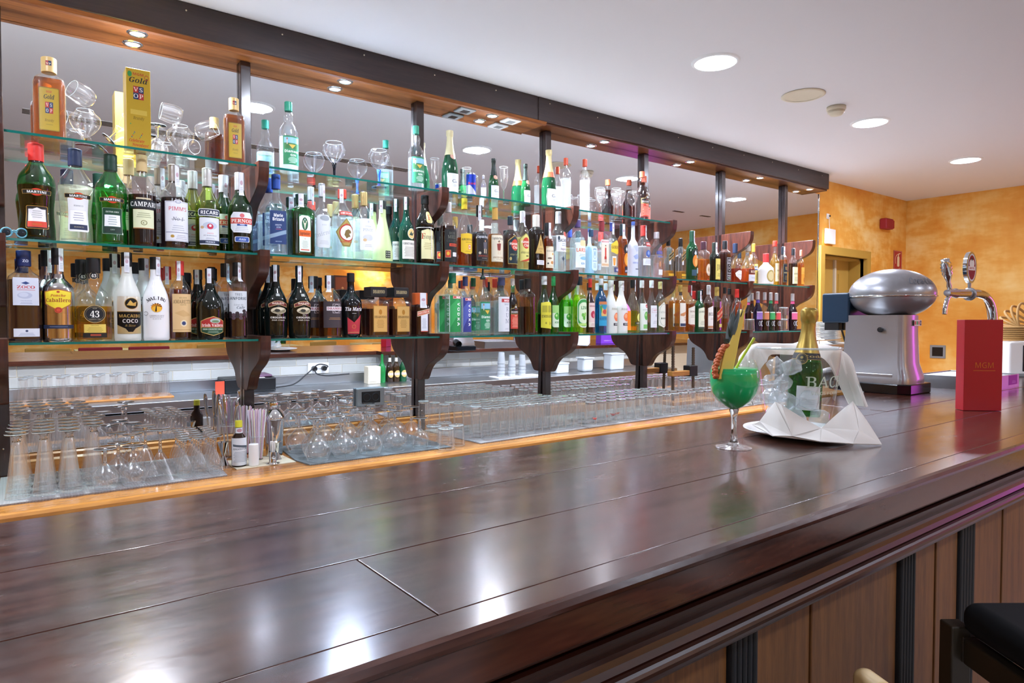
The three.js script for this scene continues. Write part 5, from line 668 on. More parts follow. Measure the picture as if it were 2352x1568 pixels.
  anejo: { n: 'rum_bottle', L: 'dark brown rum bottle with cream label and black cap', p: 'std', g: W, q: ['#3c1a0e', 0.6], cap: ['#1a1c20', 0.82, 1.15], lab: [['creamtall', 0.06, 0.5, 58]], seal: 20 },
  oro: { n: 'liqueur_bottle', L: 'small orange liqueur bottle with coral cap beside the doorway', p: 'std', g: W, q: ['#e2962c', 0.64], cap: ['#e08468', 0.84, 1.18], lab: [['orangetall', 0.06, 0.52, 58]] },
  // lowest shelf
  zoco: { n: 'sloe_liqueur_bottle', L: 'square ribbed dark liqueur bottle with blue cap and pale blue label', p: 'square', e: 5, g: '#eae6ee', q: ['#1c0c14!', 0.68], cap: ['#1f2c5c', 0.83, 1.2], lab: [['zoco', 0.4, 0.7, 40], ['zoco_low', 0.06, 0.15, 40], ['zoco_cap', 0.85, 0.92, 40]] },
  ponche: { n: 'punch_liqueur_bottle', L: 'mirror silver liqueur bottle with yellow shield label', p: 'tallneck', g: '#d9d6d8^', cap: ['#14161c', 0.82, 1.12], lab: [['caballero', 0.3, 0.56, 56], ['caballero_band', 0.14, 0.18, 62]], seal: 35, G: 'mirror silver liqueur bottles' },
  l43: { n: 'vanilla_liqueur_bottle', L: 'wide yellow liqueur bottle with black oval label reading 43', p: 'wide', e: 2.6, a: 0.75, g: W, q: ['#e6b41c', 0.42], cap: ['#15171a', 0.82, 1.18], lab: [['l43', 0.04, 0.43, 46], ['l43_neck', 0.74, 0.83, 60]], G: 'yellow liqueur bottles' },
  coco: { n: 'coconut_liqueur_bottle', L: 'frosted white coconut liqueur bottle with gold and black label', p: 'coconut', g: '#eceee6~', cap: ['#15171a', 0.84, 1.12], lab: [['macaibo', 0.08, 0.5, 58, 'foil']], seal: -10, G: 'frosted white bottles with gold labels' },
  malibu: { n: 'coconut_rum_bottle', L: 'glossy white coconut rum bottle with palm emblem', p: 'coconut', g: '#f0f1f3!', cap: ['#16181c', 0.85, 1.12], lab: [['malibu', 0.16, 0.56, 58, 'gloss']], seal: 30, G: 'glossy white bottles with palm emblem' },
  amar: { n: 'almond_liqueur_bottle', L: 'brown almond liqueur bottle with tan label and red cap', p: 'std', g: W, q: ['#a04a16', 0.64], cap: ['#c8322c', 0.82, 1.12], lab: [['amaretto', 0.1, 0.58, 60]], seal: -30 },
  yred: { n: 'liqueur_bottle', L: 'yellow liqueur bottle with red cap behind the white coconut rum', p: 'std', g: W, q: ['#d8a818', 0.7], cap: ['#c8322c', 0.82, 1.14], lab: [], seal: -20, G: 'yellow bottles with red caps' },
  irish: { n: 'cream_liqueur_bottle', L: 'black cream liqueur bottle with red and green shield label', p: 'cream', g: '#0a1512!', cap: ['#12161a', 0.86, 1.12], lab: [['irish', 0.05, 0.33, 58]], seal: -20, G: 'shield label cream liqueur bottles' },
  anf: { n: 'coffee_liqueur_bottle', L: 'dark coffee liqueur bottle with grey label and printed beans', p: 'square', e: 2.6, g: '#f0eef0', q: ['#180e14!', 0.46], cap: ['#14161a', 0.82, 1.15], lab: [['anforas', 0.22, 0.63, 56]], seal: 30, G: 'coffee bean label bottles' },
  bail: { n: 'cream_liqueur_bottle', L: 'black cream liqueur bottle with brown banner label', p: 'cream', g: '#0b1412!', cap: ['#14181a', 0.84, 1.12], lab: [['baileys', 0.18, 0.52, 56], ['clover', 0.56, 0.62, 20]], seal: -20, G: 'banner label cream liqueur bottles' },
  dram: { n: 'whisky_liqueur_bottle', L: 'amber whisky liqueur bottle with smoky brown label', p: 'std', g: '#f1ece6', q: ['#9c5a1c', 0.58], cap: ['#16171a', 0.8, 1.2], lab: [['drambuie', 0.16, 0.58, 60]], seal: -35, G: 'smoky label whisky liqueur bottles' },
  tia: { n: 'coffee_liqueur_bottle', L: 'black bellied coffee liqueur bottle with red notched label', p: 'belly', g: '#0c1114!', cap: ['#14161a', 0.86, 1.14], lab: [['tiamaria', 0.05, 0.5, 52]], extra: (r, H, R) => obj('cap_band', move(cyl(R * 0.335, R * 0.335, H * 0.012, 0, 20), 0, H * 0.985, 0), capMat('#c43434'), r) },
  disar: { n: 'almond_liqueur_bottle', L: 'square cut glass almond liqueur bottle with broad black stopper and gold label', p: 'squat', e: 6, g: '#e6dada', q: ['#2a100c!', 0.56], cap: ['#15171a', 0.8, 1.0, 'block'], top: 0.82, lab: [['disar', 0.1, 0.62, 32, 'foil'], ['disar_cap', 0.82, 0.98, 45]], G: 'square almond liqueur bottles' },
  coin: { n: 'orange_liqueur_bottle', L: 'square dark orange liqueur bottle with slanted red ribbon label', p: 'square', e: 5, g: '#281410!', cap: ['#c85c28', 0.72, 1.1], lab: [['cointreau', 0.05, 0.64, 42]], seal: 0 },
  vodG: { n: 'vodka_bottle', L: 'clear vodka bottle with upright lettering on a green label', p: 'slim', g: '#eaf4f0', q: ['#e6f2ee', 0.66], cap: ['#1d6c4c', 0.84, 1.14], lab: [['vodka_g', 0.06, 0.64, 58]], G: 'green label vodka bottles' },
  vodB: { n: 'vodka_bottle', L: 'clear vodka bottle with upright lettering on a violet blue label', p: 'slim', g: '#eef0f6', q: ['#eaeef4', 0.66], cap: ['#28345c', 0.84, 1.14], lab: [['vodka_b', 0.06, 0.64, 58]] },
  ginL: { n: 'gin_bottle', L: 'clear gin bottle with green landscape label and a steel pourer', p: 'sloped', g: '#eaf4f0', q: ['#d4ece0', 0.5], cap: ['#20342e', 0.84, 1.1, 'pour'], top: 0.85, lab: [['diamond_gin', 0.08, 0.5, 60]] },
  ginM: { n: 'gin_bottle', L: 'gin bottle with dark green cap behind the gin with a pourer', p: 'std', g: '#dceee6', q: ['#cfe8da', 0.5], cap: ['#1f5c40', 0.85, 1.14], lab: [['diamond_gin', 0.08, 0.5, 60]] },
  rcap: { n: 'rum_bottle', L: 'clear bottle with red screw cap in the second row', p: 'slim', g: W, q: ['#eef4f4', 0.6], cap: ['#c84434', 0.84, 1.14], lab: [], G: 'red capped clear bottles in the second row' },
  rumW: { n: 'rum_bottle', L: 'clear white rum bottle with tall grey white label', p: 'slim', g: '#eff3f6', q: ['#ecf2f6', 0.6], cap: ['#3a4060', 0.86, 1.14], lab: [['rum_white', 0.06, 0.66, 58]], G: 'white label rum bottles' },
  rumR: { n: 'rum_bottle', L: 'dark rum bottle with red and black label beside the white rum', p: 'bulged', g: W, q: ['#3c120c', 0.75], cap: ['#b8b0a8', 0.88, 1.15], lab: [['diamond_rum', 0.1, 0.56, 60]] },
  brown: { n: 'whisky_bottle', L: 'square smoky brown bottle without front label', p: 'square', e: 3, g: '#cbb9a6', q: ['#8c5c30', 0.5], cap: ['#16181a', 0.82, 1.2], lab: [], G: 'smoky brown square bottles' },
  emis: { n: 'grape_spirit_bottle', L: 'pale green bottle with broad yellow label and white cap', p: 'long', g: '#9ce0a8', q: ['#3c4c24', 0.35], cap: ['#d8dcdc', 0.85, 1.14], lab: [['emisario', 0.08, 0.56, 62]] },
  kiwi: { n: 'fruit_liqueur_bottle', L: 'bright green bottle with pale fruit label and green cap', p: 'sloped', g: '#5cd878', q: ['#34c458', 0.6], cap: ['#2c9c54', 0.84, 1.14], lab: [['applegreen', 0.12, 0.5, 58]] },
  apple: { n: 'fruit_liqueur_bottle', L: 'lime green fruit liqueur bottle behind a shelf bracket', p: 'sloped', g: '#b8f080', q: ['#7cd83c', 0.62], cap: ['#5cb84c', 0.84, 1.14], lab: [['applegreen', 0.12, 0.5, 58]], G: 'lime green bottles behind the bracket' },
  lima: { n: 'lime_liqueur_bottle', L: 'yellow green lime liqueur bottle with round green label', p: 'std', g: '#f0f6d8', q: ['#c4d82c', 0.68], cap: ['#1d2c34', 0.85, 1.15], lab: [['lima', 0.1, 0.62, 62]] },
  gran: { n: 'fruit_liqueur_bottle', L: 'dark red fruit liqueur bottle with bright red cap', p: 'sloped', g: '#e8dada', q: ['#2a0810!', 0.74], cap: ['#d0302c', 0.84, 1.15], lab: [['granad', 0.12, 0.56, 58]] },
  blue: { n: 'fruit_liqueur_bottle', L: 'bright turquoise blue liqueur bottle', p: 'std', g: '#5cc4ea', q: ['#2ca4dc', 0.84], cap: ['#e2e4e6', 0.88, 1.15], lab: [['blue', 0.14, 0.58, 58]] },
  peach: { n: 'peach_liqueur_bottle', L: 'frosted white peach liqueur bottle', p: 'coconut', g: '#eef0ea~', cap: ['#dfe0da', 0.88, 1.12], lab: [['peach', 0.08, 0.56, 58]], seal: 30, G: 'frosted peach liqueur bottles' },
  lemon: { n: 'lemon_liqueur_bottle', L: 'yellow liqueur bottle with lemon slice label and black cap', p: 'coconut', g: '#f2f4dc', q: ['#ccd030', 0.42], cap: ['#16181a', 0.85, 1.15], lab: [['lemon', 0.1, 0.4, 58]], seal: 20 },
  manz: { n: 'apple_liqueur_bottle', L: 'clear apple liqueur bottle with green apple label', p: 'long', g: '#eef4ee', q: ['#c8d8b0', 0.18], cap: ['#e4e6e4', 0.86, 1.15], lab: [['manzana', 0.05, 0.56, 60]] },
  trip: { n: 'liqueur_bottle', L: 'clear liqueur bottle with red slanted lettering on white label', p: 'long', g: '#eef1f4', q: ['#9ca48c', 0.2], cap: ['#e4e6e8', 0.86, 1.15], lab: [['triple', 0.1, 0.52, 60]] },
  cata: { n: 'herb_liqueur_bottle', L: 'grey green liqueur bottle with shield shaped pale label', p: 'std', g: '#d8e4dc', q: ['#a8b890', 0.24], cap: ['#cfc684', 0.86, 1.15], lab: [['oldtom', 0.1, 0.6, 60]], seal: 40 },
  longj: { n: 'whisky_bottle', L: 'amber whisky bottle with white label and dark blue foot band', p: 'std', g: W, q: ['#d08c24', 0.68], cap: ['#b89c50', 0.86, 1.15], lab: [['whitelab', 0.12, 0.62, 58]], G: 'white label whisky bottles' },
  dewar: { n: 'whisky_bottle', L: 'amber whisky bottle with curved cream label', p: 'std', g: W, q: ['#b87020', 0.6], cap: ['#8c2c30', 0.85, 1.15], lab: [['dewar', 0.1, 0.56, 60]], seal: 20 },
  jame: { n: 'whiskey_bottle', L: 'green glass whiskey bottle with pale green label', p: 'std', g: '#0e4426!', cap: ['#1a4c38', 0.82, 1.15], lab: [['jameson', 0.06, 0.6, 62]], seal: -10 },
  bell: { n: 'whisky_bottle', L: 'brown whisky bottle with large lettered white label', p: 'std', g: W, q: ['#7c4018', 0.62], cap: ['#c8c4c8', 0.8, 1.18], lab: [['bells', 0.06, 0.56, 60]], seal: 10 },
  redl: { n: 'whisky_bottle', L: 'square whisky bottle with slanted red label and gold cap', p: 'square', e: 4, g: W, q: ['#5c3418', 0.55], cap: ['#c0a050', 0.8, 1.18], lab: [['redslant', 0.08, 0.62, 43]] },
  clrB: { n: 'spirit_bottle', L: 'clear bottle with black cap behind the pineapple slice', p: 'std', g: W, q: ['#b86a24', 0.3], cap: ['#14161a', 0.86, 1.15], lab: [], G: 'clear black capped bottles behind the pineapple' },
  cen: { n: 'rum_bottle', L: 'orange amber rum bottle with red cap and oval white label', p: 'std', g: W, q: ['#d86c14', 0.7], cap: ['#d0342c', 0.8, 1.2], lab: [['tencane', 0.2, 0.56, 60]] },
};
for (const [id, c, l] of [['syp', 'syr_purple', 'violet'], ['syo', 'syr_orange', 'orange'], ['syg', 'syr_green', 'green'], ['syr', 'syr_red', 'red'], ['syk', 'syr_pink', 'pink'], ['syb', 'syr_brown', 'brown']])
  KIND[id] = { n: 'syrup_bottle', L: `dark long necked syrup bottle with a ${l} label band and silver cap`, p: 'long', g: { syp: '#14142c!', syo: '#c8c0b8', syg: '#12241c!', syr: '#cabcb8', syk: '#160a14!', syb: '#24140f!' }[id], q: id === 'syo' ? ['#3c1a10', 0.3] : id === 'syr' ? ['#3c0c10', 0.3] : null, cap: ['#c4c8ccm', 0.8, 1.12], lab: [[c, 0.1, 0.5, 62]], extra: (r, H, R, S) => obj('neck_label', skin(S, 0.72, 0.79, 20, 3, 0.001, false, false), capMat({ syp: '#4c3c94', syo: '#a85c44', syg: '#2c8c54', syr: '#c03c44', syk: '#c04474', syb: '#6c3428' }[id]), r) };
// ---------- the bottles on the three shelves: kind, shelf, x, z, height, radius ----------
const ROW = [
  ['gold', 0, 0.141, 0.170, 0.305, 0.0511],
  ['gold', 0, 0.797, 0.170, 0.289, 0.0433],
  ['ginA', 0, 1.033, 0.170, 0.321, 0.0425],
  ['ginA', 0, 1.688, 0.170, 0.330, 0.0414],
  ['cavaA', 0, 1.905, 0.150, 0.347, 0.0444],
  ['mini', 0, 2.118, 0.160, 0.137, 0.0169],
  ['cavaS', 0, 2.187, 0.160, 0.239, 0.0293],
  ['cavaS', 0, 2.416, 0.160, 0.242, 0.0279],
  ['cavaB', 0, 2.602, 0.150, 0.353, 0.0444],
  ['redcap', 0, 2.757, 0.130, 0.333, 0.0322],
  ['redcap', 0, 2.917, 0.130, 0.349, 0.0330],
  ['rumT', 0, 3.418, 0.160, 0.335, 0.0440],
  ['rumT', 0, 3.539, 0.070, 0.335, 0.0440],
  ['mRed', 1, 0.095, 0.209, 0.351, 0.0590],
  ['mWhite', 1, 0.214, 0.210, 0.350, 0.0574],
  ['mDry', 1, 0.329, 0.210, 0.348, 0.0555],
  ['campari', 1, 0.436, 0.205, 0.363, 0.0501],
  ['campari', 1, 0.404, 0.100, 0.363, 0.0501],
  ['pimms', 1, 0.551, 0.205, 0.341, 0.0515],
  ['pimms', 1, 0.517, 0.100, 0.341, 0.0515],
  ['ricard', 1, 0.676, 0.210, 0.343, 0.0474],
  ['ricard', 1, 0.639, 0.120, 0.343, 0.0474],
  ['pernod', 1, 0.806, 0.212, 0.342, 0.0506],
  ['pernod', 1, 0.764, 0.118, 0.342, 0.0506],
  ['brizard', 1, 0.962, 0.205, 0.357, 0.0485],
  ['brizard', 1, 0.959, 0.110, 0.357, 0.0485],
  ['jager', 1, 1.073, 0.215, 0.281, 0.0554],
  ['jager', 1, 1.065, 0.110, 0.281, 0.0554],
  ['silver', 1, 1.170, 0.210, 0.343, 0.0374],
  ['silver', 1, 1.159, 0.100, 0.343, 0.0374],
  ['mono', 1, 1.274, 0.200, 0.329, 0.0496],
  ['pinot', 1, 1.381, 0.210, 0.328, 0.0421],
  ['pinot', 1, 1.376, 0.120, 0.328, 0.0421],
  ['limon', 1, 1.483, 0.200, 0.299, 0.0494],
  ['limon', 1, 1.479, 0.100, 0.299, 0.0494],
  ['fernet', 1, 1.609, 0.210, 0.330, 0.0384],
  ['fernet', 1, 1.594, 0.130, 0.330, 0.0384],
  ['frang', 1, 1.719, 0.205, 0.352, 0.0494],
  ['miel', 1, 1.860, 0.205, 0.332, 0.0425],
  ['miel', 1, 1.863, 0.115, 0.332, 0.0425],
  ['areh', 1, 1.961, 0.205, 0.364, 0.0409],
  ['captB', 1, 2.058, 0.205, 0.337, 0.0463],
  ['captG', 1, 2.164, 0.205, 0.336, 0.0447],
  ['hav7', 1, 2.270, 0.205, 0.298, 0.0406],
  ['hav3', 1, 2.358, 0.205, 0.336, 0.0374],
  ['tri', 1, 2.458, 0.205, 0.324, 0.0418],
  ['bacG', 1, 2.548, 0.205, 0.286, 0.0334],
  ['bac', 1, 2.630, 0.205, 0.360, 0.0457],
  ['larios', 1, 2.791, 0.200, 0.327, 0.0481],
  ['bombay', 1, 2.892, 0.215, 0.276, 0.0324],
  ['beef', 1, 2.993, 0.205, 0.340, 0.0385],
  ['gord', 1, 3.092, 0.200, 0.338, 0.0391],
  ['amber', 1, 3.178, 0.210, 0.334, 0.0324],
  ['goose', 1, 3.283, 0.205, 0.361, 0.0344],
  ['smir', 1, 3.390, 0.200, 0.345, 0.0465],
  ['abs', 1, 3.510, 0.210, 0.310, 0.0398],
  ['slant', 1, 3.663, 0.185, 0.289, 0.0317],
  ['slant', 1, 3.770, 0.205, 0.289, 0.0317],
  ['gpeach', 1, 3.897, 0.205, 0.351, 0.0419],
  ['four', 1, 4.027, 0.205, 0.284, 0.0426],
  ['jb', 1, 4.155, 0.210, 0.286, 0.0401],
  ['jack', 1, 4.285, 0.205, 0.309, 0.0391],
  ['cour', 1, 4.425, 0.200, 0.300, 0.0481],
  ['remy', 1, 4.593, 0.200, 0.322, 0.0542],
  ['blueg', 1, 4.783, 0.126, 0.331, 0.0332],
  ['crest', 1, 4.828, 0.209, 0.247, 0.0590],
  ['goldr', 1, 5.086, 0.130, 0.375, 0.0416],
  ['scot', 1, 5.085, 0.205, 0.321, 0.0322],
  ['anejo', 1, 5.220, 0.215, 0.315, 0.0363],
  ['oro', 1, 5.308, 0.235, 0.305, 0.0274],
  ['zoco', 2, 0.052, 0.199, 0.332, 0.0484],
  ['ponche', 2, 0.154, 0.206, 0.347, 0.0512],
  ['ponche', 2, 0.125, 0.100, 0.347, 0.0512],
  ['l43', 2, 0.267, 0.205, 0.317, 0.0604],
  ['l43', 2, 0.238, 0.110, 0.317, 0.0604],
  ['coco', 2, 0.377, 0.213, 0.345, 0.0476],
  ['coco', 2, 0.348, 0.118, 0.345, 0.0476],
  ['malibu', 2, 0.477, 0.213, 0.333, 0.0488],
  ['malibu', 2, 0.450, 0.117, 0.333, 0.0488],
  ['yred', 2, 0.540, 0.100, 0.306, 0.0375],
  ['amar', 2, 0.567, 0.210, 0.322, 0.0399],
  ['irish', 2, 0.680, 0.215, 0.297, 0.0528],
  ['irish', 2, 0.656, 0.110, 0.297, 0.0528],
  ['anf', 2, 0.791, 0.205, 0.329, 0.0393],
  ['anf', 2, 0.764, 0.120, 0.329, 0.0393],
  ['bail', 2, 1.059, 0.216, 0.328, 0.0493],
  ['bail', 2, 0.961, 0.192, 0.328, 0.0493],
  ['bail', 2, 0.960, 0.092, 0.328, 0.0493],
  ['dram', 2, 1.204, 0.213, 0.290, 0.0520],
  ['dram', 2, 1.161, 0.117, 0.290, 0.0520],
  ['tia', 2, 1.312, 0.205, 0.307, 0.0521],
  ['disar', 2, 1.565, 0.190, 0.245, 0.0581],
  ['disar', 2, 1.446, 0.190, 0.245, 0.0581],
  ['coin', 2, 1.695, 0.190, 0.222, 0.0415],
  ['vodG', 2, 1.884, 0.206, 0.332, 0.0428],
  ['vodG', 2, 1.874, 0.119, 0.332, 0.0428],
  ['vodB', 2, 1.963, 0.210, 0.317, 0.0316],
  ['ginM', 2, 2.075, 0.120, 0.319, 0.0365],
  ['ginL', 2, 2.081, 0.205, 0.365, 0.0395],
  ['rcap', 2, 2.160, 0.115, 0.321, 0.0322],
  ['rcap', 2, 2.227, 0.115, 0.321, 0.0322],
  ['rumW', 2, 2.208, 0.205, 0.323, 0.0440],
  ['rumR', 2, 2.283, 0.210, 0.318, 0.0296],
  ['brown', 2, 2.396, 0.205, 0.323, 0.0428],
  ['brown', 2, 2.433, 0.110, 0.323, 0.0428],
  ['emis', 2, 2.517, 0.210, 0.342, 0.0410],
  ['kiwi', 2, 2.597, 0.200, 0.344, 0.0325],
  ['apple', 2, 2.762, 0.120, 0.338, 0.0377],
  ['apple', 2, 2.840, 0.120, 0.338, 0.0377],
  ['lima', 2, 2.805, 0.205, 0.352, 0.0429],
  ['gran', 2, 2.889, 0.210, 0.342, 0.0298],
  ['blue', 2, 2.989, 0.205, 0.346, 0.0372],
  ['peach', 2, 3.168, 0.210, 0.338, 0.0423],
  ['peach', 2, 3.082, 0.200, 0.338, 0.0423],
  ['lemon', 2, 3.283, 0.205, 0.349, 0.0431],
  ['manz', 2, 3.366, 0.210, 0.349, 0.0363],
  ['trip', 2, 3.456, 0.215, 0.352, 0.0367],
  ['cata', 2, 3.536, 0.222, 0.346, 0.0355],
  ['longj', 2, 3.770, 0.205, 0.331, 0.0383],
  ['longj', 2, 3.804, 0.120, 0.331, 0.0383],
  ['dewar', 2, 3.877, 0.205, 0.334, 0.0357],
  ['jame', 2, 3.980, 0.210, 0.297, 0.0362],
  ['bell', 2, 4.094, 0.205, 0.341, 0.0335],
  ['redl', 2, 4.194, 0.205, 0.332, 0.0339],
  ['clrB', 2, 4.291, 0.205, 0.332, 0.0327],
  ['clrB', 2, 4.457, 0.129, 0.332, 0.0327],
  ['cen', 2, 4.453, 0.201, 0.324, 0.0368],
  ['syb', 2, 4.749, 0.139, 0.304, 0.0331],
  ['syp', 2, 4.726, 0.206, 0.311, 0.0362],
  ['syo', 2, 4.824, 0.205, 0.310, 0.0348],
  ['syg', 2, 4.911, 0.205, 0.309, 0.0334],
  ['syr', 2, 4.994, 0.205, 0.308, 0.0337],
  ['syk', 2, 5.238, 0.205, 0.310, 0.0383],
];
for (const [id, s, x, z, H, R] of ROW) bottle(id, x, SH[s] + 0.0005, z, H, R, 0.1 * Math.sin(x * 37));
// ---------- glassware ----------
function glassThing(name, parts, mats = {}, wall = M.glass) {   // parts: {name: profile points}
  const o = new THREE.Group(); o.name = name;
  for (const [p, pts] of Object.entries(parts)) { const solid = ['stem', 'foot', 'base'].includes(p), q = solid ? [...(pts[0][0] ? [[0, pts[0][1]]] : []), ...pts, ...(pts[pts.length - 1][0] ? [[0, pts[pts.length - 1][1]]] : [])] : pts; const m = new THREE.Mesh(lathe(q, 26), mats[p] ?? (solid ? M.solidGlass : wall)); m.name = p; m.castShadow = m.receiveShadow = true; o.add(m); }
  const open = parts.bowl ?? parts.body ?? parts.wall, a = open[0], b = open[open.length - 1], e = a[0] > b[0] ? a : b;   // the drinking rim, rounded and thicker than the wall
  const rim = new THREE.Mesh(new THREE.TorusGeometry(e[0], 0.0009, 6, 36).rotateX(Math.PI / 2).translate(0, e[1] + (e === a ? 0.0009 : 0), 0), M.glassRim); rim.name = 'rim'; o.add(rim);
  if (parts.foot) { const f = parts.foot.reduce((q, c) => (c[0] > q[0] ? c : q)); const r2 = new THREE.Mesh(new THREE.TorusGeometry(f[0], 0.0008, 6, 32).rotateX(Math.PI / 2).translate(0, f[1] + (f[1] < 0.01 ? 0.0008 : -0.0008), 0), M.glassRim); r2.name = 'foot_edge'; o.add(r2); }
  if (parts.base && e === a) { const f = parts.body?.[parts.body.length - 2]; if (f) { const r3 = new THREE.Mesh(new THREE.TorusGeometry(f[0] * 0.97, 0.0022, 6, 32).rotateX(Math.PI / 2).translate(0, f[1] - 0.003, 0), M.glassRim); r3.name = 'base_edge'; o.add(r3); } }
  return o;
}
function place(proto, x, y, z, label, category, group, turn = 0, tilt = 0, tiltZ = 0) {
  const c = proto.clone(); c.name = numbered(proto.name); scene.add(c); c.position.set(x, y, z); c.rotation.set(tilt, turn, tiltZ, 'YXZ');
  return tag(c, label, category, group);
}
const arc = (n, f) => [...Array(n + 1).keys()].map((i) => f(i / n));
const bulb = (y0, y1, r0, rm, r1, n = 14, peak = 0.45) => arc(n, (t) => { const k = t < peak ? Math.sin((t / peak) * Math.PI / 2) : Math.cos(((t - peak) / (1 - peak)) * Math.PI / 2), b = t < peak ? r0 : r1; return [b + (rm - b) * k, y0 + (y1 - y0) * t]; });
const G = {
  flute: glassThing('flute_glass', { bowl: arc(10, (t) => [0.036 - 0.022 * Math.pow(t, 0.9), 0.186 * t]).concat([[0, 0.188]]), stem: [[0.013, 0.188], [0.0085, 0.194], [0.009, 0.203], [0.016, 0.207]], foot: [[0.009, 0.206], [0.032, 0.212], [0.033, 0.215], [0.02, 0.217], [0, 0.217]] }),
  goblet: glassThing('wine_goblet', { bowl: bulb(0, 0.09, 0.034, 0.042, 0.006), stem: [[0.006, 0.089], [0.0055, 0.1], [0.005, 0.118], [0.007, 0.134]], foot: [[0.006, 0.134], [0.034, 0.138], [0.035, 0.141], [0, 0.142]] }),
  martini: glassThing('martini_glass', { bowl: [[0.06, 0], [0.045, 0.03], [0.03, 0.062], [0.012, 0.098], [0, 0.104]], stem: [[0.008, 0.1], [0.005, 0.12], [0.005, 0.165], [0.009, 0.18]], foot: [[0.008, 0.18], [0.034, 0.184], [0.036, 0.188], [0, 0.189]] }),
  sherry: glassThing('sherry_glass', { bowl: bulb(0, 0.085, 0.022, 0.026, 0.005, 12, 0.3), stem: [[0.005, 0.084], [0.0042, 0.1], [0.0042, 0.128], [0.007, 0.138]], foot: [[0.006, 0.138], [0.023, 0.142], [0.024, 0.144], [0, 0.145]] }),
  balloon: glassThing('balloon_glass', { bowl: bulb(0, 0.108, 0.044, 0.058, 0.006, 16, 0.42), stem: [[0.007, 0.107], [0.0055, 0.12], [0.0055, 0.155], [0.009, 0.17]], foot: [[0.008, 0.17], [0.036, 0.175], [0.038, 0.178], [0, 0.179]] }),
  highball: glassThing('highball_glass', { body: [[0.0268, 0], [0.027, 0.004], [0.0262, 0.15], [0.025, 0.155], [0, 0.156]], base: [[0, 0.141], [0.022, 0.14], [0.0248, 0.143], [0.0245, 0.1525], [0.023, 0.1545], [0, 0.1545]] }),
  tumbler: glassThing('tumbler_glass', { body: [[0.041, 0], [0.0412, 0.004], [0.037, 0.09], [0.035, 0.096], [0, 0.097]], base: [[0, 0.084], [0.03, 0.082], [0.0355, 0.086], [0.0345, 0.0935], [0, 0.0955]] }),
  beer: glassThing('beer_glass', { body: [[0.0375, 0], [0.038, 0.004], [0.0365, 0.06], [0.031, 0.125], [0.03, 0.131], [0, 0.132]], base: [[0, 0.116], [0.026, 0.114], [0.0298, 0.118], [0.0292, 0.129], [0, 0.1305]] }),
  hurricane: glassThing('ribbed_tall_glass', { body: arc(24, (t) => [0.034 - 0.008 * t + (t > 0.55 ? 0.0012 * Math.sin(t * 90) : 0), 0.17 * t]).concat([[0, 0.171]]), base: [[0, 0.158], [0.0215, 0.156], [0.0235, 0.168], [0, 0.1695]] }),
};
const onBar = BACKBAR + 0.0058;   // glasses stand on rubber mats
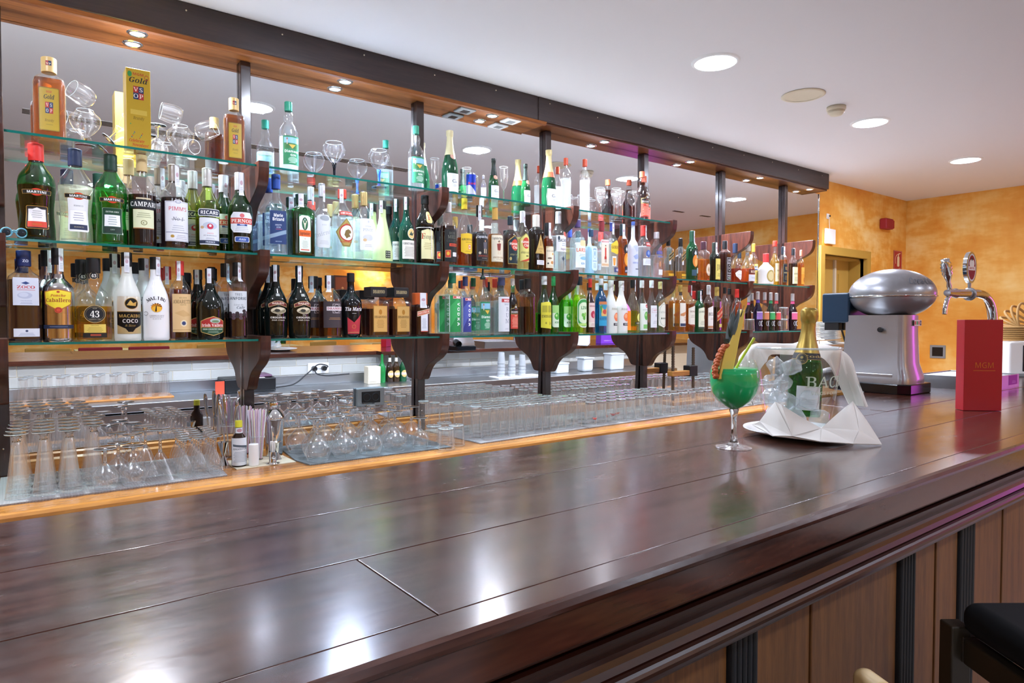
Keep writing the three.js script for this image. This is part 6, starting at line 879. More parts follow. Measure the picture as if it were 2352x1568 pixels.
{
  const mat = (pts, m, label) => { const g = extrude(pts.map(([x, z]) => [x, -z]), 0.005); g.rotateX(-Math.PI / 2); const o = tag(obj('bar_mat', metres(g), m), label, 'mat', 'ribbed bar mats'); o.position.y = BACKBAR + 0.0004; const uv = o.geometry.attributes.uv; for (let i = 0; i < uv.count; i++) uv.setXY(i, uv.getX(i) * 14, uv.getY(i) * 14); };
  mat([[-0.03, 0.045], [0.7, 0.045], [0.665, 0.52], [-0.035, 0.52]], M.matGrey, 'grey ribbed rubber bar mat under the flutes and martini glasses');
  mat([[1.01, 0.05], [1.67, 0.05], [1.66, 0.55], [0.985, 0.53], [0.968, 0.4]], M.matTeal, 'teal grey ribbed rubber bar mat under the balloon glasses');
  mat([[1.8, 0.05], [2.6, 0.05], [2.56, 0.535], [1.82, 0.56]], M.matGrey, 'grey ribbed rubber bar mat under the highball glasses');
  mat([[2.605, 0.05], [4.86, 0.05], [4.86, 0.51], [2.57, 0.535]], M.matGrey, 'long grey ribbed rubber bar mat under the beer glasses');
  const L = (k, s) => `upside down ${k} ${s}`;
  for (const [x0, n0] of [[0.018, 0], [0.092, 0], [0.166, 0], [0.242, 1]]) for (let i = n0; i < 5; i++) place(G.flute, x0 + 0.004 * i, onBar, 0.445 - i * 0.088, L('tall champagne flute', 'on the grey mat'), 'glass', 'flutes on the back counter', i);
  for (const [x, z] of [[0.268, 0.47], [0.356, 0.468], [0.32, 0.37], [0.345, 0.1], [0.432, 0.1], [0.39, 0.19]]) place(G.goblet, x, onBar, z, L('small round wine glass', 'among the flutes and martini glasses'), 'glass', 'round wine glasses on the grey mat', x * 9);
  for (const [x, z] of [[0.448, 0.44], [0.418, 0.31]]) place(G.martini, x, onBar, z, L('cone shaped martini glass', 'on the grey mat'), 'glass', 'martini glasses on the back counter');
  for (let i = 0; i < 3; i++) for (let j = 0; j < 6; j++) place(G.sherry, 0.638 - 0.0535 * (2 - i) + j * 0.004, onBar, 0.455 - j * 0.057, L('slim sherry glass', 'at the end of the grey mat'), 'glass', 'sherry glasses on the back counter');
  for (let j = 0; j < 4; j++) for (let i = 0; i < 5; i++) { if (j === 0 && i === 4) continue; place(G.balloon, 1.045 + i * 0.121 + (j % 2) * 0.03 + rr(-0.001, 0.001), onBar, 0.462 - j * 0.116, L('round balloon gin glass', 'on the teal grey mat'), 'glass', 'balloon glasses on the back counter', i); }
  place(G.goblet, 1.53, onBar, 0.482, 'upside down small wine glass in front of the balloon glasses', 'glass');
  for (const [x, z] of [[1.618, 0.57], [1.612, 0.47], [1.7, 0.42], [1.706, 0.52]]) place(G.tumbler, x, BACKBAR + 0.0058, z, L('short wide tumbler', 'at the corner beside the balloon glasses'), 'glass', 'short tumblers beside the balloon glasses');
  for (const [x, z] of [[1.852, 0.47], [1.775, 0.3], [1.77, 0.21], [1.755, 0.12]]) place(G.hurricane, x, onBar, z, L('tall glass with ribbed foot', 'beside the highball glasses'), 'glass', 'ribbed tall glasses on the back counter');
  for (let j = 0; j < 5; j++) for (let i = 0; i < 12; i++) place(G.highball, 1.925 + i * 0.0565 - j * 0.004, onBar, 0.462 - j * 0.082 + ((i * 7) % 3) * 0.002, L('straight highball glass', 'in close rows on the grey mat'), 'glass', 'highball glasses in rows');
  for (let j = 0; j < 4; j++) for (let i = 0; i < 27; i++) { const x = 2.66 + i * 0.083 + j * 0.03; if (x > 4.85 || (x > 3.62 && x < 4.24 && j > 1)) continue; const g = place(G.beer, x, onBar, 0.455 - j * 0.112, L('curved beer glass', 'in rows on the long mat'), 'glass', 'beer glasses in rows', i);
    if (j === 0 && i < 4) { const s = grid(8, 2, (u, v) => { const a = (u - 0.5) * 1.1, r = 0.0386; return [r * Math.sin(a), 0.03 + v * 0.014, r * Math.cos(a)]; }); obj('printed_crest', useLabel(s, 'beerglass'), M.print, g); } }
}
{ // bar tools on a straw mat
  const sm = thing('straw_place_mat', 'small woven straw mat under the bar tools', 'mat', [0, BACKBAR + 0.0004, 0]);
  obj('weave', metres(move(new THREE.BoxGeometry(0.24, 0.003, 0.2), 0.842, 0.0015, 0.33)), M.cream, sm);
  const Y = BACKBAR + 0.0038;
  const jar = glassThing('tool_jar', { wall: [[0.038, 0.002], [0.04, 0.14]], base: [[0, 0.001], [0.037, 0.001], [0.037, 0.005], [0, 0.005]] }); place(jar, 0.768, BACKBAR + 0.0005, 0.14, 'glass jar holding steel bar tools', 'jar');
  const handle = (name, x, z, tilt, tiltZ, l, label) => { const t = thing(name, label, 'utensil', [x, BACKBAR + 0.006, z]); t.rotation.set(tilt, 0, tiltZ); obj('shaft', cyl(0.003, 0.004, l * 0.6, 0, 10), M.chrome, t); obj('grip', lathe([[0.004, l * 0.55], [0.008, l * 0.62], [0.009, l * 0.9], [0.006, l * 0.98], [0, l]], 12), M.chrome, t); };
  handle('bar_spoon', 0.757, 0.14, -0.06, 0.1, 0.25, 'steel bar spoon with thick handle leaning in the glass jar'); handle('ice_tongs', 0.777, 0.145, 0.05, -0.1, 0.24, 'steel ice tongs with rounded handle in the glass jar'); handle('muddler', 0.769, 0.125, -0.13, 0.02, 0.27, 'slim steel muddler in the glass jar');
  const bt = thing('bitters_bottle', 'paper wrapped bitters bottle with yellow cap on the straw mat', 'bottle', [0.748, Y, 0.37]);
  obj('glass_body', lathe([[0, 0], [0.027, 0], [0.029, 0.004], [0.029, 0.108], [0.024, 0.122], [0.014, 0.135], [0.0125, 0.16], [0, 0.16]], 24), std({ color: 0x2a1a12, roughness: 0.15 }), bt);
  obj('label', useLabel(grid(14, 3, (u, v) => { const a = (u * 2 - 1) * 1.4, r = 0.0298; return [r * Math.sin(a), 0.006 + v * 0.112, r * Math.cos(a)]; }), 'bitters'), M.print, bt);
  obj('neck_label', useLabel(grid(10, 2, (u, v) => { const a = (u * 2 - 1) * 1.3, r = 0.0138 + (1 - v) * 0.001; return [r * Math.sin(a), 0.136 + v * 0.022, r * Math.cos(a)]; }), 'bitters_neck'), M.print, bt);
  obj('cap', cyl(0.0145, 0.014, 0.026, 0.16, 20), std({ color: 0xd8d43a, roughness: 0.4 }), bt);
  tag(obj('white_pot', lathe([[0, 0], [0.019, 0], [0.02, 0.003], [0.02, 0.086], [0.017, 0.09], [0, 0.09]], 24), M.whiteGloss), 'plain white cylindrical pot on the straw mat', 'pot').position.set(0.798, Y, 0.4);
  const cupA = glassThing('straw_cup', { wall: [[0.026, 0.002], [0.03, 0.1]], base: [[0, 0.001], [0.025, 0.001], [0.025, 0.0025], [0, 0.0025]] });
  place(cupA, 0.845, Y, 0.28, 'clear cup packed with drinking straws on the straw mat', 'cup'); place(cupA, 0.84, BACKBAR + 0.001, 0.1, 'clear cup of drinking straws in front of the mirror', 'cup');
  const sc = [0xf4d8e4, 0xe8d4ee, 0xf6eed0, 0xf0f4f2, 0xe8b8d0, 0xe8e6f6].map((c) => phy({ color: c, roughness: 0.35, transmission: 0.12, thickness: 0 })), sg = cyl(0.0027, 0.0027, 0.21, 0, 8);
  for (const [cx, cy, cz, n, lab2] of [[0.845, Y + 0.003, 0.28, 22, 'pastel drinking straw in the cup on the straw mat'], [0.84, BACKBAR + 0.004, 0.1, 18, 'pastel drinking straw in the cup against the mirror']])
    for (let i = 0; i < n; i++) { const a = i * 2.4, r = 0.0042 * Math.sqrt(i + 0.3), s = tag(obj('drinking_straw', sg, sc[i % 6]), lab2, 'straw', lab2.includes('mat') ? 'straws on the straw mat' : 'straws against the mirror'); s.position.set(cx + r * Math.cos(a), cy + 0.001 * (i % 4), cz + r * Math.sin(a)); s.rotation.set(0.1 * Math.sin(a) * Math.sqrt(i / n), 0, -0.1 * Math.cos(a) * Math.sqrt(i / n)); }
  const sh = thing('cocktail_shaker', 'polished steel cocktail shaker beside the teal grey mat', 'shaker', [0.93, Y - 0.003, 0.245]);
  obj('cup', lathe([[0, 0], [0.032, 0], [0.034, 0.004], [0.043, 0.16], [0.043, 0.165]], 32), M.chrome, sh); obj('strainer', lathe([[0.046, 0.158], [0.047, 0.17], [0.044, 0.178], [0.034, 0.195], [0.022, 0.208], [0.019, 0.21]], 32), M.chrome, sh); obj('lid', lathe([[0.02, 0.21], [0.021, 0.236], [0.016, 0.242], [0, 0.243]], 24), M.chrome, sh);
  const tp = thing('toothpick_holder', 'small steel holder for paper sticks on the straw mat', 'holder', [0.872, Y, 0.41]);
  obj('cup', lathe([[0.026, 0], [0.027, 0.003], [0.015, 0.006], [0.015, 0.05], [0.0158, 0.05]], 24), M.chrome, tp);
  for (let i = 0; i < 7; i++) { const s = tag(obj('paper_stick', rbox(-0.004, 0, -0.001, 0.004, 0.085, 0.001, 0.0008), M.white), 'white paper wrapped stick in the small steel holder', 'stick', 'paper sticks in the holder'); s.position.set(0.872 + 0.006 * Math.cos(i * 0.9), Y + 0.008, 0.41 + 0.006 * Math.sin(i * 0.9)); s.rotation.set(0.08 * Math.sin(i), i, 0.1 * Math.cos(i * 2)); }
  const jig = (x, y, z, s, label) => { const j = thing('jigger', label, 'jigger', [x, y, z]); obj('large_cup', lathe([[0.005, 0.032 * s], [0.02 * s, 0.08 * s]], 24), M.chrome, j); obj('small_cup', lathe([[0.018 * s, 0], [0.005, 0.032 * s]], 24), M.chrome, j); };
  jig(0.915, Y, 0.335, 0.95, 'double ended steel jigger beside the shaker'); jig(0.705, Y - 0.003, 0.3, 1.2, 'large steel jigger beside the paper wrapped bitters bottle'); 
}
{ // double socket box on the mirror rail
  const s = thing('mirror_socket', 'grey double socket fixed to the mirror above the balloon glasses', 'socket', [1.5, 0.985, 0.001]);
  obj('cover', rbox(-0.078, -0.048, 0, 0.078, 0.048, 0.02, 0.006), M.plateGrey, s); obj('insert', rbox(-0.052, -0.03, 0.019, 0.052, 0.03, 0.0225, 0.002), M.black, s);
  for (const x of [-0.025, 0.025]) obj('socket_well', move(lathe([[0.021, 0], [0.021, 0.003], [0.018, 0.003], [0.018, 0]], 24).rotateX(Math.PI / 2), x, 0, 0.0215), M.rubber, s);
}
// ---------- top shelf glasses, box, can ----------
{
  const y = SH[0] + 0.0005;
  const snifter = glassThing('brandy_snifter', { bowl: arc(16, (t) => [0.006 + 0.047 * Math.pow(Math.sin(Math.min(1, t * 1.12) * Math.PI * 0.72), 0.9) - (t > 0.75 ? (t - 0.75) * 0.06 : 0), 0.03 + 0.105 * t]), stem: [[0.008, 0.006], [0.0055, 0.014], [0.007, 0.03]], foot: [[0, 0], [0.034, 0], [0.034, 0.002], [0.008, 0.0055], [0, 0.0057]] }, {}, M.upGlass);
  const roundTumbler = glassThing('round_tumbler', { body: [[0, 0], [0.028, 0], [0.036, 0.012], [0.039, 0.035], [0.036, 0.068], [0.033, 0.078]] }, {}, M.upGlass);
  const coneGlass = glassThing('cone_glass', { bowl: [[0.004, 0.04], [0.02, 0.075], [0.034, 0.115]], stem: [[0.006, 0.004], [0.004, 0.02], [0.004, 0.04]], foot: [[0, 0], [0.028, 0], [0.006, 0.004]] }, {}, M.upGlass);
  place(snifter, 0.252, y, 0.17, 'brandy snifter carrying a tilted tumbler, next to the flat brandy bottle', 'glass');
  place(roundTumbler, 0.272, y + 0.17, 0.19, 'round tumbler lying across the snifter next to the flat brandy bottle', 'glass', undefined, 0.4, 0.3, 1.25);
  place(coneGlass, 0.335, y + 0.055, 0.1, 'cone shaped glass leaning out beside the snifter', 'glass', undefined, 0, 0, -0.72);
  place(snifter, 0.585, y, 0.17, 'brandy snifter carrying a tilted tumbler, between the gold box and the brandy bottle', 'glass');
  place(roundTumbler, 0.588, y + 0.168, 0.185, 'round tumbler lying across the snifter beside the gold box', 'glass', undefined, -0.3, 0.25, 1.35);
  place(roundTumbler, 0.655, y + 0.12, 0.15, 'round tumbler hanging at the side of the snifter beside the brandy bottle', 'glass', undefined, 0.5, 1.2, -0.4);
  place(G.goblet, 0.51, y, 0.1, 'small wine glass upside down behind the snifter', 'glass');
  const bx = thing('gold_gift_box', 'tall gold brandy gift box on the top shelf', 'box', [0.428, y, 0.17]);
  obj('carton', rbox(-0.042, 0, -0.042, 0.042, 0.318, 0.042, 0.001), std({ color: 0xc9a83c, metalness: 0.5, roughness: 0.3 }), bx); obj('front_print', move(flatLabel('goldbox', 0.082, 0.316), 0, 0.159, 0.0428), M.foilPrint, bx);
  const up = { bowl: arc(16, (t) => [0.006 + 0.048 * Math.pow(Math.sin(t * Math.PI * 0.78), 0.85), 0.085 + 0.1 * t]), stem: [[0.009, 0.006], [0.0055, 0.03], [0.0065, 0.06], [0.012, 0.088]], foot: [[0, 0], [0.036, 0], [0.036, 0.002], [0.009, 0.006]] };
  place(glassThing('balloon_glass', up, { stem: M.glassDark, foot: M.glassDark }, M.upGlass), 1.265, y, 0.13, 'large balloon glass with a black stem on the top shelf', 'glass');
  place(glassThing('balloon_glass', up, { stem: std({ color: 0x3a6cd0, roughness: 0.1 }), foot: M.glassBlue }, M.upGlass), 1.5, y, 0.13, 'large balloon glass with a blue stem on the top shelf', 'glass');
  const can = thing('energy_drink_can', 'slim blue and silver energy drink can on the top shelf', 'can', [2.028, y, 0.17]);
  obj('can_body', lathe([[0, 0], [0.022, 0], [0.0262, 0.007], [0.0262, 0.127], [0.023, 0.134]], 28), std({ color: 0xb8bcc8, metalness: 0.9, roughness: 0.25 }), can); obj('can_lid', lathe([[0.0235, 0.133], [0.0235, 0.136], [0.02, 0.134], [0, 0.134]], 28), M.chrome, can);
  obj('printed_wrap', useLabel(grid(24, 2, (u, v) => { const a = (u * 2 - 1) * 2.6, r = 0.0266; return [r * Math.sin(a), 0.009 + v * 0.116, r * Math.cos(a)]; }), 'redbull'), M.foilPrint, can);
  place(glassThing('pilsner_glass', { body: [[0, 0], [0.021, 0], [0.022, 0.01], [0.019, 0.05], [0.026, 0.13], [0.0255, 0.185]] }, {}, M.upGlass), 2.062, y, 0.075, 'tall pilsner glass behind the energy drink can', 'glass');
  const fl = glassThing('champagne_flute', { bowl: [[0.004, 0.075], [0.018, 0.1], [0.026, 0.15], [0.024, 0.205]], stem: [[0.007, 0.005], [0.004, 0.03], [0.004, 0.075]], foot: [[0, 0], [0.03, 0], [0.007, 0.005]] }, {}, M.upGlass);
  place(fl, 2.265, y, 0.15, 'upright champagne flute between small sparkling wine bottles', 'glass'); place(fl, 1.852, y, 0.08, 'upright champagne flute behind the big sparkling wine bottle', 'glass');
  const wg = glassThing('wine_glass', { bowl: arc(14, (t) => [0.005 + 0.031 * Math.pow(Math.sin(t * Math.PI * 0.74), 0.8), 0.085 + 0.095 * t]), stem: [[0.007, 0.005], [0.004, 0.03], [0.005, 0.086]], foot: [[0, 0], [0.032, 0], [0.007, 0.005]] }, {}, M.upGlass);
  for (const [x, z] of [[3.03, 0.15], [3.1, 0.09], [3.13, 0.2], [3.215, 0.15], [3.29, 0.19], [3.26, 0.07]]) place(wg, x, y, z, 'upright stemmed wine glass on the top shelf near the dark rum', 'glass', 'wine glasses on the top shelf');
  const sg = thing('sunglasses', 'light blue plastic sunglasses lying on the middle shelf', 'sunglasses', [-0.0, SH[1] + 0.004, 0.22]);
  const blue = std({ color: 0x5f9cb0, roughness: 0.35 });
  for (const x of [-0.035, 0.035]) { obj('lens', move(new THREE.SphereGeometry(0.025, 20, 10, 0, Math.PI * 2, 0, 0.9).rotateX(Math.PI / 2).scale(1, 0.95, 0.3), x, 0.026, -0.003), std({ color: 0x1c2830, roughness: 0.05 }), sg); obj('rim', move(new THREE.TorusGeometry(0.0255, 0.004, 8, 28), x, 0.026, 0), blue, sg); }
  obj('bridge', tube([[-0.012, 0.034, 0], [0, 0.038, 0.003], [0.012, 0.034, 0]], 0.0035, 12, 8), blue, sg);
  for (const s of [-1, 1]) obj('temple', tube([[s * 0.058, 0.034, -0.002], [s * 0.055, 0.033, -0.012 - 0.004 * s], [0, 0.03, -0.016 - 0.004 * s], [-s * 0.045, 0.022, -0.015 - 0.004 * s]], 0.003, 18, 8), blue, sg);
  sg.position.x = 0.026; sg.position.z = 0.252; sg.scale.setScalar(0.62); sg.rotation.y = 0.0;
  // two tumblers among the syrups
  for (const [x, yy, lb] of [[4.6, 0, 'facetted tumbler on the lowest shelf before the brown label syrup'], [5.085, 0, 'facetted tumbler on the lowest shelf among the syrups']]) place(G.tumbler, x, SH[2] + 0.0008 + yy, 0.215, lb, 'glass');
  place(G.tumbler, 5.085, SH[2] + 0.0985, 0.215, 'facetted tumbler stacked on another among the syrups', 'glass');
}
// ---------- on the bar ----------
const FACE = -0.6512;   // turned towards the bar guests
{ // green cocktail with pineapple and straw
  const c = thing('cocktail_glass', 'round stemmed glass filled with a bright green cocktail on the bar', 'glass', [1.446, BAR + 0.0008, 2.221]);
  const wall = [[0.012, 0.097], [0.024, 0.104], [0.042, 0.118], [0.055, 0.138], [0.0608, 0.162], [0.0605, 0.184], [0.055, 0.207], [0.049, 0.221]];
  obj('bowl', lathe(wall, 40), M.clearGlass, c);
  obj('drink', lathe([[0, 0.099], ...wall.slice(0, 6).map(([r, y]) => [r - 0.0022, y + 0.0008]), [0.0555, 0.2], [0, 0.2]], 40), phy({ color: 0x18c878, roughness: 0.12, transmission: 0.1, thickness: 0 }), c);
  obj('stem', lathe([[0.018, 0.006], [0.009, 0.018], [0.0065, 0.04], [0.0068, 0.075], [0.012, 0.097], [0, 0.1]], 24), phy({ color: 0xf4f8f8, roughness: 0.02, transmission: 1, thickness: 0.012, ior: 1.5 }), c);
  obj('foot', lathe([[0, 0], [0.043, 0], [0.044, 0.0018], [0.02, 0.006], [0, 0.009]], 40), M.glass, c);
  const k = 0.001088, px = (x, y) => [(x - 1685) * k, (1031 - y) * k];
  const p = thing('pineapple_wedge', 'long pineapple wedge with leaves set on the rim of the cocktail glass', 'fruit', [1.446, BAR + 0.001, 2.221], FACE);
  const flesh = [[1640, 869], [1653, 869], [1669, 850], [1676, 816], [1684, 772], [1691, 740], [1695, 716], [1690, 716], [1681, 742], [1673, 764], [1664, 790], [1655, 800], [1648, 830]].map(([a, b]) => px(a, b));
  obj('flesh', move(extrude(flesh, 0.012, 0.002, 3), 0, 0, -0.006 + 0.03), std({ color: 0xfbe06c, roughness: 0.4 }), p);
  const rindPath = [[1634, 866], [1632, 850], [1637, 830], [1644, 812], [1652, 798], [1662, 792]].map(([a, b]) => [...px(a, b), 0.03]);
  const rc = new THREE.CatmullRomCurve3(rindPath.map((q) => new THREE.Vector3(...q))), bumps = [];
  for (let i = 0; i < 13; i++) for (let j = -1; j <= 1; j++) { const q = rc.getPoint((i + (j ? 0.5 : 0)) / 13.5), s = new THREE.IcosahedronGeometry(0.0062 + 0.0014 * Math.sin(i * 3 + j), 1); s.scale(1, 0.85, 1); bumps.push(move(s, q.x - 0.002 * (j === 0), q.y, q.z + j * 0.006)); }
  obj('rind', [tube(rindPath, 0.006, 30, 10), ...bumps], std({ color: 0xc06432, roughness: 0.6 }), p);
  const leafM = [0x3c4a40, 0x55666a, 0x2c3a2c, 0x76868c].map((q) => std({ color: q, roughness: 0.5 }));
  const leaf = (x0, y0, x1, y1, w, bend, zz, m) => { const [ax, ay] = px(x0, y0), [bx, by] = px(x1, y1), nx = -(by - ay), ny = bx - ax, l = Math.hypot(nx, ny);
    obj('leaf', grid(6, 10, (u, v) => { const t = v, ww = w * (Math.sin(Math.min(1, t + 0.25) * Math.PI) * 0.8 + 0.2 * (1 - t)) * k, s = (u - 0.5) * 2; return [ax + (bx - ax) * t + (nx / l) * (s * ww + bend * k * t * t), ay + (by - ay) * t + (ny / l) * (s * ww + bend * k * t * t), zz + 0.03 + 0.004 * (1 - s * s) + 0.006 * t]; }), m, p); };
  leaf(1662, 796, 1664, 702, 7, -4, -0.004, leafM[0]); leaf(1668, 790, 1676, 694, 8, 2, 0.002, leafM[1]); leaf(1674, 762, 1690, 690, 6, 6, 0.004, leafM[3]); leaf(1660, 780, 1670, 690, 6, -8, -0.002, leafM[3]); leaf(1680, 745, 1697, 706, 4, 4, 0.002, leafM[2]); leaf(1656, 797, 1652, 770, 4, 6, 0.0, leafM[2]); leaf(1660, 792, 1648, 782, 3, 4, 0.002, leafM[0]); leaf(1668, 784, 1658, 742, 4, 3, 0.001, leafM[2]); leaf(1670, 770, 1684, 712, 6, 3, 0.006, leafM[1]);
  leafM.forEach((m) => (m.side = THREE.DoubleSide));
  const a = px(1689, 850), b = px(1730, 777);
  const s = thing('drinking_straw', 'lime green drinking straw standing in the green cocktail', 'straw', [1.446, BAR, 2.221], FACE);
  obj('tube', tube([[a[0] - 0.012, a[1] - 0.03, -0.01], [...a, -0.006], [...b, 0.0]], 0.0034, 8, 12), std({ color: 0xc6d83a, roughness: 0.35 }), s);
}
{ // ice bucket group
  const X = 1.752, Z = 2.215, k = 0.001205, px = (x, y, d) => [(x - 1853) * k, (1003 - y) * k, d];
  const pl = thing('serving_plate', 'white plate under the ice bucket on the bar', 'plate', [X, BAR + 0.0006, Z]);
  obj('plate_body', lathe([[0, 0.003], [0.08, 0.002], [0.085, 0], [0.09, 0.002], [0.13, 0.012], [0.142, 0.016], [0.142, 0.019], [0.128, 0.016], [0.09, 0.007], [0, 0.007]], 56), M.whiteGloss, pl);
  const b = thing('ice_bucket', 'clear acrylic ice bucket with etched lettering on the bar', 'bucket', [X, BAR + 0.009, Z], FACE);
  obj('bucket_wall', lathe([[0.076, 0.002], [0.084, 0.02], [0.098, 0.1], [0.108, 0.18], [0.112, 0.232]], 56), M.clearGlass, b); obj('bucket_base', lathe([[0, 0.002], [0.076, 0.002]], 40), M.clearGlass, b);
  obj('rim', lathe([[0.112, 0.232], [0.1145, 0.235], [0.1115, 0.238], [0.109, 0.234]], 56), M.glassRim, b);
  obj('etched_lettering', useLabel(grid(20, 4, (u, v) => { const y = 0.108 + v * 0.062, r = 0.0995 + (y - 0.1) * 0.125, a = 0.42 + (u * 2 - 1) * 0.82; return [r * Math.sin(a), y, r * Math.cos(a)]; }), 'bach'), M.print, b);
  const ib = phy({ color: 0xf6fafc, roughness: 0.2, transmission: 0.78, thickness: 0 });
  const cubes = [[-0.062, 0.028, 0.02], [-0.058, 0.028, -0.035], [-0.03, 0.036, 0.062], [-0.062, 0.074, 0.006], [-0.052, 0.079, 0.057], [-0.06, 0.078, -0.046], [-0.068, 0.121, -0.02], [-0.058, 0.124, 0.034], [-0.066, 0.168, 0.006], [-0.04, 0.17, 0.058], [0.036, 0.032, 0.07], [0.003, 0.082, 0.076]];
  cubes.forEach(([x, y, z], i) => {
    const g = mergeVertices(new THREE.BoxGeometry(0.045, 0.038, 0.042, 6, 6, 6).deleteAttribute('uv').deleteAttribute('normal')), p = g.attributes.position;
    for (let j = 0; j < p.count; j++) { const v = new THREE.Vector3().fromBufferAttribute(p, j), l = v.length(), s = 0.0218 + (l - 0.0218) * 0.5, q = 1 + 0.3 * fbm(v.x * 40 + i * 3, v.y * 40, v.z * 40, 3); v.multiplyScalar((s / l) * q); p.setXYZ(j, v.x, v.y, v.z); }
    g.computeVertexNormals();
    const o = tag(obj('ice_cube', g, ib), 'melting clear ice cube inside the acrylic ice bucket', 'ice', 'ice cubes in the bucket');
    const v = new THREE.Vector3(x * 0.92, y + BAR + 0.024, z * 0.92).applyAxisAngle(new THREE.Vector3(0, 1, 0), FACE); o.position.set(X + v.x, v.y, Z + v.z); o.rotation.set(i, i * 2.1, i * 0.7);
  });
  // sparkling wine bottle leaning in the ice
  const kd = { p: 'cork' }, H = 0.3, R = 0.0445, S = surfaceOf(kd, H, R), w = thing('sparkling_wine_bottle', 'green sparkling wine bottle with gold foil leaning in the ice bucket', 'bottle', [0, 0, 0]);
  const bp = new THREE.Vector3(0.018, 0, 0.0).applyAxisAngle(new THREE.Vector3(0, 1, 0), FACE); w.position.set(X + bp.x, BAR + 0.055, Z + bp.z); w.rotation.set(-0.02, FACE, -0.055, 'YXZ');
  obj('glass_body', skin(S, 0, 0.85, 40, 26, 0, false, true), pane(0x6cc672, 0.03), w);
  obj('wine', skin(S, 0.02, 0.5, 36, 14, -0.003, true, true), liquidMat('#5cae60'), w);
  obj('foil', skin((th, t) => S(th, t, 0.0015 + (t > 0.84 ? 0.0011 * Math.sin(th * 7 + t * 150) * Math.sin(t * 90) : 0.0001)), 0.56, 1, 44, 44, 0, true, false), std({ color: 0xb49a4e, metalness: 0.75, roughness: 0.36 }), w);
  obj('collar', useLabel(grid(30, 4, (u, v) => S((u * 2 - 1) * Math.PI, 0.52 + v * 0.065, 0.0024)), 'cava_collar'), M.print, w);
  obj('medal', useLabel(grid(10, 8, (u, v) => S(-0.75 + (u * 2 - 1) * 0.42, 0.475 + v * 0.105, 0.0032)), 'cava_medal'), M.print, w);
  obj('label', useLabel(grid(14, 4, (u, v) => S(-0.15 + (u * 2 - 1) * 0.75, 0.06 + v * 0.22, 0.001)), 'cava_big'), M.print, w);
  // towel over the far rim
  const tw = thing('bar_towel', 'white cloth towel draped over the ice bucket', 'towel', [X, BAR, Z], FACE);
  const path = new THREE.CatmullRomCurve3([[-0.142, 0.088, 0.01], [-0.132, 0.16, -0.01], [-0.119, 0.236, -0.02], [-0.1, 0.252, -0.05], [-0.05, 0.254, -0.095], [0.01, 0.252, -0.112], [0.07, 0.252, -0.085], [0.105, 0.25, -0.045], [0.124, 0.235, -0.015], [0.142, 0.165, 0.0], [0.168, 0.085, 0.012]].map((q) => new THREE.Vector3(...q)));
  const sheetAt = (u, v, o) => { const q = path.getPoint(u), e = Math.min(1, Math.min(u, 1 - u) * 5), s = (v - 0.5), ang = Math.atan2(q.z, q.x), rx = Math.cos(ang), rz = Math.sin(ang), drop = Math.pow(Math.abs(s) * 2, 2) * 0.03 * e; const f = 0.006 * Math.sin(v * 14 + u * 3) * (1 - e * 0.7);
    return [q.x + rx * (s * 0.075 * e + o + f) + (1 - e) * s * 0.012, q.y - drop + o * 0.5, q.z + rz * (s * 0.075 * e + o) + (1 - e) * s * 0.075 + f]; };
  obj('cloth', [grid(60, 14, (u, v) => sheetAt(u, v, 0.0)), grid(60, 14, (u, v) => sheetAt(1 - u, v, -0.0025))], M.linen, tw);
  // folded napkin standing on the plate
  const np = thing('folded_napkin', 'white napkin folded in pointed wings around the ice bucket', 'napkin', [X, BAR, Z], FACE);
  const P = { A: px(1734, 972, 0.05), B: px(1774, 917, 0.085), B2: px(1783, 922, 0.1), C: px(1860, 970, 0.13), D: px(1950, 917, 0.075), D2: px(1938, 930, 0.1), E: px(1975, 1001, 0.165), F: px(1905, 995, 0.185), Gg: px(1838, 991, 0.18), Hh: px(1757, 987, 0.125), I: px(1932, 972, 0.15), J: px(1790, 984, 0.15), A2: px(1745, 962, 0.07) };
  P.E[1] = 0.004;
  const V = (n) => new THREE.Vector3(...P[n]), tri = [];
  const facet = (a, b, c, bow = 0.004, n = 8) => { const A = V(a), B = V(b), C = V(c), N = B.clone().sub(A).cross(C.clone().sub(A)).normalize(); const at = (u, v) => { const q = A.clone().lerp(B, u), r = A.clone().lerp(C, u), s = q.lerp(r, v); return s.addScaledVector(N, bow * Math.sin(u * Math.PI) * Math.sin((0.15 + v * 0.7) * Math.PI)).toArray(); }; tri.push(grid(n, n, (u, v) => at(u, v)), grid(n, n, (u, v) => { const q = at(1 - u, v); return [q[0], q[1] - 0.002, q[2] - 0.002]; })); };
  facet('A', 'A2', 'Hh', 0.006); facet('Hh', 'A2', 'J', 0.004); facet('B', 'J', 'A2', -0.004); facet('B2', 'C', 'J', 0.006); facet('J', 'C', 'Gg', 0.004); facet('Hh', 'J', 'Gg', 0.003); facet('D', 'C', 'I', 0.008); facet('C', 'Gg', 'F', 0.004); facet('C', 'F', 'I', 0.004); facet('D', 'I', 'E', 0.006); facet('I', 'F', 'E', 0.003); facet('B', 'B2', 'J', 0.002);
  obj('cloth', tri, M.linen, np);
}
{ // red menu stand
  const m = thing('menu_stand', 'tall red menu box with orange lettering on the bar', 'menu', [2.748, BAR + 0.0008, 2.348], -0.747);
  obj('card_box', rbox(-0.064, 0, -0.05, 0.064, 0.323, 0, 0.0012), M.red, m);
  obj('lettering', move(flatLabel('mgm', 0.082, 0.045), 0.004, 0.158, 0.0006), M.printGloss, m);
}
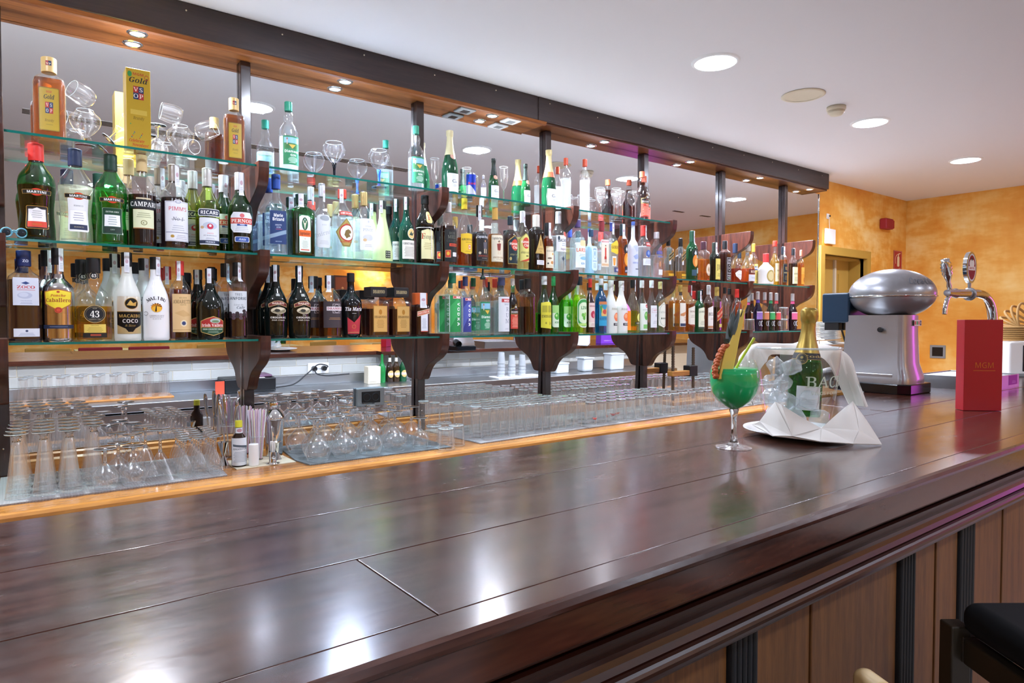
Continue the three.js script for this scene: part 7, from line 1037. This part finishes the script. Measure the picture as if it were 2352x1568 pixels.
{ // soda dispenser
  const s = thing('soda_dispenser', 'silver egg topped soda dispenser on the bar', 'dispenser', [3.18, BAR + 0.0012, 1.85]);
  const bs = extrude([[-0.13, -0.15], [-0.1, -0.19], [0.1, -0.19], [0.13, -0.15], [0.13, 0.12], [0.1, 0.16], [-0.1, 0.16], [-0.13, 0.12]].map(([x, z]) => [x, -z]), 0.036, 0.004, 2); bs.rotateX(-Math.PI / 2); bs.translate(0, 0.004, -0.03);
  obj('base_slab', bs, std({ color: 0x0a0d12, roughness: 0.15 }), s);
  const col = (x, z) => [x, -z], bodyShape = (k) => { const sh = new THREE.Shape(); const w = 0.095 * k, f = 0.1 * k, r = -0.17 * k; sh.moveTo(-w, -r); sh.lineTo(-w, -f * 0.7); sh.quadraticCurveTo(-w, -f, -w * 0.6, -f * 1.04); sh.quadraticCurveTo(0, -f * 1.12, w * 0.6, -f * 1.04); sh.quadraticCurveTo(w, -f, w, -f * 0.7); sh.lineTo(w, -r); sh.closePath(); return sh.getPoints(10); };
  const bot = bodyShape(1.14), mid = bodyShape(0.98), top = bodyShape(0.92), n = bot.length, rings = [[bot, 0.044], [bot, 0.07], [mid, 0.13], [top, 0.26], [top, 0.345]];
  obj('pedestal', grid(n - 1, 4, (u, v) => { const q = rings[Math.round(v * 4)], p = q[0][Math.round(u * (n - 1))]; return [p.x, q[1], -p.y]; }), M.silverPaint, s).material.side = THREE.DoubleSide;
  obj('front_plinth', rbox(-0.108, 0.044, -0.16, -0.102, 0.085, 0.06, 0.003), M.silverPaint, s);
  const e = new THREE.SphereGeometry(1, 48, 32); e.scale(0.155, 0.112, 0.178); obj('egg_head', move(e, 0, 0.44, 0.005), M.silverPaint, s);
  const rg = new THREE.TorusGeometry(1, 0.018, 8, 64); rg.rotateX(Math.PI / 2); rg.scale(0.1555, 0.25, 0.1785); obj('chrome_ring', move(rg, 0, 0.428, 0.005), M.chrome, s);
  const el = (th, ph, o) => { const c = Math.cos(ph); return [(0.155 + o) * c * Math.sin(th), 0.44 + (0.112 + o) * Math.sin(ph), 0.005 + (0.178 + o) * c * Math.cos(th)]; };
  obj('script_emblem', useLabel(grid(20, 8, (u, v) => el(-0.35 + (u - 0.5) * 1.0, 0.2 + v * 0.55, 0.0012)), 'coke'), M.printGloss, s);
  obj('price_sticker', move(flatLabel('sticker', 0.075, 0.026), 0.03, 0.31, 0.105), M.print, s);
  obj('valve_head', [rbox(-0.09, 0.31, -0.27, 0.09, 0.45, -0.14, 0.01)], std({ color: 0x12324a, roughness: 0.35 }), s);
  for (let i = 0; i < 4; i++) { const x = -0.066 + i * 0.044; const v = obj('valve', [rbox(x - 0.016, 0.275, -0.26, x + 0.016, 0.312, -0.19, 0.004)], M.black, s); const l = obj('lever', rbox(-0.005, -0.1, -0.003, 0.005, 0, 0.003, 0.002), M.black, v); l.position.set(x, 0.28, -0.185); l.rotation.x = -0.3; }
  obj('lock', [move(new THREE.CylinderGeometry(0.011, 0.011, 0.01, 16).rotateZ(Math.PI / 2), -0.094, 0.28, 0.0), rbox(-0.106, 0.274, -0.004, -0.098, 0.286, 0.016, 0.002)], M.black, s);
  obj('drip_arm', tube([[-0.05, 0.06, -0.16], [-0.09, 0.075, -0.2], [-0.1, 0.06, -0.26]], 0.03, 14, 12), M.black, s);
}
{ // beer tap and drip tray
  const t = thing('drip_tray', 'long stainless steel drip tray with slatted grid on the bar', 'tray', [3.52, BAR + 0.0012, 1.83]);
  obj('tray_body', [rbox(0, 0.012, 0, 0.42, 0.062, 0.006, 0.002), rbox(0, 0.012, 0.294, 0.42, 0.062, 0.3, 0.002), rbox(0, 0.012, 0, 0.006, 0.062, 0.3, 0.002), rbox(0.414, 0.012, 0, 0.42, 0.062, 0.3, 0.002), box(0, 0, 0, 0.42, 0.014, 0.3)], M.steel, t);
  for (let i = 0; i < 10; i++) obj('slat', rbox(0.012 + i * 0.0405, 0.052, 0.008, 0.034 + i * 0.0405, 0.057, 0.292, 0.002), M.steel, t);
  obj('sticker', move(flatLabel('magenta', 0.12, 0.045), 0.33, 0.036, 0.3006), M.print, t);
  const b = thing('beer_tap', 'chrome swan neck beer tap with oval brewery badge', 'tap', [4.0, BAR + 0.0012, 1.995]);
  obj('swan_neck', tube([[0, 0.01, 0], [0, 0.18, 0], [0.004, 0.33, 0], [-0.03, 0.4, 0], [-0.1, 0.44, 0], [-0.2, 0.452, 0], [-0.3, 0.45, 0], [-0.5, 0.446, 0]], 0.0215, 80, 20), M.chrome, b);
  obj('mounting_flange', cyl(0.045, 0.04, 0.012, 0, 32), M.chrome, b);
  obj('faucet', [move(new THREE.CylinderGeometry(0.015, 0.024, 0.09, 20).rotateZ(Math.PI / 2), -0.54, 0.447, 0), tube([[-0.55, 0.44, 0], [-0.585, 0.415, 0], [-0.605, 0.38, 0], [-0.61, 0.35, 0]], 0.0095, 20, 12)], M.chrome, b);
  const h = obj('tap_handle', lathe([[0, 0], [0.009, 0], [0.011, 0.02], [0.008, 0.04], [0.018, 0.07], [0.022, 0.085], [0.019, 0.09], [0.024, 0.1], [0.019, 0.105], [0.0245, 0.115], [0.019, 0.12], [0.023, 0.13], [0.016, 0.14], [0.018, 0.15], [0, 0.155]], 20), M.chrome, b); h.position.set(-0.555, 0.46, 0); h.rotation.z = 0.42;
  obj('badge_clamp', [move(new THREE.TorusGeometry(0.025, 0.007, 8, 24).rotateY(Math.PI / 2), -0.318, 0.448, 0), cyl(0.006, 0.009, 0.045, 0, 12).translate(-0.318, 0.47, 0)], M.silverPaint, b);
  const bd = new THREE.Group(); bd.name = 'badge'; bd.position.set(-0.318, 0.575, 0); bd.rotation.y = -0.15; b.add(bd);
  const oval = new THREE.CylinderGeometry(1, 1, 0.018, 40).rotateX(Math.PI / 2); oval.scale(0.045, 0.075, 1); obj('badge_disc', oval, M.chrome, bd); obj('badge_print', move(flatLabel('amstel', 0.074, 0.132), 0, 0, 0.0096), M.printGloss, bd);
}
{ // white till box with a wicker bread basket on top
  const t = thing('white_terminal', 'white countertop terminal with dark screen at the end of the bar', 'terminal', [4.78, BAR + 0.0012, 1.95], -0.75);
  obj('housing', rbox(-0.17, 0, -0.14, 0.17, 0.2, 0.1, 0.012), M.white, t); obj('screen', rbox(-0.1, 0.03, 0.098, 0.15, 0.18, 0.103, 0.002), std({ color: 0x101a2c, roughness: 0.1 }), t); obj('dark_foot', rbox(-0.16, 0.0, 0.1, 0.16, 0.02, 0.13, 0.004), M.plateGrey, t);
  const k = thing('wicker_basket', 'small domed wicker bread basket on the white terminal', 'basket', [4.77, BAR + 0.203, 1.94]);
  const wm = std({ color: 0xb58a4c, roughness: 0.7 });
  for (let i = 0; i < 7; i++) { const t2 = new THREE.TorusGeometry(0.13 + i * 0.005, 0.007, 6, 36).rotateX(Math.PI / 2); obj('wicker_ring', move(t2, 0, 0.01 + i * 0.012, 0), wm, k); }
  for (let i = 0; i < 5; i++) obj('hood_rib', tube(arc(12, (q) => { const a = Math.PI * q, b = -0.2 - i * 0.32; return [0.155 * Math.cos(a), 0.085 + 0.14 * Math.sin(a) * Math.cos(b), 0.14 * Math.sin(a) * Math.sin(b)]; }), 0.007, 24, 6), wm, k);
}
// ---------- on the walls beside the doorway ----------
{
  const f = thing('fire_alarm_sounder', 'dark red square fire alarm sounder on the orange wall', 'alarm', [7.4, 2.405, -0.02]);
  obj('housing', rbox(-0.1, -0.055, 0, 0.07, 0.055, 0.075, 0.014), M.redMatte, f); obj('horn', rbox(0.065, -0.045, 0.012, 0.1, 0.045, 0.07, 0.012), M.red, f); obj('horn_mouth', rbox(0.095, -0.03, 0.02, 0.102, 0.03, 0.06, 0.006), M.black, f);
  const e = thing('fire_extinguisher_sign', 'red fire extinguisher sign on the orange wall', 'sign', [7.745, 2.05, -0.0195]);
  obj('plate', box(-0.1, -0.1, 0, 0.1, 0.1, 0.003), M.redMatte, e); obj('pictogram', move(flatLabel('exting', 0.2, 0.2), 0, 0, 0.0036), M.print, e); obj('lower_strip', box(-0.1, -0.125, 0, 0.1, -0.106, 0.003), M.redMatte, e);
  const k = thing('wall_transmitter', 'small white box hanging on a cord beside the doorway', 'device', [6.25, 2.19, -0.02]);
  obj('case', rbox(-0.085, -0.075, 0.004, 0.085, 0.07, 0.03, 0.008), M.whiteGloss, k); obj('hook', [cyl(0.012, 0.012, 0.02, 0, 12).rotateX(Math.PI / 2).translate(-0.02, 0.19, 0), rbox(-0.045, 0.165, 0, 0.005, 0.215, 0.006, 0.003)], M.white, k); obj('hook_tip', move(new THREE.SphereGeometry(0.009, 10, 8), -0.02, 0.19, 0.022), M.black, k); obj('cord', tube([[-0.02, 0.185, 0.015], [-0.012, 0.12, 0.014], [-0.006, 0.07, 0.014]], 0.003, 12, 6), M.white, k);
  const s = thing('wall_socket', 'grey framed wall socket low on the orange end wall', 'socket', [XR, 1.056, 0.318], -Math.PI / 2);
  obj('frame', rbox(-0.075, -0.07, 0, 0.075, 0.07, 0.012, 0.004), M.plateGrey, s); obj('insert', rbox(-0.052, -0.048, 0.01, 0.052, 0.048, 0.014, 0.003), M.black, s);
}
// ---------- behind the counter, right of the glasses ----------
{
  const c = thing('coffee_machine', 'low stainless steel coffee machine on the back counter', 'machine', [4.3, BACKBAR + 0.0005, 0.29]);
  c.position.x = 4.9; 
  obj('housing', rbox(0, 0.03, 0.0, 0.9, 0.42, 0.32, 0.01), M.steel, c); obj('front_panel', rbox(0.04, 0.1, 0.318, 0.86, 0.37, 0.325, 0.004), std({ color: 0x4c5654, roughness: 0.3, metalness: 0.4 }), c); for (const x of [0.05, 0.85]) obj('foot', move(cyl(0.02, 0.016, 0.03, 0, 12), x, 0, 0.16), M.black, c); obj('cup_rail', tube([[0.02, 0.45, 0.3], [0.45, 0.452, 0.3], [0.88, 0.45, 0.3]], 0.005, 20, 8), M.chrome, c); for (const x of [0.05, 0.45, 0.85]) obj('rail_post', move(cyl(0.004, 0.004, 0.032, 0.418, 8), x, 0, 0.3), M.chrome, c);
  const y0 = BACKBAR + 0.421, plate = lathe([[0, 0.002], [0.05, 0], [0.06, 0.003], [0.1, 0.009], [0.1, 0.011], [0.06, 0.006], [0, 0.005]], 32);
  for (let i = 0; i < 18; i++) { const p = tag(obj('saucer', plate, M.whiteGloss), 'white saucer in the stack on the coffee machine', 'plate', 'stacked white saucers'); p.position.set(5.3 + 0.002 * Math.sin(i * 2), y0 + i * 0.0095, 0.475 + 0.002 * Math.cos(i * 3)); }
  const n = thing('crumpled_cloth', 'crumpled white cloth on the coffee machine', 'cloth', [5.07, y0, 0.475]);
  const top = (u, v) => { const x = (u - 0.5) * 0.24, z = (v - 0.5) * 0.2, e = Math.max(0, 1 - Math.pow(Math.abs(u - 0.5) * 2, 2.4)) * Math.max(0, 1 - Math.pow(Math.abs(v - 0.5) * 2, 2.4)); return [x, 0.003 + e * (0.045 + 0.05 * fbm(u * 5, v * 4, 2.2, 3)), z]; };
  obj('cloth', [grid(30, 22, top), grid(30, 22, (u, v) => { const q = top(1 - u, v); return [q[0], 0.001, q[2]]; })], M.linen, n);
  // ham holder between the glasses
  const h = thing('ham_holder', 'wooden ham holder with threaded steel rods on the back counter', 'holder', [3.72, BACKBAR + 0.006, 0.13]);
  const wd = std({ map: tanWood, roughness: 0.5 });
  obj('base_board', rbox(-0.02, 0, -0.06, 0.44, 0.025, 0.09, 0.004), wd, h); obj('cross_bar', rbox(0.03, 0.2, -0.02, 0.25, 0.235, 0.03, 0.004), wd, h);
  for (const [x, l] of [[0.07, 0.42], [0.3, 0.4]]) { const pts = []; for (let i = 0; i <= 44; i++) { const y = 0.024 + (l - 0.024) * (i / 44); pts.push([i % 2 ? 0.0125 : 0.0098, y]); } obj('threaded_rod', move(lathe(pts, 14), x, 0, 0), std({ color: 0x6a5c50, metalness: 0.8, roughness: 0.45 }), h); }
  obj('clamp', rbox(0.22, 0.19, -0.03, 0.31, 0.27, 0.035, 0.006), M.black, h);
}
// ---------- bartender's worktop, seen in the mirror ----------
{
  const y = 0.8085;
  const bd = tag(obj('wooden_tray', rbox(0.0, 0, 0, 0.86, 0.012, 0.2, 0.003), M.tan), 'thin wooden tray of tumblers on the steel worktop', 'tray'); bd.position.set(0.02, y, 1.66);
  for (let i = 0; i < 9; i++) for (let j = 0; j < 2; j++) place(G.highball, 0.07 + i * 0.094 + j * 0.03, y + 0.0125, 1.71 + j * 0.09, 'upside down glass on the wooden tray of the steel worktop', 'glass', 'glasses on the wooden tray');
  const pr = thing('receipt_printer', 'black receipt printer on the steel worktop', 'printer', [1.2, y, 1.68]);
  obj('case', rbox(0, 0, 0, 0.36, 0.1, 0.2, 0.01), M.black, pr); obj('lid', rbox(0.12, 0.1, 0.02, 0.34, 0.12, 0.19, 0.01), std({ color: 0x5a3c54, roughness: 0.4 }), pr); obj('paper', rbox(0.15, 0.1, -0.004, 0.28, 0.102, 0.05, 0.0008), M.white, pr);
  const oc = thing('orange_card', 'small orange card leaning against the receipt printer', 'card', [1.17, y, 1.672]); obj('card', rbox(-0.03, 0, 0, 0.03, 0.09, 0.0015, 0.0005), std({ color: 0xd8482c, roughness: 0.5 }), oc);
  const sk = thing('tile_socket', 'white double socket on the tiled bar back', 'socket', [1.965, 0.935, 1.92]); obj('cover', rbox(-0.085, -0.042, -0.016, 0.085, 0.042, 0, 0.004), M.white, sk); for (const x of [-0.04, 0.04]) obj('socket_well', move(new THREE.CylinderGeometry(0.021, 0.021, 0.006, 24).rotateX(Math.PI / 2), x, 0, -0.0165), M.plateGrey, sk);
  for (const [x, pts] of [[2.005, [[2.005, 0.935, 1.885], [2.03, 0.95, 1.87], [1.95, 0.97, 1.86], [1.85, 0.9, 1.85], [1.75, 0.83, 1.84], [1.6, 0.815, 1.8]]], [1.925, [[1.925, 0.935, 1.885], [1.93, 0.9, 1.86], [2.0, 0.88, 1.85], [2.2, 0.885, 1.85]]]]) { const c = thing('power_cable', x > 2 ? 'black plug and cable running to the receipt printer' : 'black plug and cable running along the steel upstand', 'cable'); obj('cable', tube(pts, 0.005, 50, 8), M.black, c); obj('plug', move(new THREE.CylinderGeometry(0.02, 0.02, 0.026, 16).rotateX(Math.PI / 2), x, 0.935, 1.888), M.black, c); }
  const np = thing('napkin_dispenser', 'white paper napkin dispenser on the steel worktop', 'dispenser', [2.36, y, 1.76]); obj('case', rbox(-0.055, 0, -0.04, 0.055, 0.14, 0.04, 0.004), M.cream, np); obj('napkin_sheet', rbox(-0.05, 0.02, -0.046, 0.02, 0.12, -0.041, 0.001), M.white, np);
  [['#1c7a3c', 2.455, 'green'], ['#2a1c12', 2.525, 'brown'], ['#33220f', 2.585, 'amber'], ['#164c2e', 2.65, 'dark green']].forEach(([c, x, l], i) => { const b = thing('beer_bottle', `${l} beer bottle standing on the steel worktop`, 'bottle', [x, y, 1.78], Math.PI); const S = surfaceOf({ p: 'long' }, 0.235, 0.031); obj('glass_body', skin(S, 0, 0.995, 24, 18), glassMat(c + '!'), b); if (i) { obj('neck_label', skin(S, 0.72, 0.86, 20, 3, 0.001, false, false), capMat('#d8d4c8'), b); obj('label', useLabel(grid(12, 4, (u, v) => S((u * 2 - 1) * 0.9, 0.16 + v * 0.26, 0.001)), 'beer'), M.print, b); } });
  const tub = std({ color: 0xbcc2c6, roughness: 0.4 }); const cup = lathe([[0.026, 0], [0.036, 0.1], [0.0375, 0.102]], 24), cm = phy({ color: 0xc8ced2, roughness: 0.35, transmission: 0.4, thickness: 0 });
  [[3.56, 5], [3.68, 4], [3.8, 4]].forEach(([x, n], s) => { for (let i = 0; i < n; i++) { const o = tag(obj('plastic_cup', cup, cm), 'white plastic cup in an upside down stack on the steel worktop', 'cup', 'stacked plastic cups'); o.rotation.x = Math.PI; o.position.set(x, y + 0.112 + i * 0.03, 1.62); } });
  const tr = tag(obj('white_tray', rbox(3.48, y, 1.54, 4.0, y + 0.008, 1.7, 0.003), M.white), 'flat white tray under the plastic cups', 'tray');
  place(glassThing('straw_beaker', { wall: [[0.03, 0.002], [0.034, 0.12]], base: [[0, 0.002], [0.03, 0.002]] }), 2.76, y, 1.8, 'beaker of white straws on the steel worktop', 'cup');
  for (let i = 0; i < 14; i++) { const s = tag(obj('drinking_straw', cyl(0.0028, 0.0028, 0.22, 0, 8), M.white), 'white straw in the beaker on the steel worktop', 'straw', 'white straws on the worktop'); s.position.set(2.76 + 0.012 * Math.cos(i * 2.4), y + 0.003, 1.8 + 0.012 * Math.sin(i * 2.4)); s.rotation.set(0.1 * Math.sin(i * 2.4), 0, -0.1 * Math.cos(i * 2.4)); }
  for (const [x, w, h, l, r] of [[4.33, 0.16, 0.1, 'low white plastic food box on the steel worktop', 0.012], [4.68, 0.14, 0.14, 'white plastic food tub on the steel worktop', 0.03], [5.1, 0.2, 0.17, 'tall white plastic canister on the steel worktop', 0.02]]) { const b = thing('plastic_container', l, 'container', [x, y, 1.7]); obj('tub', rbox(-w / 2, 0, -0.06, w / 2, h, 0.06, r), tub, b); obj('lid', rbox(-w / 2 - 0.004, h - 0.012, -0.064, w / 2 + 0.004, h + 0.004, 0.064, 0.006), tub, b); }
  const vb = thing('violet_box', 'violet carton standing on the bar', 'box', [5.26, BAR + 0.002, 1.98], Math.PI); obj('carton', rbox(-0.12, 0, -0.04, 0.12, 0.11, 0.04, 0.002), std({ color: 0x7c3cc8, roughness: 0.4 }), vb); obj('print', move(flatLabel('violetbox', 0.23, 0.1), 0, 0.055, 0.0406), M.print, vb);
}
// ---------- bar stools ----------
{
  const stool = (x, z, label, turn) => {
    const s = thing('bar_stool', label, 'stool', [x, 0, z], turn, 'bar stools');
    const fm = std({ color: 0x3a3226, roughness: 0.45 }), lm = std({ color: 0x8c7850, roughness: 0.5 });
    const sg = new RoundedBoxGeometry(0.4, 0.07, 0.38, 5, 0.03); obj('seat_cushion', move(sg, 0, 0.755, 0), std({ color: 0x0b1116, roughness: 0.85 }), s);
    obj('seat_rail', [rbox(-0.2, 0.66, -0.2, 0.2, 0.715, -0.17, 0.004), rbox(-0.2, 0.66, 0.17, 0.2, 0.715, 0.2, 0.004), rbox(-0.2, 0.66, -0.17, -0.17, 0.715, 0.17, 0.004), rbox(0.17, 0.66, -0.17, 0.2, 0.715, 0.17, 0.004)], fm, s);
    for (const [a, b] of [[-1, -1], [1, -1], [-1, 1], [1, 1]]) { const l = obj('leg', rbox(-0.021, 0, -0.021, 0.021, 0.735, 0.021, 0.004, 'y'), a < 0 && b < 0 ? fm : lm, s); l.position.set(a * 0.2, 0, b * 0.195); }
    obj('foot_rest', [rbox(-0.18, 0.24, -0.21, 0.18, 0.265, -0.185, 0.003), rbox(-0.18, 0.24, 0.185, 0.18, 0.265, 0.21, 0.003)], lm, s);
    return s;
  };
  stool(1.64, 2.94, 'bar stool with black cushion pushed up to the bar front', -0.6435);
  const o = stool(1.01, 3.05, 'bar stool with tan back posts standing at the bar', -0.463), bp = std({ color: 0xc8ac78, roughness: 0.45 });
  for (const z of [-0.18, 0.18]) obj('back_post', rbox(-0.215, 0.7, z - 0.028, -0.185, 0.905, z + 0.028, 0.013), bp, o);
  obj('back_rail', rbox(-0.21, 0.82, -0.15, -0.19, 0.87, 0.15, 0.006), bp, o);
}
// ---------- dining room behind the guests, seen in the mirror ----------
{
  const wood = std({ color: 0x7a5428, roughness: 0.5 }), cushion = std({ color: 0x8c1c24, roughness: 0.8 }), cane = std({ color: 0xb08a3c, roughness: 0.7 }), cloth = std({ color: 0xe0cf8a, roughness: 0.8 });
  const chair = (fab) => { const c = new THREE.Group(); c.name = 'dining_chair'; obj('seat', rbox(-0.22, 0.43, -0.22, 0.22, 0.49, 0.22, 0.02), fab, c); obj('backrest', rbox(-0.22, 0.55, 0.19, 0.22, 0.86, 0.23, 0.015), fab, c); for (const [a, b] of [[-1, -1], [1, -1]]) obj('leg', rbox(a * 0.19 - 0.018, 0, b * 0.19 - 0.018, a * 0.19 + 0.018, 0.43, b * 0.19 + 0.018, 0.003), wood, c); for (const a of [-1, 1]) obj('leg', rbox(a * 0.19 - 0.018, 0, 0.192, a * 0.19 + 0.018, 0.8, 0.228, 0.003), wood, c); return c; };
  const red = chair(cushion), tan = chair(cane);
  for (const [x, z] of [[0.86, 6.0], [1.36, 6.0]]) place(red, x, 0, z, 'dining chair with dark red padded back in the dining room', 'chair', 'red dining chairs', Math.PI);
  for (const [x, z, t] of [[2.0, 6.2, 2.6], [2.9, 5.6, 3.4], [3.6, 6.3, 2.9], [4.4, 5.7, 3.3], [0.3, 5.6, 0.3], [5.9, 6.2, 3]]) place(tan, x, 0, z, 'dining chair with golden cane back in the dining room', 'chair', 'cane dining chairs', t);
  for (const [x, z, l] of [[1.1, 6.75, 'square dining table with yellow cloth behind the red chairs'], [3.2, 6.9, 'square dining table with yellow cloth among the cane chairs'], [5.0, 6.9, 'square dining table with yellow cloth near the wall lamp']]) { const t = thing('dining_table', l, 'table', [x, 0, z]); obj('tabletop', rbox(-0.4, 0.7, -0.4, 0.4, 0.74, 0.4, 0.006), wood, t); obj('tablecloth', [rbox(-0.41, 0.741, -0.41, 0.41, 0.745, 0.41, 0.001), box(-0.412, 0.5, -0.412, -0.41, 0.745, 0.412), box(0.41, 0.5, -0.412, 0.412, 0.745, 0.412), box(-0.41, 0.5, -0.412, 0.41, 0.745, -0.41), box(-0.41, 0.5, 0.41, 0.41, 0.745, 0.412)], cloth, t); for (const [a, b] of [[-1, -1], [1, -1], [-1, 1], [1, 1]]) obj('leg', rbox(a * 0.35 - 0.025, 0, b * 0.35 - 0.025, a * 0.35 + 0.025, 0.7, b * 0.35 + 0.025, 0.004), wood, t); }
  // wall uplight and framed picture on the far wall
  const u = thing('wall_uplight', 'half round wall lamp throwing light up the orange wall', 'lamp', [6.6, 1.95, 10.78]);
  const shell = new THREE.SphereGeometry(0.14, 24, 12, 0, Math.PI * 2, Math.PI / 2, Math.PI / 2); obj('shade', shell, M.white, u); obj('lamp_disc', move(cyl(0.1, 0.1, 0.004, 0, 24), 0, -0.02, 0), glow(0xffe2b0, 10), u); u.position.z = 10.66;
  const pl = new THREE.SpotLight(0xffd9a0, 14, 0, 1.0, 0.8, 2); pl.name = 'uplight_beam'; pl.position.set(6.6, 1.96, 10.62); pl.target.position.set(6.6, 3, 10.75); pl.castShadow = true; pl.shadow.radius = 3; scene.add(pl, pl.target);
  const p = thing('framed_picture', 'narrow brown framed picture on the orange dining room wall', 'picture', [5.92, 2.0, 10.79]); obj('frame', rbox(-0.2, -0.4, -0.03, 0.2, 0.4, 0, 0.006), std({ color: 0x4a2416, roughness: 0.5 }), p); obj('canvas', rbox(-0.16, -0.36, -0.034, 0.16, 0.36, -0.029, 0.001), std({ color: 0x7c3c1c, roughness: 0.6 }), p); obj('figure', [move(new THREE.SphereGeometry(0.03, 12, 8).scale(1, 1, 0.2), 0, 0.12, -0.036), rbox(-0.04, -0.14, -0.038, 0.04, 0.09, -0.033, 0.01)], std({ color: 0xb07a4c, roughness: 0.6 }), p);
}
{ // magenta lit sign on the guest side, whose glow the dispenser and the moulding pick up
  const s = thing('magenta_light_sign', 'tall magenta light box on the end wall of the guest side', 'sign', [XR - 0.01, 1.5, 3.9], -Math.PI / 2);
  obj('light_box', rbox(-0.35, -0.5, 0, 0.35, 0.5, 0.05, 0.006), M.black, s); obj('glowing_panel', box(-0.32, -0.47, 0.05, 0.32, 0.47, 0.054), glow(0xd028d0, 1.6), s);
  const l = new THREE.RectAreaLight(0xd030d8, 4, 0.6, 0.9); l.name = 'sign_glow'; l.position.set(XR - 0.08, 1.5, 3.9); l.lookAt(XR - 2, 1.5, 3.9); scene.add(l);
}
scene.traverse((o) => { if (o.isMesh) o.castShadow = o.receiveShadow = true; });
renderer.render(scene, camera);
